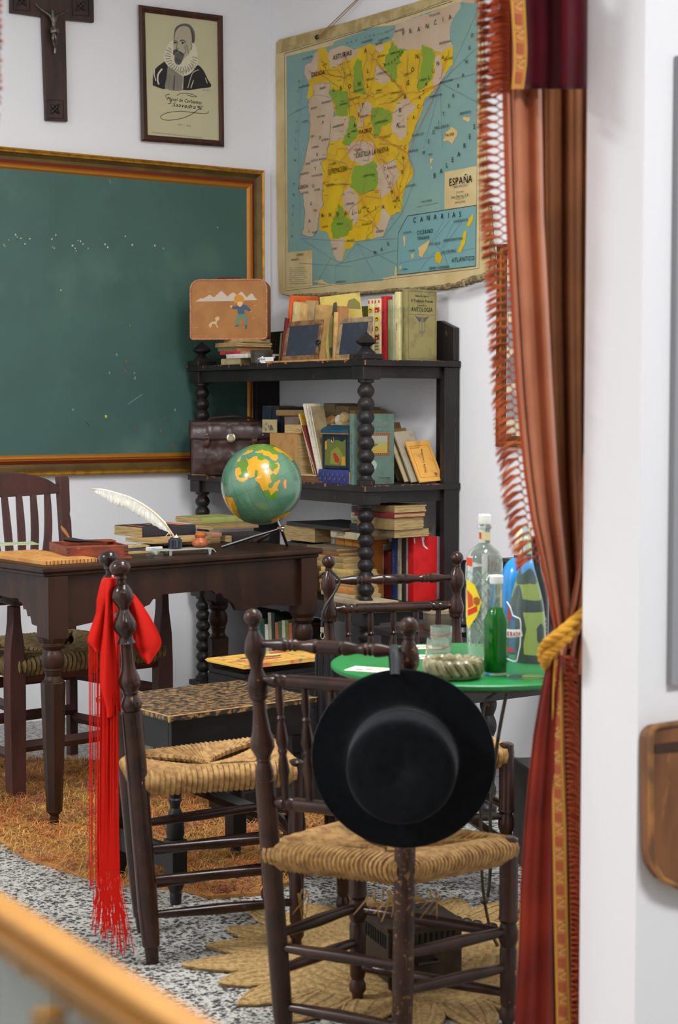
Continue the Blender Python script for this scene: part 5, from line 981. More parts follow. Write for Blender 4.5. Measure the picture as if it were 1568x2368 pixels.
c2 = a + d * (LL * .78) + nn * .03; c2.z = zs; mb = MB(); mb.lathe(c2, c2 + UP * .050, [(0, .014), (.03, .018), (.15, .0255), (.3, .027), (.45, .024), (.56, .016), (.62, .015), (.7, .0175), (.82, .018), (.93, .013), (1, .003)], 24)
tag(mb.build('wooden_pot', M('polished red brown wood', (166, 90, 48), .35, c2=(146, 74, 38), scale=30), None, world=True), 'round red brown turned wooden pot standing on the glass pen stand', 'pot')
# quill
qs = [(401, 1243), (394, 1228), (380, 1210), (355, 1186), (330, 1168), (300, 1152), (270, 1142), (240, 1134), (212, 1131)]; dq = depth(c); P_ = [ad(x, y, dq + .002 * i) for i, (x, y) in enumerate(qs)]; P_[0] = c + UP * .030
ql = thing('quill_pen', 'long white goose feather quill curving left out of the inkwell', 'quill', P_[0]); cv = smooth_line(P_, 6); mb = MB(); mb.tube(cv, [.0028 * (1 - .7 * i / len(cv)) + .0004 for i in range(len(cv))], 8); mb.build('shaft', M('quill shaft', (206, 178, 120), .4), ql, world=True)
mb = MB(); N_ = len(cv); st_ = int(N_ * .16); vs = []; M_ = 3
for i in range(st_, N_):
    t = (i - st_) / (N_ - 1 - st_); T_ = (cv[min(i + 1, N_ - 1)] - cv[i - 1]).normalized(); S_ = T_.cross(FW).normalized()
    if S_.z < 0: S_ = -S_
    wu = .006 * min(1, t * 8) * (1 - .25 * t) * min(1, (1 - t) * 6 + .35); wl = .036 * min(1, t * 3.5) ** .7 * min(1, (1 - t) * 3 + .25) * (1 + .22 * mnoise.noise(V((i * .9, 0, 0))))
    vs += [cv[i] + S_ * wu + FW * -.002, cv[i] + FW * -.001, cv[i] - S_ * wl * .5 - T_ * .006 + FW * .004, cv[i] - S_ * wl - T_ * .010]
mb.add(vs, [(4 * i + k, 4 * i + k + 1, 4 * i + k + 5, 4 * i + k + 4) for i in range(N_ - st_ - 1) for k in range(3)])
mb.build('vane', M('white feather', (226, 224, 212), .8, c2=(206, 204, 190), scale=200, stretch=(1, 1, .3), bump=.2), ql, world=True, solid=.0008, ang=80)
mb = MB()
for k in range(6): e = cv[st_ - 1]; mb.tube([e, e + RX * random.uniform(-.02, .008) + UP * random.uniform(-.024, .006)], [.0022, .0004], 5)
mb.build('down_barbs', MATS['white feather'], ql, world=True)
o = az(345, 1279, zt); mb = MB(); mb.box(o + du * .025 + dn * .008 + UP * .0125, (.058, .012, .013), rz=dang - .1); tag(mb.build('chalk_stick', flat((236, 236, 236)), None, world=True, smooth=False, bevel=.002), 'square white chalk stick leaning by the pen stand', 'chalk')
o = az(300, 1281, zt); mb = MB(); mb.box(o + du * .02 + dn * .045 + UP * .0033, (.19, .10, .0066), rz=dang - .12, mi=0); mb.box(o + du * .02 + dn * .05 + UP * .0072, (.15, .07, .001), rz=dang - .12, mi=1)
tag(mb.build('writing_slate', [M('pale beech', (184, 148, 96), .6), SLATE], None, world=True, smooth=False, bevel=.003), 'small wooden framed slate lying flat right of the pencil box', 'slate')
o = az(300, 1268, zt + .0085); mb = MB(); mb.box(o + du * .01 + dn * .02 + UP * .0045, (.14, .05, .006), rz=dang + .06); tag(mb.build('folded_papers', M('old papers', (206, 182, 128), .8, c2=(180, 150, 96), scale=60), None, world=True, smooth=False), 'yellow folded papers lying on the flat slate', 'papers')
# pencil box
c0, c1, c2_ = az(154, 1295, zt + .003), az(297, 1290, zt + .003), az(55, 1268, zt + .003); e1 = (c1 - c0).normalized(); w1 = (c1 - c0).length; e2 = V((-e1.y, e1.x, 0)); w2 = .235
PBW = M('red brown box wood', (132, 60, 32), .4, c2=(104, 44, 26), scale=16, stretch=(1, 1, 3), c3=(160, 84, 44), s3=40)
pb = thing('pencil_box', 'open red brown wooden pencil box with dovetailed corners on the desk', 'box', c0 + e1 * w1 / 2 + e2 * w2 / 2, atan2(e1.y, e1.x)); ra = atan2(e1.y, e1.x); hb = .040
def pbx(mb, u0, u1, n0, n1, z0, z1, mi=0): mb.box(c0 + e1 * (u0 + u1) / 2 + e2 * (n0 + n1) / 2 + UP * (z0 + z1) / 2, (u1 - u0, n1 - n0, z1 - z0), rz=ra, mi=mi)
for nm, a_ in (('base', (-.004, w1 + .01, -.006, w2, -.003, .004)), ('side_panel', (0, w1, 0, .007, .004, hb)), ('side_panel', (0, w1, w2 - .007, w2, .004, hb)), ('side_panel', (0, .007, .007, w2 - .007, .004, hb)), ('side_panel', (w1 - .007, w1, .007, w2 - .007, .004, hb)), ('divider', (.007, w1 - .007, w2 * .45, w2 * .45 + .005, .004, hb - .006)), ('divider', (w1 * .72, w1 * .72 + .005, .007, w2 * .45, .004, hb - .006)), ('sliding_lid', (w1 * .5, w1 + .0, w2 * .62, w2 * .9, hb, hb + .005))):
    mb = MB(); pbx(mb, *a_); mb.build(nm, PBW, pb, world=True, smooth=False, bevel=.001)
mb = MB()
for z in (.007, .018, .029):
    for u in (.0008, w1 - .0128): pbx(mb, u, u + .012, -.0006, .002, z, z + .006)
mb.build('dovetails', flat((74, 34, 22)), pb, world=True, smooth=False)
a = c0 + e1 * w1 * .2 + e2 * w2 * .75; a.z = zt + hb + .004
p0_, p1_, p2_ = ad(141, 1216, depth(a)), ad(160, 1244, depth(a)), ad(163, 1250, depth(a)); mb = MB(); mb.tube([p0_, p0_.lerp(p1_, .3), p0_.lerp(p1_, .7), p1_], [.004, .013, .012, .008], 10, flatk=.45); tag(mb.build('wooden_spoon_handle', M('varnished handle', (150, 92, 44), .3), None, world=True), 'brown rounded wooden handle sticking up out of the pencil box', 'handle')
q0, q1, q2 = ad(150, 1247, depth(a) - .02), ad(178, 1250, depth(a) - .03), ad(240, 1253, depth(a) - .02); mb = MB(); mb.tube([q0, q0.lerp(q1, .5), q1, q1.lerp(q2, .3), q2], [.012, .014, .012, .007, .003], 6, flatk=.6); tag(mb.build('folding_razor', M('black horn', (30, 34, 38), .25, coat=.5), None, world=True, ang=30), 'black tapered handle lying across the top of the pencil box', 'razor')
o = az(0, 1298, zt); o1, o2, o3 = az(103, 1308, zt), az(160, 1296, zt), az(-60, 1277, zt); e_ = (o1 - V(az(-30, 1288, zt))).normalized(); wd_ = (o2 - o1); wl_ = .40; mb = MB()
nb = V((-e_.y, e_.x, 0)) * wd_.length; mb.prism([o1 - e_ * wl_, o1 - e_ * .004, o1 + nb * .03, o1 + nb, o1 + nb - e_ * wl_], UP * .014, mi=0)
for k in range(14): c = o1 + nb * ((k + .5) / 14) + UP * .0075; mb.box(c + e_ * .0008, (.003, .003, .012), rz=atan2(e_.y, e_.x), mi=1)
tag(mb.build('wooden_board', [M('honey pine', (204, 148, 80), .55, c2=(186, 126, 62), scale=14, stretch=(4, 1, 1)), flat((120, 72, 30))], None, world=True, smooth=False, bevel=.002), 'honey coloured board with a notched end at the left front corner of the desk', 'board')
o = az(0, 1272, zt); mb = MB(); mb.box(az(30, 1268, zt) + UP * .0155, (.16, .12, .0018), rz=dang - .3); tag(mb.build('paper_sheet', M('greenish print', (196, 200, 160), .7, c2=(160, 176, 130), scale=20), None, world=True, smooth=False), 'pale green printed sheet between the board and the pencil box', 'paper')

# ================================================================== THE ARMCHAIR BEHIND THE DESK
RW = M('red brown painted wood', (76, 42, 35), .5, c2=(62, 34, 28), scale=18, stretch=(1, 1, .3), bump=.08)
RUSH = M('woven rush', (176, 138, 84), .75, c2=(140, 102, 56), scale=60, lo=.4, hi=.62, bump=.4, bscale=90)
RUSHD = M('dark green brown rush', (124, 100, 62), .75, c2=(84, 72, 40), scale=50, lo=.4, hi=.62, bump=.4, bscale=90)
def rush_seat(mb, cs, z, th, sag, rows=26, lip=.02):
    """four woven triangles: strands wound round the rails, cs = corners near-left, near-right, far-right, far-left"""
    C = sum((V(c) for c in cs), V((0, 0, 0))) / 4; C.z = z - sag
    for k in range(4):
        a, b = V(cs[k]), V(cs[(k + 1) % 4]); a.z = b.z = z; out = ((a + b) / 2 - C); out.z = 0; out.normalize(); n = rows
        for i in range(n):
            t = (i + .5) / n; m = a.lerp(b, t); jit = random.uniform(-.0012, .0012); w_ = (b - a).length / n
            depth_ = 1 - abs(2 * t - 1)                     # strands in the middle reach the centre
            inner = m.lerp(C, depth_ * .98 + .02); inner.z += .003
            hi_ = UP * (lip * .55)
            pts = [inner, m.lerp(inner, .5) + UP * (.004 - sag * .2), m + hi_ * .6 - out * .012, m + out * (lip * .55) + UP * jit, m + out * (lip * .5) - UP * th * .55, m - out * .004 - UP * th]
            mb.tube(smooth_line(pts, 3), w_ * .60, 5)
ch = thing('armchair', 'red brown slatted armchair with a rush seat behind the desk', 'armchair', (0, 0, 0)); 
cf1 = az(37, 1849, 0); W_ = .58; fr, fl_ = cf1 + du * W_, cf1; bk = .50
br = fr + dn * bk - du * .05; bl_ = fl_ + dn * bk + du * .05
XF[ch.name] = Matrix.Translation((fl_ + br) / 2); ch.location = (fl_ + br) / 2
for f0 in (fl_, fr):
    mb = MB(); vs = []; prof_ = [(0, .026), (.30, .030), (.40, .030), (.50, .026), (.58, .015), (.635, .013)]
    for z, r in prof_: vs += [f0 + du * x * r + dn * y * .022 + UP * z for x, y in ((-1, -1), (1, -1), (1, 1), (-1, 1))]
    mb.add(vs, [(4 * j + k, 4 * j + (k + 1) % 4, 4 * j + 4 + (k + 1) % 4, 4 * j + 4 + k) for j in range(5) for k in range(4)] + [(3, 2, 1, 0), (20, 21, 22, 23)]); mb.build('front_leg', RW, ch, world=True, smooth=False, bevel=.003)
zt_ = 1.28 - 163 * depth(br) / F
for s_, f0 in ((-1, bl_), (1, br)):
    pr_ = [(0, .0), (.4, .0), (.62, .012), (.70, .016), (.86, .026), (.885, .012), (.90, .022), (.975, .03), (zt_ - .015, .034), (zt_, .022)]; mb = MB(); pts = []
    L_ = [f0 + dn * (max(0, z - .4) * .10) + UP * z - du * s_ * .017 for z, x in pr_]; R_ = [f0 + dn * (max(0, z - .4) * .10) + UP * z + du * s_ * (.017 + .3 * x) for z, x in pr_]
    mb.prism(L_ + R_[::-1], dn * .03); mb.build('back_post', RW, ch, world=True, smooth=False, bevel=.003)
pl, pr2 = bl_ + dn * .062, br + dn * .062; mb = MB(); n = 24; top = []; bot = []
for i in range(n + 1):
    t = i / n; e = sin(pi * min(1, max(0, (t - .06) / .88))) ** .55; top.append(pl.lerp(pr2, t) + UP * (zt_ - .035 + .055 * e)); bot.append(pl.lerp(pr2, t) + UP * (zt_ - .06 - .008 * sin(pi * t)))
mb.prism(top + bot[::-1], dn * .024); mb.build('crest_rail', RW, ch, world=True, smooth=False, bevel=.003)
for i in range(7):
    ut = .13 + i * .123; ub = .29 + i * .07; mb = MB(); A1, B1 = pl.lerp(pr2, ut) + UP * (zt_ - .062), pl.lerp(pr2, ub) - dn * .06 + UP * .60; mid = A1.lerp(B1, .45) + du * (ut - .5) * .05
    cv2 = smooth_line([A1, mid, B1], 6); vs = []
    for j, p in enumerate(cv2): w__ = .010 + .004 * sin(pi * j / (len(cv2) - 1)); vs += [p - du * w__, p + du * w__, p + du * w__ + dn * .012, p - du * w__ + dn * .012]
    mb.add(vs, [(4 * j + k, 4 * j + (k + 1) % 4, 4 * j + 4 + (k + 1) % 4, 4 * j + 4 + k) for j in range(len(cv2) - 1) for k in range(4)]); mb.build('slat', RW, ch, world=True, smooth=False)
mb = MB(); mb.tube([bl_ + UP * .60, br + UP * .60], .018, 4, flatk=1.4); mb.build('lower_back_rail', RW, ch, world=True, smooth=False)
for f0, b0 in ((fl_, bl_), (fr, br)):
    mb = MB(); mb.tube([f0 + UP * .645 - dn * .03, f0.lerp(b0, .5) + UP * .65, b0 + UP * .66], .02, 8, flatk=.5); mb.build('arm', RW, ch, world=True)
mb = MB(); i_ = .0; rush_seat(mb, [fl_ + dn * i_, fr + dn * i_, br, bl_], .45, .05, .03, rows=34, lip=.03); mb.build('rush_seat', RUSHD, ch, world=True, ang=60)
for a_, b_, zz_ in ((fl_, fr, .40), (fl_, bl_, .30), (fr, br, .30), (fl_, bl_, .14), (fr, br, .14), (bl_, br, .3), (bl_, br, .36), (bl_, br, .17), (fl_, fr, .17)):
    mb = MB(); mb.tube([V(a_) + UP * zz_, V(b_) + UP * zz_], .013, 4, flatk=1.5); mb.build('stretcher', RW, ch, world=True, smooth=False)

# ================================================================== TURNED CHAIRS
CHW = M('dark glossy turned wood', (50, 28, 20), .22, spec=.3, c2=(35, 20, 15), scale=14, coat=.2, c3=(120, 76, 40), s3=42, lo3=.70, hi3=.76)
CHM = M('matt dark turned wood', (60, 38, 29), .3, spec=.25, c2=(45, 28, 21), scale=14, coat=.15, c3=(140, 96, 50), s3=36, lo3=.715, hi3=.75)
CHM2 = M('scuffed dark turned wood', (66, 43, 34), .36, spec=.25, c2=(50, 32, 25), scale=14, coat=.08, c3=(122, 92, 56), s3=90, lo3=.58, hi3=.66)
POST_A = [(0, .004), (.006, .014), (.016, .021), (.026, .0235), (.034, .021), (.041, .013), (.044, .0135), (.047, .014), (.05, .011), (.06, .0112), (.064, .016), (.075, .021), (.088, .0238), (.098, .023), (.112, .0165), (.122, .0135), (.132, .016), (.148, .0225), (.160, .0245), (.172, .0235), (.183, .018), (.187, .0165), (.19, .0165), (.204, .021), (.205, .0148), (.248, .0152), (.268, .017), (.288, .0225), (.298, .0242), (.310, .0225), (.322, .018), (.324, .0185), (.332, .0165), (.334, .017), (.346, .0215), (.356, .0232), (.366, .021), (.371, .019), (.374, .0235), (.6, .0242), (.85, .0235), (.955, .0205), (.96, .0165), (1, .0145)]
POST_B = [(0, .004), (.006, .012), (.016, .0165), (.024, .0178), (.034, .0165), (.042, .011), (.045, .0125), (.049, .0115), (.053, .0125), (.07, .0185), (.09, .0212), (.105, .0205), (.12, .0155), (.14, .0135), (.155, .0175), (.175, .021), (.19, .0205), (.197, .018), (.199, .0195), (.206, .0185), (.21, .0145), (.24, .015), (.28, .0185), (.305, .0232), (.32, .0235), (.335, .018), (.345, .0145), (.348, .0165), (.352, .0145), (.362, .0165), (.375, .019), (.388, .0175), (.394, .0165), (.396, .0205), (.8, .0212), (.95, .0205), (1, .017)]
RAIL = [(0, .0078), (.10, .008), (.17, .0128), (.205, .0138), (.225, .010), (.24, .0125), (.255, .010), (.27, .0125), (.29, .0095), (.33, .0095), (.38, .0135), (.405, .0145), (.42, .0115), (.43, .0135), (.57, .0135), (.58, .0115), (.595, .0145), (.62, .0135), (.67, .0095), (.71, .0095), (.73, .0125), (.745, .010), (.76, .0125), (.775, .010), (.795, .0138), (.83, .0128), (.9, .008), (1, .0078)]
RAIL2 = [(0, .0085), (.07, .0085), (.1, .0125), (.13, .0135), (.15, .0105), (.165, .013), (.185, .0125), (.20, .0105), (.215, .0138), (.785, .0138), (.8, .0105), (.815, .0125), (.835, .013), (.85, .0105), (.87, .0135), (.9, .0125), (.93, .0085), (1, .0085)]
SPIN = [(0, .006), (.1, .0075), (.2, .0085), (.28, .006), (.3, .009), (.33, .0065), (.36, .0085), (.45, .0115), (.5, .0125), (.55, .0085), (.57, .0105), (.6, .0075), (.68, .011), (.74, .012), (.78, .009), (.85, .0085), (1, .0065)]
FLEG = [(0, .012), (.01, .019), (.4, .0195), (.42, .0215), (.44, .016), (.48, .0205), (.52, .021), (.56, .0155), (.58, .018), (.85, .0165), (.87, .0135), (.9, .018), (.93, .018), (.95, .0125), (1, .011)]
RUNG = [(0, .0085), (.15, .0105), (.5, .0135), (.85, .0105), (1, .0085)]
def chair(label, BLt, BLf, BRt, BRf, FLf, FRf, legh, seatz, rails, spindles, rungs_side, rungs_fb, post, wood, seat=True, group=None, lip=.026, seat_rows=30, woodR=None):
    base = (V(BLf) + V(BRf) + V(FLf) + V(FRf)) / 4; base.z = 0
    t = thing('rush_seat_chair', label, 'chair', base, 0, group)
    for a, b, w_ in ((BLt, BLf, wood), (BRt, BRf, woodR or wood)): MB().lathe(a, b, post, 24).build('back_post', w_, t, world=True, ang=30)
    for f in (FLf, FRf): MB().lathe(V(f) + UP * legh, f, FLEG, 20).build('front_leg', wood, t, world=True, ang=30)
    def at(T_, B_, z): T_, B_ = V(T_), V(B_); return B_.lerp(T_, (z - B_.z) / (T_.z - B_.z))
    for z, pf in rails: MB().lathe(at(BLt, BLf, z), at(BRt, BRf, z), pf, 18).build('back_rail', wood, t, world=True, ang=30)
    if spindles:
        z0_, z1_, n = spindles
        for k in range(n):
            u = (k + .8) / (n + .6); MB().lathe(at(BLt, BLf, z0_).lerp(at(BRt, BRf, z0_), u), at(BLt, BLf, z1_).lerp(at(BRt, BRf, z1_), u), SPIN, 14).build('spindle', wood, t, world=True, ang=30)
    for z in rungs_side:
        for A, B, C in ((BLt, BLf, FLf), (BRt, BRf, FRf)): MB().lathe(at(A, B, z), V(C) + UP * z, RUNG, 12).build('rung', wood, t, world=True)
    for i, z in enumerate(rungs_fb):
        MB().lathe(at(BLt, BLf, z), at(BRt, BRf, z), RUNG, 12).build('rung', wood, t, world=True); MB().lathe(V(FLf) + UP * (z + .02), V(FRf) + UP * (z + .02), RUNG, 12).build('rung', wood, t, world=True)
    mb = MB(); rush_seat(mb, [at(BLt, BLf, seatz), at(BRt, BRf, seatz), V(FRf) + UP * seatz, V(FLf) + UP * seatz], seatz, .042, .017, rows=seat_rows, lip=lip)
    mb.build('rush_seat', RUSH, t, world=True, ang=60); return t, at
def fc(X, d, z=0.0): p = CAM + RX * X + HH * d; return V((p.x, p.y, z))        # camera-side floor coordinates
# --- chair with the red scarf
sNB, sNF, sFF, sFB = fc(-.4296, 3.895), fc(-.1005, 4.0), fc(-.181, 4.32), fc(-.478, 4.13)
sNBt = ad(276, 1293, 3.868); sFBt = ad(249, 1272, 4.085)
def knob(P, R): return [(t, R * sqrt(max(0.01, 1 - ((t - .0205) / .0205) ** 2))) for t in [i * .041 / 12 for i in range(12)]] + [q for q in P if q[0] >= .041]
POST_A, POST_B = knob(POST_A, .0238), knob(POST_B, .0184)
def ex(P): return [(t, max(.004, .0188 + (r - .0188) * 1.28) if r > .009 and .041 <= t < .37 else r) for t, r in P]
POST_A, POST_B = ex(POST_A), ex(POST_B)
tS, atS = chair('dark turned rush seated chair draped with the red shawl', sFBt, sFB, sNBt, sNB, sFF, sNF, .452, .435, [(.865, RAIL), (.80, RAIL2), (.56, RAIL2)], (.80, .56, 4), (.268, .195, .113), (.24, .15), POST_A, CHW)
# --- chair with the hat
hBL, hBR, hFR, hFL = fc(-.1117, 3.445), fc(.1235, 3.322), fc(.3465, 3.46), fc(.040, 3.63)
hBLt = ad(583, 1407, 3.40); hBRt = ad(946, 1427, 3.27)
tH, atH = chair('dark turned rush seated chair with the black hat hung on its back', hBLt, hBL, hBRt, hBR, hFL, hFR, .405, .392, [(.81, RAIL), (.737, RAIL2), (.487, RAIL2)], (.737, .487, 5), (.21, .135), (.185, .06), POST_B, CHM, woodR=CHM2, lip=.034)
mb = MB()
for k in range(16):
    px_ = random.choice((700, 860, 885, 900, 870, 975, 985, 1020)) + random.uniform(-12, 12); e = ad(px_, 2055 + random.uniform(0, 18), 3.36 + abs(px_ - 920) * .0004); mb.tube([e, e - UP * random.uniform(.01, .025) + RX * random.uniform(-.008, .01), e - UP * random.uniform(.03, .06) + RX * random.uniform(-.03, .01)], [.0022, .0018, .0008], 5)
o_ = mb.build('loose_straw', RUSH, tH, world=True); o_['kind'] = 'stuff'
# --- chair beyond the round table
gBL, gBR, gFR, gFL = fc(-.018, 4.66), fc(.318, 4.76), fc(.43, 4.37), fc(.01, 4.25)
gBLt = ad(760, 1283, 4.64); gBRt = ad(1057, 1275, 4.74)
tG, atG = chair('dark glossy spindle backed chair standing beyond the green round table', gBLt, gBL, gBRt, gBR, gFL, gFR, .42, .40, [(.808, RAIL), (.73, RAIL2), (.50, RAIL2)], (.73, .50, 5), (.25, .16), (.21, .12), POST_B, CHW)

# ================================================================== HAT
HAT = M('black felt', (20, 22, 25), .95, sheen=.06, c2=(16, 18, 21), scale=60, bump=.12, bscale=400, spec=.08)
ah = (-FW - UU * .13 - RX * .09).normalized(); hc = ad(933, 1754, 3.235) + ah * .0
hat = thing('flat_crowned_hat', 'wide brimmed black felt hat with a flat crown hanging on the front chair', 'hat', (hc.x, hc.y, hc.z - .17))
mb = MB(); n = 72; u_, w_ = frame(ah); pr = [(.172, .003), (.1745, .0055), (.1735, .008), (.165, .006), (.14, .003), (.118, .003), (.108, .006), (.1045, .014), (.1035, .05), (.102, .085), (.099, .094), (.092, .0985), (.08, .0995), (.05, .099), (.0, .0985)]
vs = []
for r, h_ in pr:
    for k in range(n): a = 2 * pi * k / n; vs.append(hc + (u_ * cos(a) + w_ * sin(a)) * r * (1 + .004 * sin(3 * a)) + ah * (h_ + .004 * sin(2 * a + 1) * (r / .17) ** 3))
mb.add(vs, [(j * n + k, j * n + (k + 1) % n, (j + 1) * n + (k + 1) % n, (j + 1) * n + k) for j in range(len(pr) - 1) for k in range(n)]); mb.build('felt_body', HAT, hat, world=True, ang=80, solid=.0025)
mb = MB(); mb.lathe(hc + ah * .006, hc + ah * .03, [(0, .1055), (.05, .1062), (.95, .1052), (1, .104)], 60, cap=False); mb.build('hat_band', M('black ribbon', (10, 11, 13), .6), hat, world=True)
mb = MB(); top_ = ad(911, 1508, 3.285); mb.tube([ad(914, 1560, 3.215), ad(914, 1525, 3.235), ad(912, 1508, 3.245), top_ + UP * .012, ad(908, 1510, 3.335), ad(912, 1560, 3.33)], .009, 8, flatk=.35); mb.build('hanging_strap', M('black elastic', (14, 16, 20), .6), hat, world=True)

# ================================================================== RED SHAWL
RED = M('scarlet shawl cloth', (190, 25, 13), .8, spec=.15, bump=.15, bscale=700)
sh = thing('fringed_shawl', 'bright red shawl with long knotted fringe knotted round the chair back', 'shawl', ad(262, 1500, 3.95))
def sz(x, y, d): return ad(x / 5.38 + 200, y / 5.38 + 1260, d)
def drape(rows, nm, nu=14, amp=.004, fr=5, ph=0):
    """cloth from left and right edge pairs (in a 5.38x view), each with a depth"""
    Ls = smooth_line([tuple(sz(l[0], l[1], l[4])) for l in rows], 5); Rs = smooth_line([tuple(sz(l[2], l[3], l[5])) for l in rows], 5); mb = MB(); n = len(Ls)
    mb.grid(lambda u, v: Ls[round(v * (n - 1))].lerp(Rs[round(v * (n - 1))], u) + HH * (amp * sin(u * fr + ph + v * 1.5) * min(1, .4 + v * 2) - .012 * sin(pi * u)), nu, n); return mb.build(nm, RED, sh, world=True, solid=.0016, ang=80)
drape([(232, 412, 352, 408, 3.92, 3.90), (190, 455, 372, 460, 3.92, 3.885), (160, 560, 330, 560, 3.91, 3.89), (130, 700, 305, 680, 3.9, 3.9), (120, 850, 250, 860, 3.9, 3.91), (60, 1020, 220, 1040, 3.89, 3.90), (14, 1190, 200, 1180, 3.88, 3.90), (50, 1250, 190, 1300, 3.88, 3.9), (110, 1310, 165, 1345, 3.88, 3.89)], 'left_fold', amp=.004)
drape([(235, 420, 362, 414, 3.9, 3.87), (225, 500, 372, 500, 3.89, 3.87), (228, 600, 335, 600, 3.885, 3.875), (228, 800, 330, 820, 3.88, 3.88), (200, 1100, 345, 1100, 3.875, 3.88), (170, 1350, 370, 1350, 3.87, 3.88), (160, 1600, 385, 1600, 3.865, 3.88), (165, 1800, 395, 1800, 3.865, 3.88), (200, 1960, 402, 1960, 3.87, 3.88), (225, 2050, 405, 2060, 3.87, 3.88), (240, 2140, 385, 2120, 3.87, 3.88)], 'hanging_panel', nu=20, amp=.007, fr=9)
drape([(520, 640, 575, 605, 3.93, 3.93), (530, 700, 640, 690, 3.94, 3.95), (545, 900, 760, 860, 3.95, 3.97), (570, 1100, 870, 1060, 3.95, 3.99), (590, 1250, 925, 1200, 3.95, 4.0), (640, 1350, 915, 1280, 3.96, 4.0), (700, 1425, 850, 1380, 3.96, 3.99), (760, 1468, 800, 1466, 3.97, 3.98)], 'right_fold', nu=18, amp=.012, fr=7, ph=1)
drape([(330, 700, 540, 660, 3.95, 3.95), (335, 900, 540, 900, 3.955, 3.955), (350, 1200, 420, 1200, 3.95, 3.95), (380, 1700, 410, 1700, 3.94, 3.94), (400, 2000, 425, 2090, 3.93, 3.93)], 'inner_fold', nu=8, amp=.003)
def strand(mb, x0, y0, x1, y1, d0, d1, r=.0012, wob=1.5):
    pts = []; n = 12; s_ = random.uniform(0, 50)
    for i in range(n + 1): t = i / n; q = mnoise.noise_vector(V((s_, t * 3, 0))); pts.append(ad(x0 + (x1 - x0) * t + q.x * wob * 2 * t, y0 + (y1 - y0) * t, d0 + (d1 - d0) * t))
    mb.tube(pts, r, 5)
mb = MB()
for x in (206, 209, 213, 219, 224, 226): strand(mb, x, 1492 + (x - 205) * 1.1, x + 2.5, random.uniform(2040, 2100), 3.88, 3.87)
for x in range(8): strand(mb, 205 + x * 3, 1494 + x * 2.5, 208 + x * 2.6, 1556, 3.88, 3.88, .0009, 4)
for i in range(84):
    x = random.uniform(234, 273); x1 = x + (x - 252) * .1 + random.uniform(-3, 3); y1 = random.uniform(2120, 2175) if x < 262 else random.uniform(2150, 2215)
    k = 1 if random.random() < .75 else 0; strand(mb, x, 1600 + max(0, x - 240) * 1.6 + random.uniform(-30, 20), x1, 2010, 3.865 + random.uniform(0, .02), 3.86)
    sp_ = random.uniform(-20, 24) + (x - 250) * .5; strand(mb, x1, 2010, x1 + sp_, y1, 3.86, 3.86, .0010, 3)
for x in (240, 244, 228, 232): strand(mb, x, 1580, x - 2, 2100, 3.87, 3.865)
o_ = mb.build('fringe', RED, sh, world=True); o_['kind'] = 'stuff'

# ================================================================== LOW BLACK TABLE
BT = M('black paint worn to yellow wood', (44, 36, 30), .42, c2=(150, 114, 72), scale=40, lo=.46, hi=.56, detail=10, stretch=(1, 2.0, 1), c3=(34, 28, 25), s3=110, lo3=.5, hi3=.58)
BB = M('black painted wood', (30, 28, 28), .4, spec=.3, c2=(23, 22, 22), scale=8, c3=(150, 120, 66), s3=30, lo3=.75, hi3=.79)
tz = .50; n0 = az(391, 1656, tz); n1 = az(722, 1613, tz); te = (n1 - n0).normalized(); tn_ = V((-te.y, te.x, 0)); TL_, TW_ = .47, .37; ta = atan2(te.y, te.x)
lt = thing('low_table', 'low black table with a top worn through to yellow wood', 'table', n0 + te * TL_ / 2 + tn_ * TW_ / 2 - UP * tz, ta)
def lp(u, v, z): return n0 + te * u + tn_ * v + UP * (z - tz)
def lb(mb, u0, u1, v0, v1, z0, z1, mi=0): mb.box(lp((u0 + u1) / 2, (v0 + v1) / 2, (z0 + z1) / 2), (u1 - u0, v1 - v0, z1 - z0), rz=ta, mi=mi)
mb = MB(); lb(mb, 0, TL_, 0, TW_, tz - .016, tz); mb.build('table_top', BT, lt, world=True, smooth=False, bevel=.003)
YW = flat((176, 140, 74)); mb = MB(); mb.tube([lp(TL_, 0, tz - .001), lp(.004, .0, tz - .001), lp(0, .004, tz - .001), lp(0, TW_, tz - .001)], .0016, 5); mb.tube([lp(0, 0, tz - .002), lp(.0, .0, tz - .016)], .003, 5); mb.build('worn_edge', YW, lt, world=True)
mb = MB(); lb(mb, .02, TL_ - .02, .02, .036, tz - .10, tz - .016); mb.build('apron', BB, lt, world=True, smooth=False, bevel=.002); mb = MB(); lb(mb, .02, .036, .036, TW_ - .02, tz - .10, tz - .016); mb.build('apron', BB, lt, world=True, smooth=False, bevel=.002)
mb = MB(); lb(mb, .036, TL_ - .036, TW_ - .036, TW_ - .02, tz - .10, tz - .016); mb.build('apron', BB, lt, world=True, smooth=False); mb = MB(); lb(mb, TL_ - .036, TL_ - .02, .036, TW_ - .02, tz - .10, tz - .016); mb.build('apron', BB, lt, world=True, smooth=False)
for u, v in ((.045, .045), (TL_ - .045, .045), (.045, TW_ - .045), (TL_ - .045, TW_ - .045)):
    mb = MB(); lb(mb, u - .022, u + .022, v - .022, v + .022, tz - .15, tz - .017); mb.lathe(lp(u, v, tz - .15), lp(u, v, .17), [(0, .018), (.1, .021), (.25, .022), (.4, .015), (.43, .019), (.46, .0155), (.55, .012), (.6, .017), (.75, .0225), (.92, .024), (1, .020)], 18)
    lb(mb, u - .022, u + .022, v - .022, v + .022, .06, .17); mb.lathe(lp(u, v, .06), lp(u, v, 0), [(0, .021), (.2, .022), (.5, .014), (.6, .016), (1, .014)], 14); mb.build('leg', BB, lt, world=True, ang=35, bevel=.001)
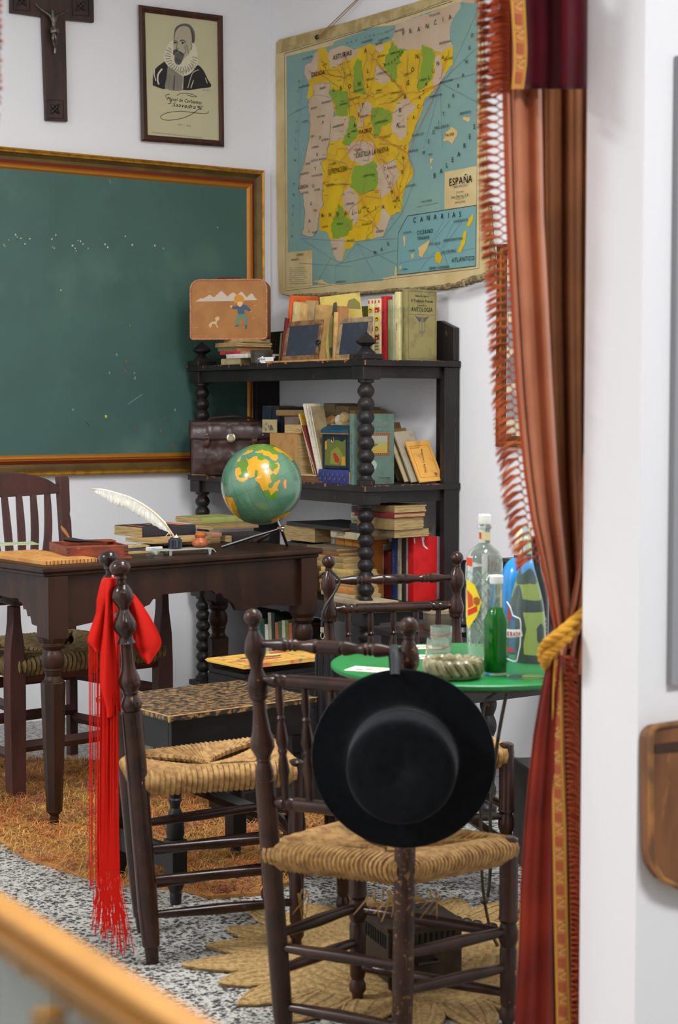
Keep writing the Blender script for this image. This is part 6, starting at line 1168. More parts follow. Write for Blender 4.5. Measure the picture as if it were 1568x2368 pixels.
for a_, b_ in (((.05, .05), (TL_ - .05, TW_ - .05)), ((.05, TW_ - .05), (TL_ - .05, .05))):
    A, B = lp(*a_, .33), lp(*b_, .15); mb = MB(); mb.tube([A, B], .014, 4, flatk=1.3); mb.build('diagonal_brace', BB, lt, world=True, smooth=False)
mb = MB(); lb(mb, .03, .046, .06, TW_ - .06, .09, .15); mb.build('stretcher', BB, lt, world=True, smooth=False)
# crate and yellow comic behind it
c0_ = az(566, 1548, .485); cu_ = V((te.x, te.y, 0)); cr = thing('low_crate', 'low dark wooden crate between the black table and the bookcase', 'crate', c0_ + te * .17 + tn_ * .1 - UP * .485, ta)
for k in range(4): mb = MB(); mb.box(c0_ + te * .17 + tn_ * .10 - UP * (.485 - .06 - k * .115), (.34, .20, .095), rz=ta); mb.build('plank_row', BB, cr, world=True, smooth=False, bevel=.002)
mb = MB(); mb.box(c0_ + te * .17 + tn_ * .10 - UP * (.485 - .466 / 2), (.325, .185, .466), rz=ta); mb.build('inner_box', BB, cr, world=True, smooth=False)
b = book('yellow comic book with torn gilt edges lying behind the black table', c0_ + UP * .002 + te * -.01 - tn_ * .01, UP, tn_, te, .012, .20, .33, (216, 170, 76), hard=False, ragged=.014, pages=M('bright yellow paper', (230, 190, 80), .8), cat='comic book', name='comic_book')
b.cover.data.materials.clear(); b.cover.data.materials.append(M('comic cover', (212, 166, 76), .7, c2=(196, 112, 66), scale=26, lo=.5, hi=.62, c3=(126, 122, 84), s3=34, lo3=.6, hi3=.66))
def f(mb):
    def q(u, v, d=0): return b.o + UP * (b.t + .0008 + d) + b.H * (u * b.h) + b.W * (v * b.w)
    for c, r, m in (((.42, .5), (.1, .12), 0), ((.42, .35), (.16, .05), 1), ((.6, .62), (.1, .08), 2), ((.3, .6), (.1, .05), 3), ((.5, .5), (.13, .05), 3), ((.75, .8), (.12, .06), 1)): mb.poly([q(*p_, .0003 * m) for p_ in jag([(c[0] + r[0] * cos(a), c[1] + r[1] * sin(a)) for a in [i * pi / 6 for i in range(12)]], .02, 9)], m)
printing(b, f, [flat((214, 150, 90)), flat((206, 92, 60)), flat((214, 196, 130)), flat((110, 112, 70))])
# strap, clip and black bag on the chair beyond the table
bg = thing('black_bag', 'black pleated bag with a chrome clip hanging by a strap from the far chair', 'bag', ad(757, 1690, 4.6)); dS = 4.60
mb = MB(); mb.tube(smooth_line([tuple(ad(x, y, dS)) for x, y in ((764, 1318), (780, 1335), (786, 1345), (775, 1368), (757, 1395), (746, 1420), (744, 1450))], 5), .0035, 6, flatk=1.0); mb.tube(smooth_line([tuple(ad(x, y, dS + .06)) for x, y in ((740, 1330), (764, 1318))], 3), .0035, 6); mb.build('strap', M('black leather strap', (20, 22, 24), .35), bg, world=True)
mb = MB(); mb.lathe(ad(745, 1450, dS), ad(745, 1462, dS), [(0, .005), (1, .005)], 10); c = ad(746, 1470, dS); mb.tube([c + RX * .005 * cos(a) + UP * .009 * sin(a) for a in [k * pi / 5 for k in range(10)]], .0014, 6, closed=True); mb.tube([c - UP * .012, c - UP * .024], .002, 6); mb.build('clip', BRS, bg, world=True)
mb = MB(); n = 40
def bagpt(u, v): a = 2 * pi * u; w = .030 + .008 * v; return ad(757 + 2 * v, 1492 + 200 * v, dS) + RX * (w * cos(a)) + HH * (.018 * sin(a)) + (RX * cos(a) + HH * sin(a)) * .004 * cos(11 * a) * (1 if v > .03 else .3)
mb.grid(bagpt, 56, 14, closed_u=True); mb.poly([bagpt(k / 56, 0) for k in range(56)]); mb.poly([bagpt(k / 56, 1) for k in range(56)]); mb.build('pleated_body', M('shiny black leather', (20, 22, 26), .3, bump=.1), bg, world=True, ang=70)

# ================================================================== ROUND GREEN TABLE
GT = M('green lacquered table top', (26, 120, 58), .38, c2=(21, 108, 50), scale=6, c3=(120, 120, 60), s3=50, lo3=.77, hi3=.8)
TZ = .72; tc_ = fc(.297, 3.745, TZ); TR = .315
rt = thing('round_table', 'round green topped table on thin curved iron legs', 'table', (tc_.x, tc_.y, 0))
mb = MB(); mb.lathe(tc_ - UP * .012, tc_, [(0, TR - .004), (.3, TR), (.8, TR), (1, TR - .003)], 96); mb.build('table_top', GT, rt, world=True, ang=30)
IRON = M('grey wrought iron', (84, 80, 72), .5, .6, c2=(60, 56, 50), scale=40)
for pts in (((1166, 1592, 3.6), (1140, 1608, 3.6), (1118, 1640, 3.62), (1112, 1800, 3.7), (1112, 1900, 3.75), (1113, 1990, 3.8), (1120, 2080, 3.85), (1138, 2160, 3.95), (1162, 2205, 4.02)), ((1172, 1600, 3.7), (1150, 1720, 3.75), (1134, 1870, 3.8), (1136, 1960, 3.85), (1130, 2060, 3.9), (1120, 2085, 3.9))):
    mb = MB(); mb.tube(smooth_line([tuple(ad(*p)) for p in pts], 5), .0048, 8, flatk=.7); mb.build('iron_stay', IRON, rt, world=True)
for P_ in ((fc(.15, 3.6, .70), fc(.142, 3.63, .4), fc(.136, 3.66, .0)), (fc(.43, 3.6, .70), fc(.44, 3.56, .4), fc(.45, 3.5, .0))):
    mb = MB(); mb.tube(smooth_line([tuple(p) for p in P_], 5), .0048, 8); mb.build('iron_stay', IRON, rt, world=True)
mb = MB(); mb.lathe(tc_ - UP * .02, tc_ - UP * .012, [(0, TR - .03), (1, TR - .02)], 64); mb.build('iron_ring', IRON, rt, world=True)
mb = MB(); mb.ball(ad(1120, 2082, 3.86), .010, 12, 8); mb.build('iron_knuckle', IRON, rt, world=True)

# ---- bottles
def solid_glass(name, c, rough=.03, ior=1.45, tint=None): return M(name, c, rough, trans=1.0, ior=ior)
CLR = M('bottle glass', (226, 236, 226), .05, trans=.86, ior=1.12, coat=.6); WCAP = M('white plastic cap', (232, 230, 222), .4); GLQ = M('green liqueur', (8, 120, 26), .12, trans=.35, ior=1.1, coat=.4); CLR2 = M('thin clear glass', (240, 248, 240), .02, trans=1.0, ior=1.08, coat=.5)
BLU = M('aqua bottle glass', (206, 230, 224), .03, trans=.96, ior=1.03, coat=.7); DKG = M('dark green glass', (22, 32, 30), .08, trans=.02, ior=1.4); BLQ = M('siphon blue plastic', (20, 132, 206), .25, coat=.4)
def bot(label, px, py, rows, mats, name='bottle', n=40, cat='bottle', shell=None):
    """rows = list of (part, material, [(row in the photograph, radius in photograph pixels)])"""
    o = az(px, py, TZ); o = o + HH * 0.0; d = depth(o); rb = rows[0][2][-1][1] * d / F; o = o + HH * rb; o.z = TZ; d = depth(o); k = d / F
    t = thing(name, label, cat, o)
    for part, m, pr in rows:
        prs = [(ad(px, y, d).z, r * k) for y, r in pr]; prs = [(max(z, TZ + .0005), r) for z, r in prs]; z0, z1 = prs[-1][0], prs[0][0]
        mb = MB(); mb.lathe((o.x, o.y, z0), (o.x, o.y, z1), [((z - z0) / (z1 - z0), r) for z, r in prs[::-1]], n); mb.build(part, m, t, world=True, ang=40)
    return t, o, k, d
def wrap(t, o, r, pts, px, d, mat, part='label', dr=.0006, seg=6):
    """a flat shape given in photograph coordinates laid on the round front of a bottle"""
    mb = MB(); q = []; n = len(pts)
    for i in range(n):
        a, b = pts[i], pts[(i + 1) % n]
        for j in range(seg): q.append((a[0] + (b[0] - a[0]) * j / seg, a[1] + (b[1] - a[1]) * j / seg))
    def P(x, y):
        s = (x - px) * d / F / r; s = max(-.999, min(.999, s)); z = ad(x, y, d - r * .8).z; al = math.asin(s); c = V((o.x, o.y, z)); return c + (RX * sin(al) - HH * cos(al)) * (r + dr)
    cx_, cy_ = sum(p[0] for p in q) / len(q), sum(p[1] for p in q) / len(q); R_ = 6
    rings = [[P(cx_ + (x - cx_) * k / R_, cy_ + (y - cy_) * k / R_) for x, y in q] for k in range(1, R_ + 1)]; m = len(q)
    vs = [P(cx_, cy_)] + [p for rg in rings for p in rg]; fs = [(0, 1 + i, 1 + (i + 1) % m) for i in range(m)]
    for k in range(R_ - 1): fs += [(1 + k * m + i, 1 + (k + 1) * m + i, 1 + (k + 1) * m + (i + 1) % m, 1 + k * m + (i + 1) % m) for i in range(m)]
    mb.add(vs, fs); return mb.build(part, mat, t, world=True, smooth=True, ang=80)
t, o, k, d = bot('tall clear diamond cut anise bottle with a white cap and yellow label', 1122, 1528, [('glass_body', CLR, [(1212, 14), (1216, 17), (1221, 17), (1224, 13), (1256, 13.5), (1264, 22), (1274, 34), (1288, 41), (1304, 42.5), (1313, 40), (1320, 41.5), (1330, 42), (1350, 42), (1420, 40), (1490, 38), (1500, 38), (1512, 38), (1522, 38), (1526, 36)]), ('cap', WCAP, [(1189.5, 12), (1191, 14.5), (1206, 15), (1211, 14)])], None, name='anise_bottle', n=48)
dm = MB(); rr_ = 41.2 * k
for j in range(16):
    for sgn in (-1, 1):
        pts = []
        for i in range(15):
            v = i / 14; z = ad(1122, 1325 + 165 * v, d).z; a = 2 * pi * j / 16 + sgn * v * 2.4; r = (41.8 - 3.4 * v) * k; pts.append((o.x + cos(a) * r, o.y + sin(a) * r, z))
        dm.tube(pts, .0012, 4)
dm.build('diamond_ridges', CLR, t, world=True)
wrap(t, o, 43.0 * k, [(1082, 1341), (1098, 1352), (1113, 1392), (1104, 1422), (1085, 1455), (1081.5, 1440)], 1122, d, M('label yellow', (240, 206, 24), .5), dr=.0022); wrap(t, o, 43.4 * k, [(1083, 1365), (1093, 1378), (1095, 1400), (1085, 1408)], 1122, d, flat((214, 70, 40)), 'label_picture', dr=.0026); wrap(t, o, 43.4 * k, [(1084, 1412), (1102, 1400), (1104, 1412), (1085, 1425)], 1122, d, flat((220, 40, 30)), 'label_band', dr=.0028)
wrap(t, o, 43.4 * k, [(1096, 1383), (1103, 1379), (1109, 1384), (1109, 1394), (1102, 1400), (1096, 1394)], 1122, d, flat((170, 90, 40)), 'label_medal', dr=.0028); wrap(t, o, 43.2 * k, [(1080.5, 1290), (1092, 1291), (1092, 1311), (1081, 1309)], 1122, d, flat((222, 70, 30)), 'shoulder_label', dr=.001)
wrap(t, o, 13.8 * k, [(1109, 1229), (1134, 1231), (1135, 1250), (1110, 1248)], 1122, d, flat((214, 200, 150)), 'neck_label', dr=.0005); wrap(t, o, 14.2 * k, [(1109, 1231), (1114, 1232), (1114, 1246), (1110, 1246)], 1122, d, flat((210, 60, 50)), 'neck_seal', dr=.0006)
t, o, k, d = bot('small bottle of bright green liqueur with a white cap', 1149, 1563, [('glass_body', CLR2, [(1348, 11), (1352, 11), (1380, 12), (1400, 14), (1410, 18), (1430, 26), (1444, 28.5), (1552, 28.5), (1558, 27.5), (1561, 26)]), ('green_liquid', GLQ, [(1404, 14), (1412, 18), (1431, 25), (1445, 27.3), (1548, 27.3), (1553, 26)]), ('cap', WCAP, [(1330, 14), (1332, 16), (1345, 16), (1349, 15)])], None, name='liqueur_bottle')
wrap(t, o, 12.4 * k, [(1157, 1365), (1161, 1365), (1161, 1405), (1156, 1405)], 1149, d, flat((214, 196, 130)), 'tax_strip')
t, o, k, d = bot('large clear lemonade bottle with red and white lettering, beside the curtain', 1221, 1572, [('glass_body', BLU, [(1214, 9), (1222, 11), (1240, 10), (1290, 13), (1315, 18), (1340, 25), (1365, 32), (1395, 39), (1430, 43.5), (1470, 45.5), (1555, 46), (1564, 45), (1569, 42)])], None, name='soda_bottle')
RW_, RR_ = flat((226, 224, 220)), flat((196, 40, 60)); rB = 45.8 * k
def ring_(pts, w, m, nm):
    mb = MB(); q = []
    for i in range(len(pts) - 1): q += [(pts[i][0] + (pts[i + 1][0] - pts[i][0]) * j / 5, pts[i][1] + (pts[i + 1][1] - pts[i][1]) * j / 5) for j in range(5)]
    q.append(pts[-1]); P = []
    for x, y in q:
        s = max(-.999, min(.999, (x - 1221) * d / F / rB)); al = math.asin(s); P.append(V((o.x, o.y, ad(x, y, d - rB * .8).z)) + (RX * sin(al) - HH * cos(al)) * (rB + .0012))
    mb.tube(P, w, 5); mb.build(nm, m, t, world=True)
ring_([(1176, 1395), (1182, 1405), (1187, 1424), (1202, 1430), (1204, 1440), (1203, 1490), (1196, 1528), (1190, 1530), (1177, 1527)], .0012, RW_, 'label_outline')
wrap(t, o, rB, [(1176, 1458), (1205, 1454), (1208, 1470), (1176, 1477)], 1221, d, RW_, 'label_banner', dr=.0012); wrap(t, o, rB, [(1176, 1400), (1182, 1420), (1186, 1434), (1177, 1438)], 1221, d, flat((160, 60, 70)), 'label_motif', dr=.0010)
mb = MB()
for i, c_ in enumerate('ERADA'):
    x = 1177 + i * 5.6; s = (x + 2.4 - 1221) * d / F / rB; al = math.asin(max(-.995, s)); P = V((o.x, o.y, ad(x, 1473.5 - i * .9, d - rB * .8).z)) + (RX * sin(al) - HH * cos(al)) * (rB + .0022); txt(mb, c_, P, RX * cos(al) + HH * sin(al), UP, .0095, 0, width=.0056 / max(.35, cos(al)) * .8, bold=.03)
mb.build('lettering', RR_, t, world=True, smooth=False)
wrap(t, o, rB, [(1176, 1500), (1190, 1500), (1190, 1508), (1176, 1508)], 1221, d, flat((190, 60, 50)), 'label_small_print', dr=.0010)
t, o, k, d = bot('dark bottle with a yellow hourglass shaped label, seen through the clear bottle', 1238, 1535, [('glass_body', DKG, [(1240, 9), (1285, 11), (1320, 17), (1350, 27), (1375, 32), (1400, 34), (1525, 34), (1532, 32)])], None, name='dark_bottle')
YL = flat((170, 166, 56)); wrap(t, o, 34.4 * k, [(1211, 1356), (1222, 1352), (1238, 1362), (1239, 1392), (1213, 1388)], 1238, d, YL, 'upper_label', dr=.002); wrap(t, o, 34.4 * k, [(1213, 1418), (1240, 1416), (1240, 1432), (1233, 1450), (1234, 1480), (1240, 1500), (1239, 1515), (1215, 1513), (1214, 1490), (1218, 1455)], 1238, d, YL, 'lower_label', dr=.002)
mb = MB()
for i in range(5):
    z = ad(1255, 1432 + i * 9 + (18 if i > 3 else 0), d).z; al = .55; P = V((o.x, o.y, z)) + (RX * sin(al) - HH * cos(al)) * (34.4 * k + .003); txt(mb, ['ROYAL', 'BEER', 'CLUB', 'SODA', '1912'][i], P, RX * cos(al) + HH * sin(al), UP, .006 if i else .009, 0, width=.016, bold=.02)
mb.build('lettering', flat((190, 196, 190)), t, world=True, smooth=False)
t, o, k, d = bot('blue soda siphon with a cream head standing behind the bottles', 1207, 1512, [('body', BLQ, [(1287, 12), (1292, 22), (1302, 33), (1318, 41), (1340, 45), (1380, 46), (1500, 45), (1510, 42)]), ('head', M('cream bakelite', (226, 216, 176), .35), [(1222, 8), (1226, 11), (1245, 12), (1262, 16), (1280, 17), (1283, 16)]), ('collar', flat((40, 42, 46), .4), [(1282, 14), (1284, 16), (1288, 16), (1289, 14)])], None, name='soda_siphon', cat='siphon')
mb = MB(); c = V((o.x, o.y, ad(1207, 1250, d).z)); mb.tube([c, c + RX * .02 + UP * .004, c + RX * .034 - UP * .012, c + RX * .036 - UP * .03], [.007, .006, .005, .004], 10); mb.build('spout', MATS['cream bakelite'], t, world=True)
# glasses, ashtray, cards
RING = flat((190, 50, 40))
for px, py, y0, r0, r1, lb in ((1021, 1512, 1448, 26, 22, 'clear tumbler with red rings, the farther of the two'), (1014, 1545, 1477, 26, 30, 'clear tumbler with red rings standing in front of the other')):
    o = az(px, py, TZ); o += HH * .02; o.z = TZ; d = depth(o); k = d / F; zt_g = ad(px, y0, d).z; t = thing('drinking_glass', lb, 'glass', o)
    mb = MB(); H_g = zt_g - TZ - .0008; pr = [(0, .001), (.0, r1 * k * .9), (.05, r1 * k), (.5, (r0 + r1) / 2 * k * (1.04)), (1, r0 * k), (1, r0 * k - .0016), (.5, (r0 + r1) / 2 * k * 1.04 - .0018), (.09, r1 * k - .002), (.07, .001)]
    mb.lathe((o.x, o.y, TZ + .0008), (o.x, o.y, zt_g), pr, 40, cap=False); mb.build('glass_body', CLR, t, world=True, ang=40)
    for v in (.35, .72):
        R__ = ((r1 + (r0 - r1) * v) * 1.03) * k; mb = MB(); mb.tube([V((o.x + R__ * cos(a), o.y + R__ * sin(a), TZ + H_g * v + .003 * sin(a * 2 + v * 5))) for a in [2 * pi * i / 32 for i in range(32)]], .0008, 5, closed=True); mb.build('red_ring', RING, t, world=True)
o = az(1052, 1577, TZ); o += HH * .058; o.z = TZ; d = depth(o); k = d / F; at_ = thing('ceramic_ashtray', 'cream glazed ceramic ashtray with a braided rim on a round saucer', 'ashtray', o)
CER = M('cream green glazed ceramic', (146, 136, 102), .3, c2=(104, 98, 62), scale=40, coat=.4, lo=.4, hi=.65); mb = MB(); mb.lathe(o + UP * .0005, o + UP * .009, [(0, .050), (.3, .056), (1, .060)], 48); mb.lathe(o + UP * .008, o + UP * .034, [(0, .048), (.5, .050), (1, .05), (1, .038), (.4, .034), (.3, .001)], 48, cap=False); mb.build('bowl', CER, at_, world=True)
for sg in (0, 1):
    mb = MB(); mb.tube([o + V((cos(a), sin(a), 0)) * (.0525 + .004 * sin(9 * a + sg * pi)) + UP * (.024 + .010 * cos(9 * a + sg * pi)) for a in [2 * pi * i / 160 for i in range(160)]], .0085, 8, closed=True, flatk=1.0); mb.build('braid', CER, at_, world=True)
def card(px, py, rz, lb, m=0, sz_=(.062, .095), zz=0.0):
    c = az(px, py, TZ); mb = MB(); mb.box((c.x, c.y, TZ + .0007 + zz), (sz_[0], sz_[1], .0009), rz=rz, mi=0); R = Matrix.Rotation(rz, 3, 'Z')
    for x, y in ((-.012, .02), (.012, -.015), (.0, .002)): mb.poly([V((c.x, c.y, TZ + .0013 + zz)) + R @ V((x + .008 * cos(a), y + .011 * sin(a), 0)) for a in [i * pi / 4 for i in range(8)]], 1 + (x > 0))
    tag(mb.build('playing_card', [flat((232, 226, 212), .5), flat((206, 70, 40)), flat((214, 170, 40))], None, world=True, smooth=False), lb, 'card')
card(856, 1549, .55, 'white playing card lying at the left edge of the green table'); card(905, 1506, .2, 'white playing card at the back of the green table'); card(978, 1497, 1.1, 'playing card lying left of the tumblers'); card(985, 1520, .9, 'yellowish playing card under the edge of the front tumbler')
# ---- side table beyond, tin, candlestick, dark box on the wall
s0_ = fc(.481, 5.35); sx0, sx1, sy0, sy1 = s0_.x - .16, -.02, s0_.y - .03, s0_.y + .42
sd_ = thing('side_table', 'black side table with a bobbin turned leg against the right wall', 'table', ((sx0 + sx1) / 2, (sy0 + sy1) / 2, 0))
mb = MB(); mb.bb((sx0, sy0, .535), (sx1, sy1, .555)); mb.build('table_top', BLK, sd_, world=True, smooth=False, bevel=.003); mb = MB(); mb.bb((sx0 + .02, sy0 + .012, .362), (sx1 - .02, sy0 + .032, .535)); mb.build('apron', BLK, sd_, world=True, smooth=False); mb = MB(); mb.bb((sx0 + .02, sy0 + .032, .362), (sx0 + .04, sy1 - .02, .535)); mb.build('apron', BLK, sd_, world=True, smooth=False)
for x, y in ((s0_.x, sy0 + .05), (sx1 - .05, sy0 + .05), (sx0 + .06, sy1 - .06), (sx1 - .05, sy1 - .06)): bobbin((x, y, .40), (x, y, 0), 5, .027).build('bobbin_leg', BLK, sd_, world=True)
pA, pB = az(1186, 1752, .29), az(1262, 1806, .29); dd = (pB - pA).normalized(); pn = V((-dd.y, dd.x, 0)); pn = pn if pn.dot(HH) > 0 else -pn; mb = MB(); mb.prism([pA - UP * .29, pA + (pB - pA) * 2.2 - UP * .29, pA + (pB - pA) * 2.2 + pn * .3 - UP * .29, pA + pn * .3 - UP * .29], UP * .29)
tag(mb.build('storage_chest', M('black chest wood', (24, 22, 24), .5), None, world=True, smooth=False, bevel=.004), 'low black chest on the floor between the far chair and the curtain', 'chest')
mb = bobbin(az(962, 2114, .02), az(1142, 2154, .02), 6, .019); tag(mb.build('beaded_rod', BLK, None, world=True), 'black bobbin turned rod lying on the straw mat behind the foot warmer', 'rod')
c = ad(1017, 1470, 5.58); c.z = .5555; tn2 = thing('round_tin', 'flat round grey tin with a paper bow on its lid', 'tin', c); mb = MB(); mb.lathe(c, c + UP * .055, [(0, .052), (.05, .054), (1, .054)], 32); mb.build('body', M('dull tin', (120, 110, 92), .4, .6), tn2, world=True); mb = MB(); mb.lathe(c + UP * .055, c + UP * .067, [(0, .057), (.8, .057), (1, .053)], 32); mb.build('lid', M('beige tin lid', (150, 136, 108), .45, .3), tn2, world=True)
mb = MB(); e = c + UP * .067
for a in (.3, 2.0, 3.6, 5.0): mb.tube([e, e + V((cos(a) * .02, sin(a) * .02, .018)), e + V((cos(a + .5) * .026, sin(a + .5) * .026, .004))], .005, 6, flatk=.4)
mb.build('paper_bow', flat((222, 200, 150)), tn2, world=True)
c = ad(1070, 1480, 5.42); c.z = .5555; mb = MB(); mb.lathe(c, c + UP * .24, [(0, .034), (.06, .036), (.12, .026), (.16, .028), (.2, .016), (.25, .009), (.6, .008), (.7, .012), (.75, .007), (.95, .008), (1, .012)], 20); tag(mb.build('candlestick', M('black iron candlestick', (26, 26, 28), .35, .5), None, world=True), 'black turned candlestick partly hidden by the far chair post', 'candlestick')
a = ax(1162, 1298, -.11); b_ = ax(1300, 1298, -.11); mb = MB(); mb.bb((-.11, b_.y, a.z - .26), (-.002, a.y, a.z)); db = thing('wall_box', 'dark wooden box on the right wall behind the bottles', 'box', (-.055, (a.y + b_.y) / 2, a.z - .26)); mb.build('body', M('dark box wood', (46, 46, 50), .4), db, world=True, smooth=False, bevel=.003); mb = MB(); mb.bb((-.118, b_.y - .005, a.z), (-.002, a.y + .005, a.z + .012)); mb.build('lid', flat((66, 62, 50), .5), db, world=True, smooth=False)

# ================================================================== MATS
def fluff(mb, c, L, h, mi):
    a = random.uniform(0, 2 * pi); d = V((cos(a), sin(a), 0)); s = V((-d.y, d.x, 0)) * .0011; b = random.uniform(-.6, .6); e = V((cos(a + b), sin(a + b), 0))
    p = [c, c + d * L * .4 + UP * h, c + d * L * .7 + e * L * .1 + UP * h * .9, c + d * L * .8 + e * L * .3 + UP * h * .3]
    mb.add([p[0] - s, p[0] + s, p[1] - s, p[1] + s, p[2] - s * .7, p[2] + s * .7, p[3]], [(0, 1, 3, 2), (2, 3, 5, 4), (4, 5, 6)], mi)
gpx = [(-60, 1752), (-60, 1930), (0, 1948), (60, 1988), (200, 2032), (300, 2050), (430, 2062), (480, 2080), (600, 2072), (690, 2040), (780, 1975), (840, 1905), (830, 1850), (700, 1800), (560, 1775), (300, 1768)]
gp_ = [az(x, y, 0) for x, y in gpx]; mb = MB(); mb.prism([p + UP * .0005 for p in gp_], UP * .009, mi=0)
mnx, mxx, mny, mxy = min(p.x for p in gp_), max(p.x for p in gp_), min(p.y for p in gp_), max(p.y for p in gp_); G2 = [(p.x, p.y) for p in gp_]; cnt = 0
while cnt < 15000:
    x, y = random.uniform(mnx, mxx), random.uniform(mny, mxy)
    if inside(x + .03 * mnoise.noise(V((x * 9, y * 9, 0))), y, G2):
        cnt += 1; q = mnoise.noise(V((x * 5, y * 9, 2))); mi = 3 if q > .28 and random.random() < .7 else (2 if mnoise.noise(V((x * 7, y * 6, 9))) > .05 and random.random() < .6 else random.choice((0, 1, 1, 4)))
        fluff(mb, V((x, y, .008)), random.uniform(.03, .09), random.uniform(.004, .022), mi)
o_ = mb.build('grass_rug', [flat((168, 116, 56), .8), flat((196, 146, 76), .8), flat((176, 98, 50), .8), flat((128, 72, 66), .8), flat((146, 110, 50), .8)], None, world=True, smooth=False)
tag(o_, 'shaggy orange brown grass fibre rug under the desk', 'rug', kind='stuff')
SIS = M('plaited esparto', (172, 142, 92), .85, c2=(142, 112, 64), scale=90, lo=.4, hi=.6, bump=.7, bscale=160)
mc_ = fc(.17, 3.93); pm = thing('plaited_mat', 'round plaited straw mat with pointed petals under the front chair', 'mat', mc_); mb = MB()
for i in range(11): R__ = .025 + i * .031; mb.tube([mc_ + V((R__ * cos(a), R__ * sin(a), .006 + .0015 * sin(a * R__ * 260))) for a in [2 * pi * j / 120 for j in range(120)]], .0165, 6, closed=True, flatk=.35)
mb.build('centre', SIS, pm, world=True)
for i in range(22):
    a = 2 * pi * i / 22 + .1; u = V((cos(a), sin(a), 0)); s = V((-u.y, u.x, 0)); pts = []
    for t_, w_ in ((0, .046), (.35, .052), (.6, .043), (.8, .026), (.93, .010), (1, .002)): pts.append((t_, w_))
    L0, L1 = .33, .50 + .03 * sin(i * 2.3); pol = [mc_ + u * (L0 + (L1 - L0) * t_) + s * w_ for t_, w_ in pts] + [mc_ + u * (L0 + (L1 - L0) * t_) - s * w_ for t_, w_ in reversed(pts)]
    mb = MB(); mb.prism([p + UP * .001 for p in pol], UP * .009); edge = [p + UP * .008 + mnoise.noise_vector(p * 60) * .002 for p in smooth_line(pol, 5)]; mb.tube(edge, .0045, 6)
    for w_ in (-.5, 0, .5): mb.tube([mc_ + u * (L0 + (L1 - L0) * (j / 8)) + s * (w_ * .07 * (1 - (j / 8) ** 2)) + UP * .0105 for j in range(8)], .006, 5, flatk=.5)
    mb.build('petal', SIS, pm, world=True)
# perforated iron foot warmer
q0 = fc(.108, 3.67); q1 = fc(.275, 3.735); q2 = fc(.058, 3.82); e1 = (q1 - q0).normalized(); e2 = V((-e1.y, e1.x, 0)); fw = thing('foot_warmer', 'rusty black perforated iron foot warmer box on the mat under the front chair', 'foot warmer', q0 + e1 * .085 + e2 * .07 + UP * .012)
RI = M('rusty dark iron', (52, 44, 36), .55, .5, c2=(78, 62, 46), scale=16, lo=.5, hi=.7); ra = atan2(e1.y, e1.x); mb = MB(); mb.box(q0 + e1 * .088 + e2 * .075 + UP * .083, (.176, .15, .115), rz=ra); mb.build('body', RI, fw, world=True, smooth=False, bevel=.003)
mb = MB(); mb.box(q0 + e1 * .088 + e2 * .075 + UP * .145, (.184, .158, .009), rz=ra); mb.build('lid', RI, fw, world=True, smooth=False, bevel=.002); HOL = flat((10, 9, 8), .9)
mb = MB()
for i in range(11): mb.box(q0 + e1 * (.02 + i * .0135) + UP * .115 - e2 * .0005, (.005, .003, .03), rz=ra)
for i in range(9): mb.box(q0 + e2 * (.02 + i * .0135) + UP * .115 - e1 * .0005, (.003, .005, .03), rz=ra)
for i in range(7):
    for j in range(2):
        for s_ in (0, 1): mb.box(q0 + e1 * (.03 + i * .019) + e2 * (.03 + j * .095) + UP * .1497, (.010, .003, .0012), rz=ra + .8 + s_ * pi / 2)
mb.build('perforations', HOL, fw, world=True, smooth=False)['kind'] = 'stuff'
mb = MB(); c = q0 + e1 * .06 - e2 * .004 + UP * .07; mb.tube([c, c - e2 * .018, c - e2 * .018 + e1 * .05, c + e1 * .05], .004, 6); mb.build('handle', RI, fw, world=True)
for a_, b_ in ((.01, .01), (.166, .01), (.01, .14), (.166, .14)): mb = MB(); c = q0 + e1 * a_ + e2 * b_; mb.lathe(c + UP * .026, c + UP * .011, [(0, .008), (1, .006)], 8); mb.build('foot', RI, fw, world=True)

# ================================================================== CURTAIN AT THE RIGHT OF THE DOORWAY
YC = YP + .127 + .075
LIN = M('copper brown lining cloth', (184, 112, 74), .6, c2=(168, 98, 62), scale=8, sheen=.1, bump=.06, bscale=300); LIN_SHADE = M('lining cloth darkened for shade', (128, 78, 44), .75, c2=(108, 66, 36), scale=7, spec=.2)  # second lining: shade of the deep folds and behind the fringe painted in
VEL = M('burgundy velvet', (82, 13, 24), .85, sheen=.1, spec=.1, c2=(62, 9, 20), scale=6); VEL2 = M('russet velvet', (122, 36, 16), .85, sheen=.12, spec=.1, c2=(96, 24, 12), scale=6); FRG = M('orange brown fringe yarn', (180, 84, 40), .8, c2=(140, 58, 26), scale=40); FRGD = M('deep rust fringe yarn', (168, 72, 34), .85)
GAL = M('gold and terracotta braid', (196, 128, 58), .6); GALD = flat((170, 84, 46)); GALY = flat((206, 150, 50))
cu = thing('door_curtain', 'copper and burgundy fringed curtain held by a gold rope beside the doorway', 'curtain', ay(1290, 2368, YC) * 1.0)
cu.location.z = 0; XF[cu.name] = Matrix.Translation(cu.location)
def interp(tb, y):
    for i in range(len(tb) - 1):
        if tb[i][0] <= y <= tb[i + 1][0]:
            t = (y - tb[i][0]) / (tb[i + 1][0] - tb[i][0]); return [a + (b - a) * t for a, b in zip(tb[i][1:], tb[i + 1][1:])]
    return list(tb[0][1:]) if y < tb[0][0] else list(tb[-1][1:])
def sheet_(nm, tb, mt, nu=30, nv=50, off=0.0, fold=lambda u, v: 0, solid=.002):
    y0, y1 = tb[0][0], tb[-1][0]; mb = MB()
    def P(u, v): y = y0 + (y1 - y0) * v; a, b = interp(tb, y)[:2]; return ay(a + (b - a) * u, y, YC + off + fold(u, v))
    mb.grid(P, nu, nv); return mb.build(nm, mt, cu, world=True, solid=solid, ang=80)
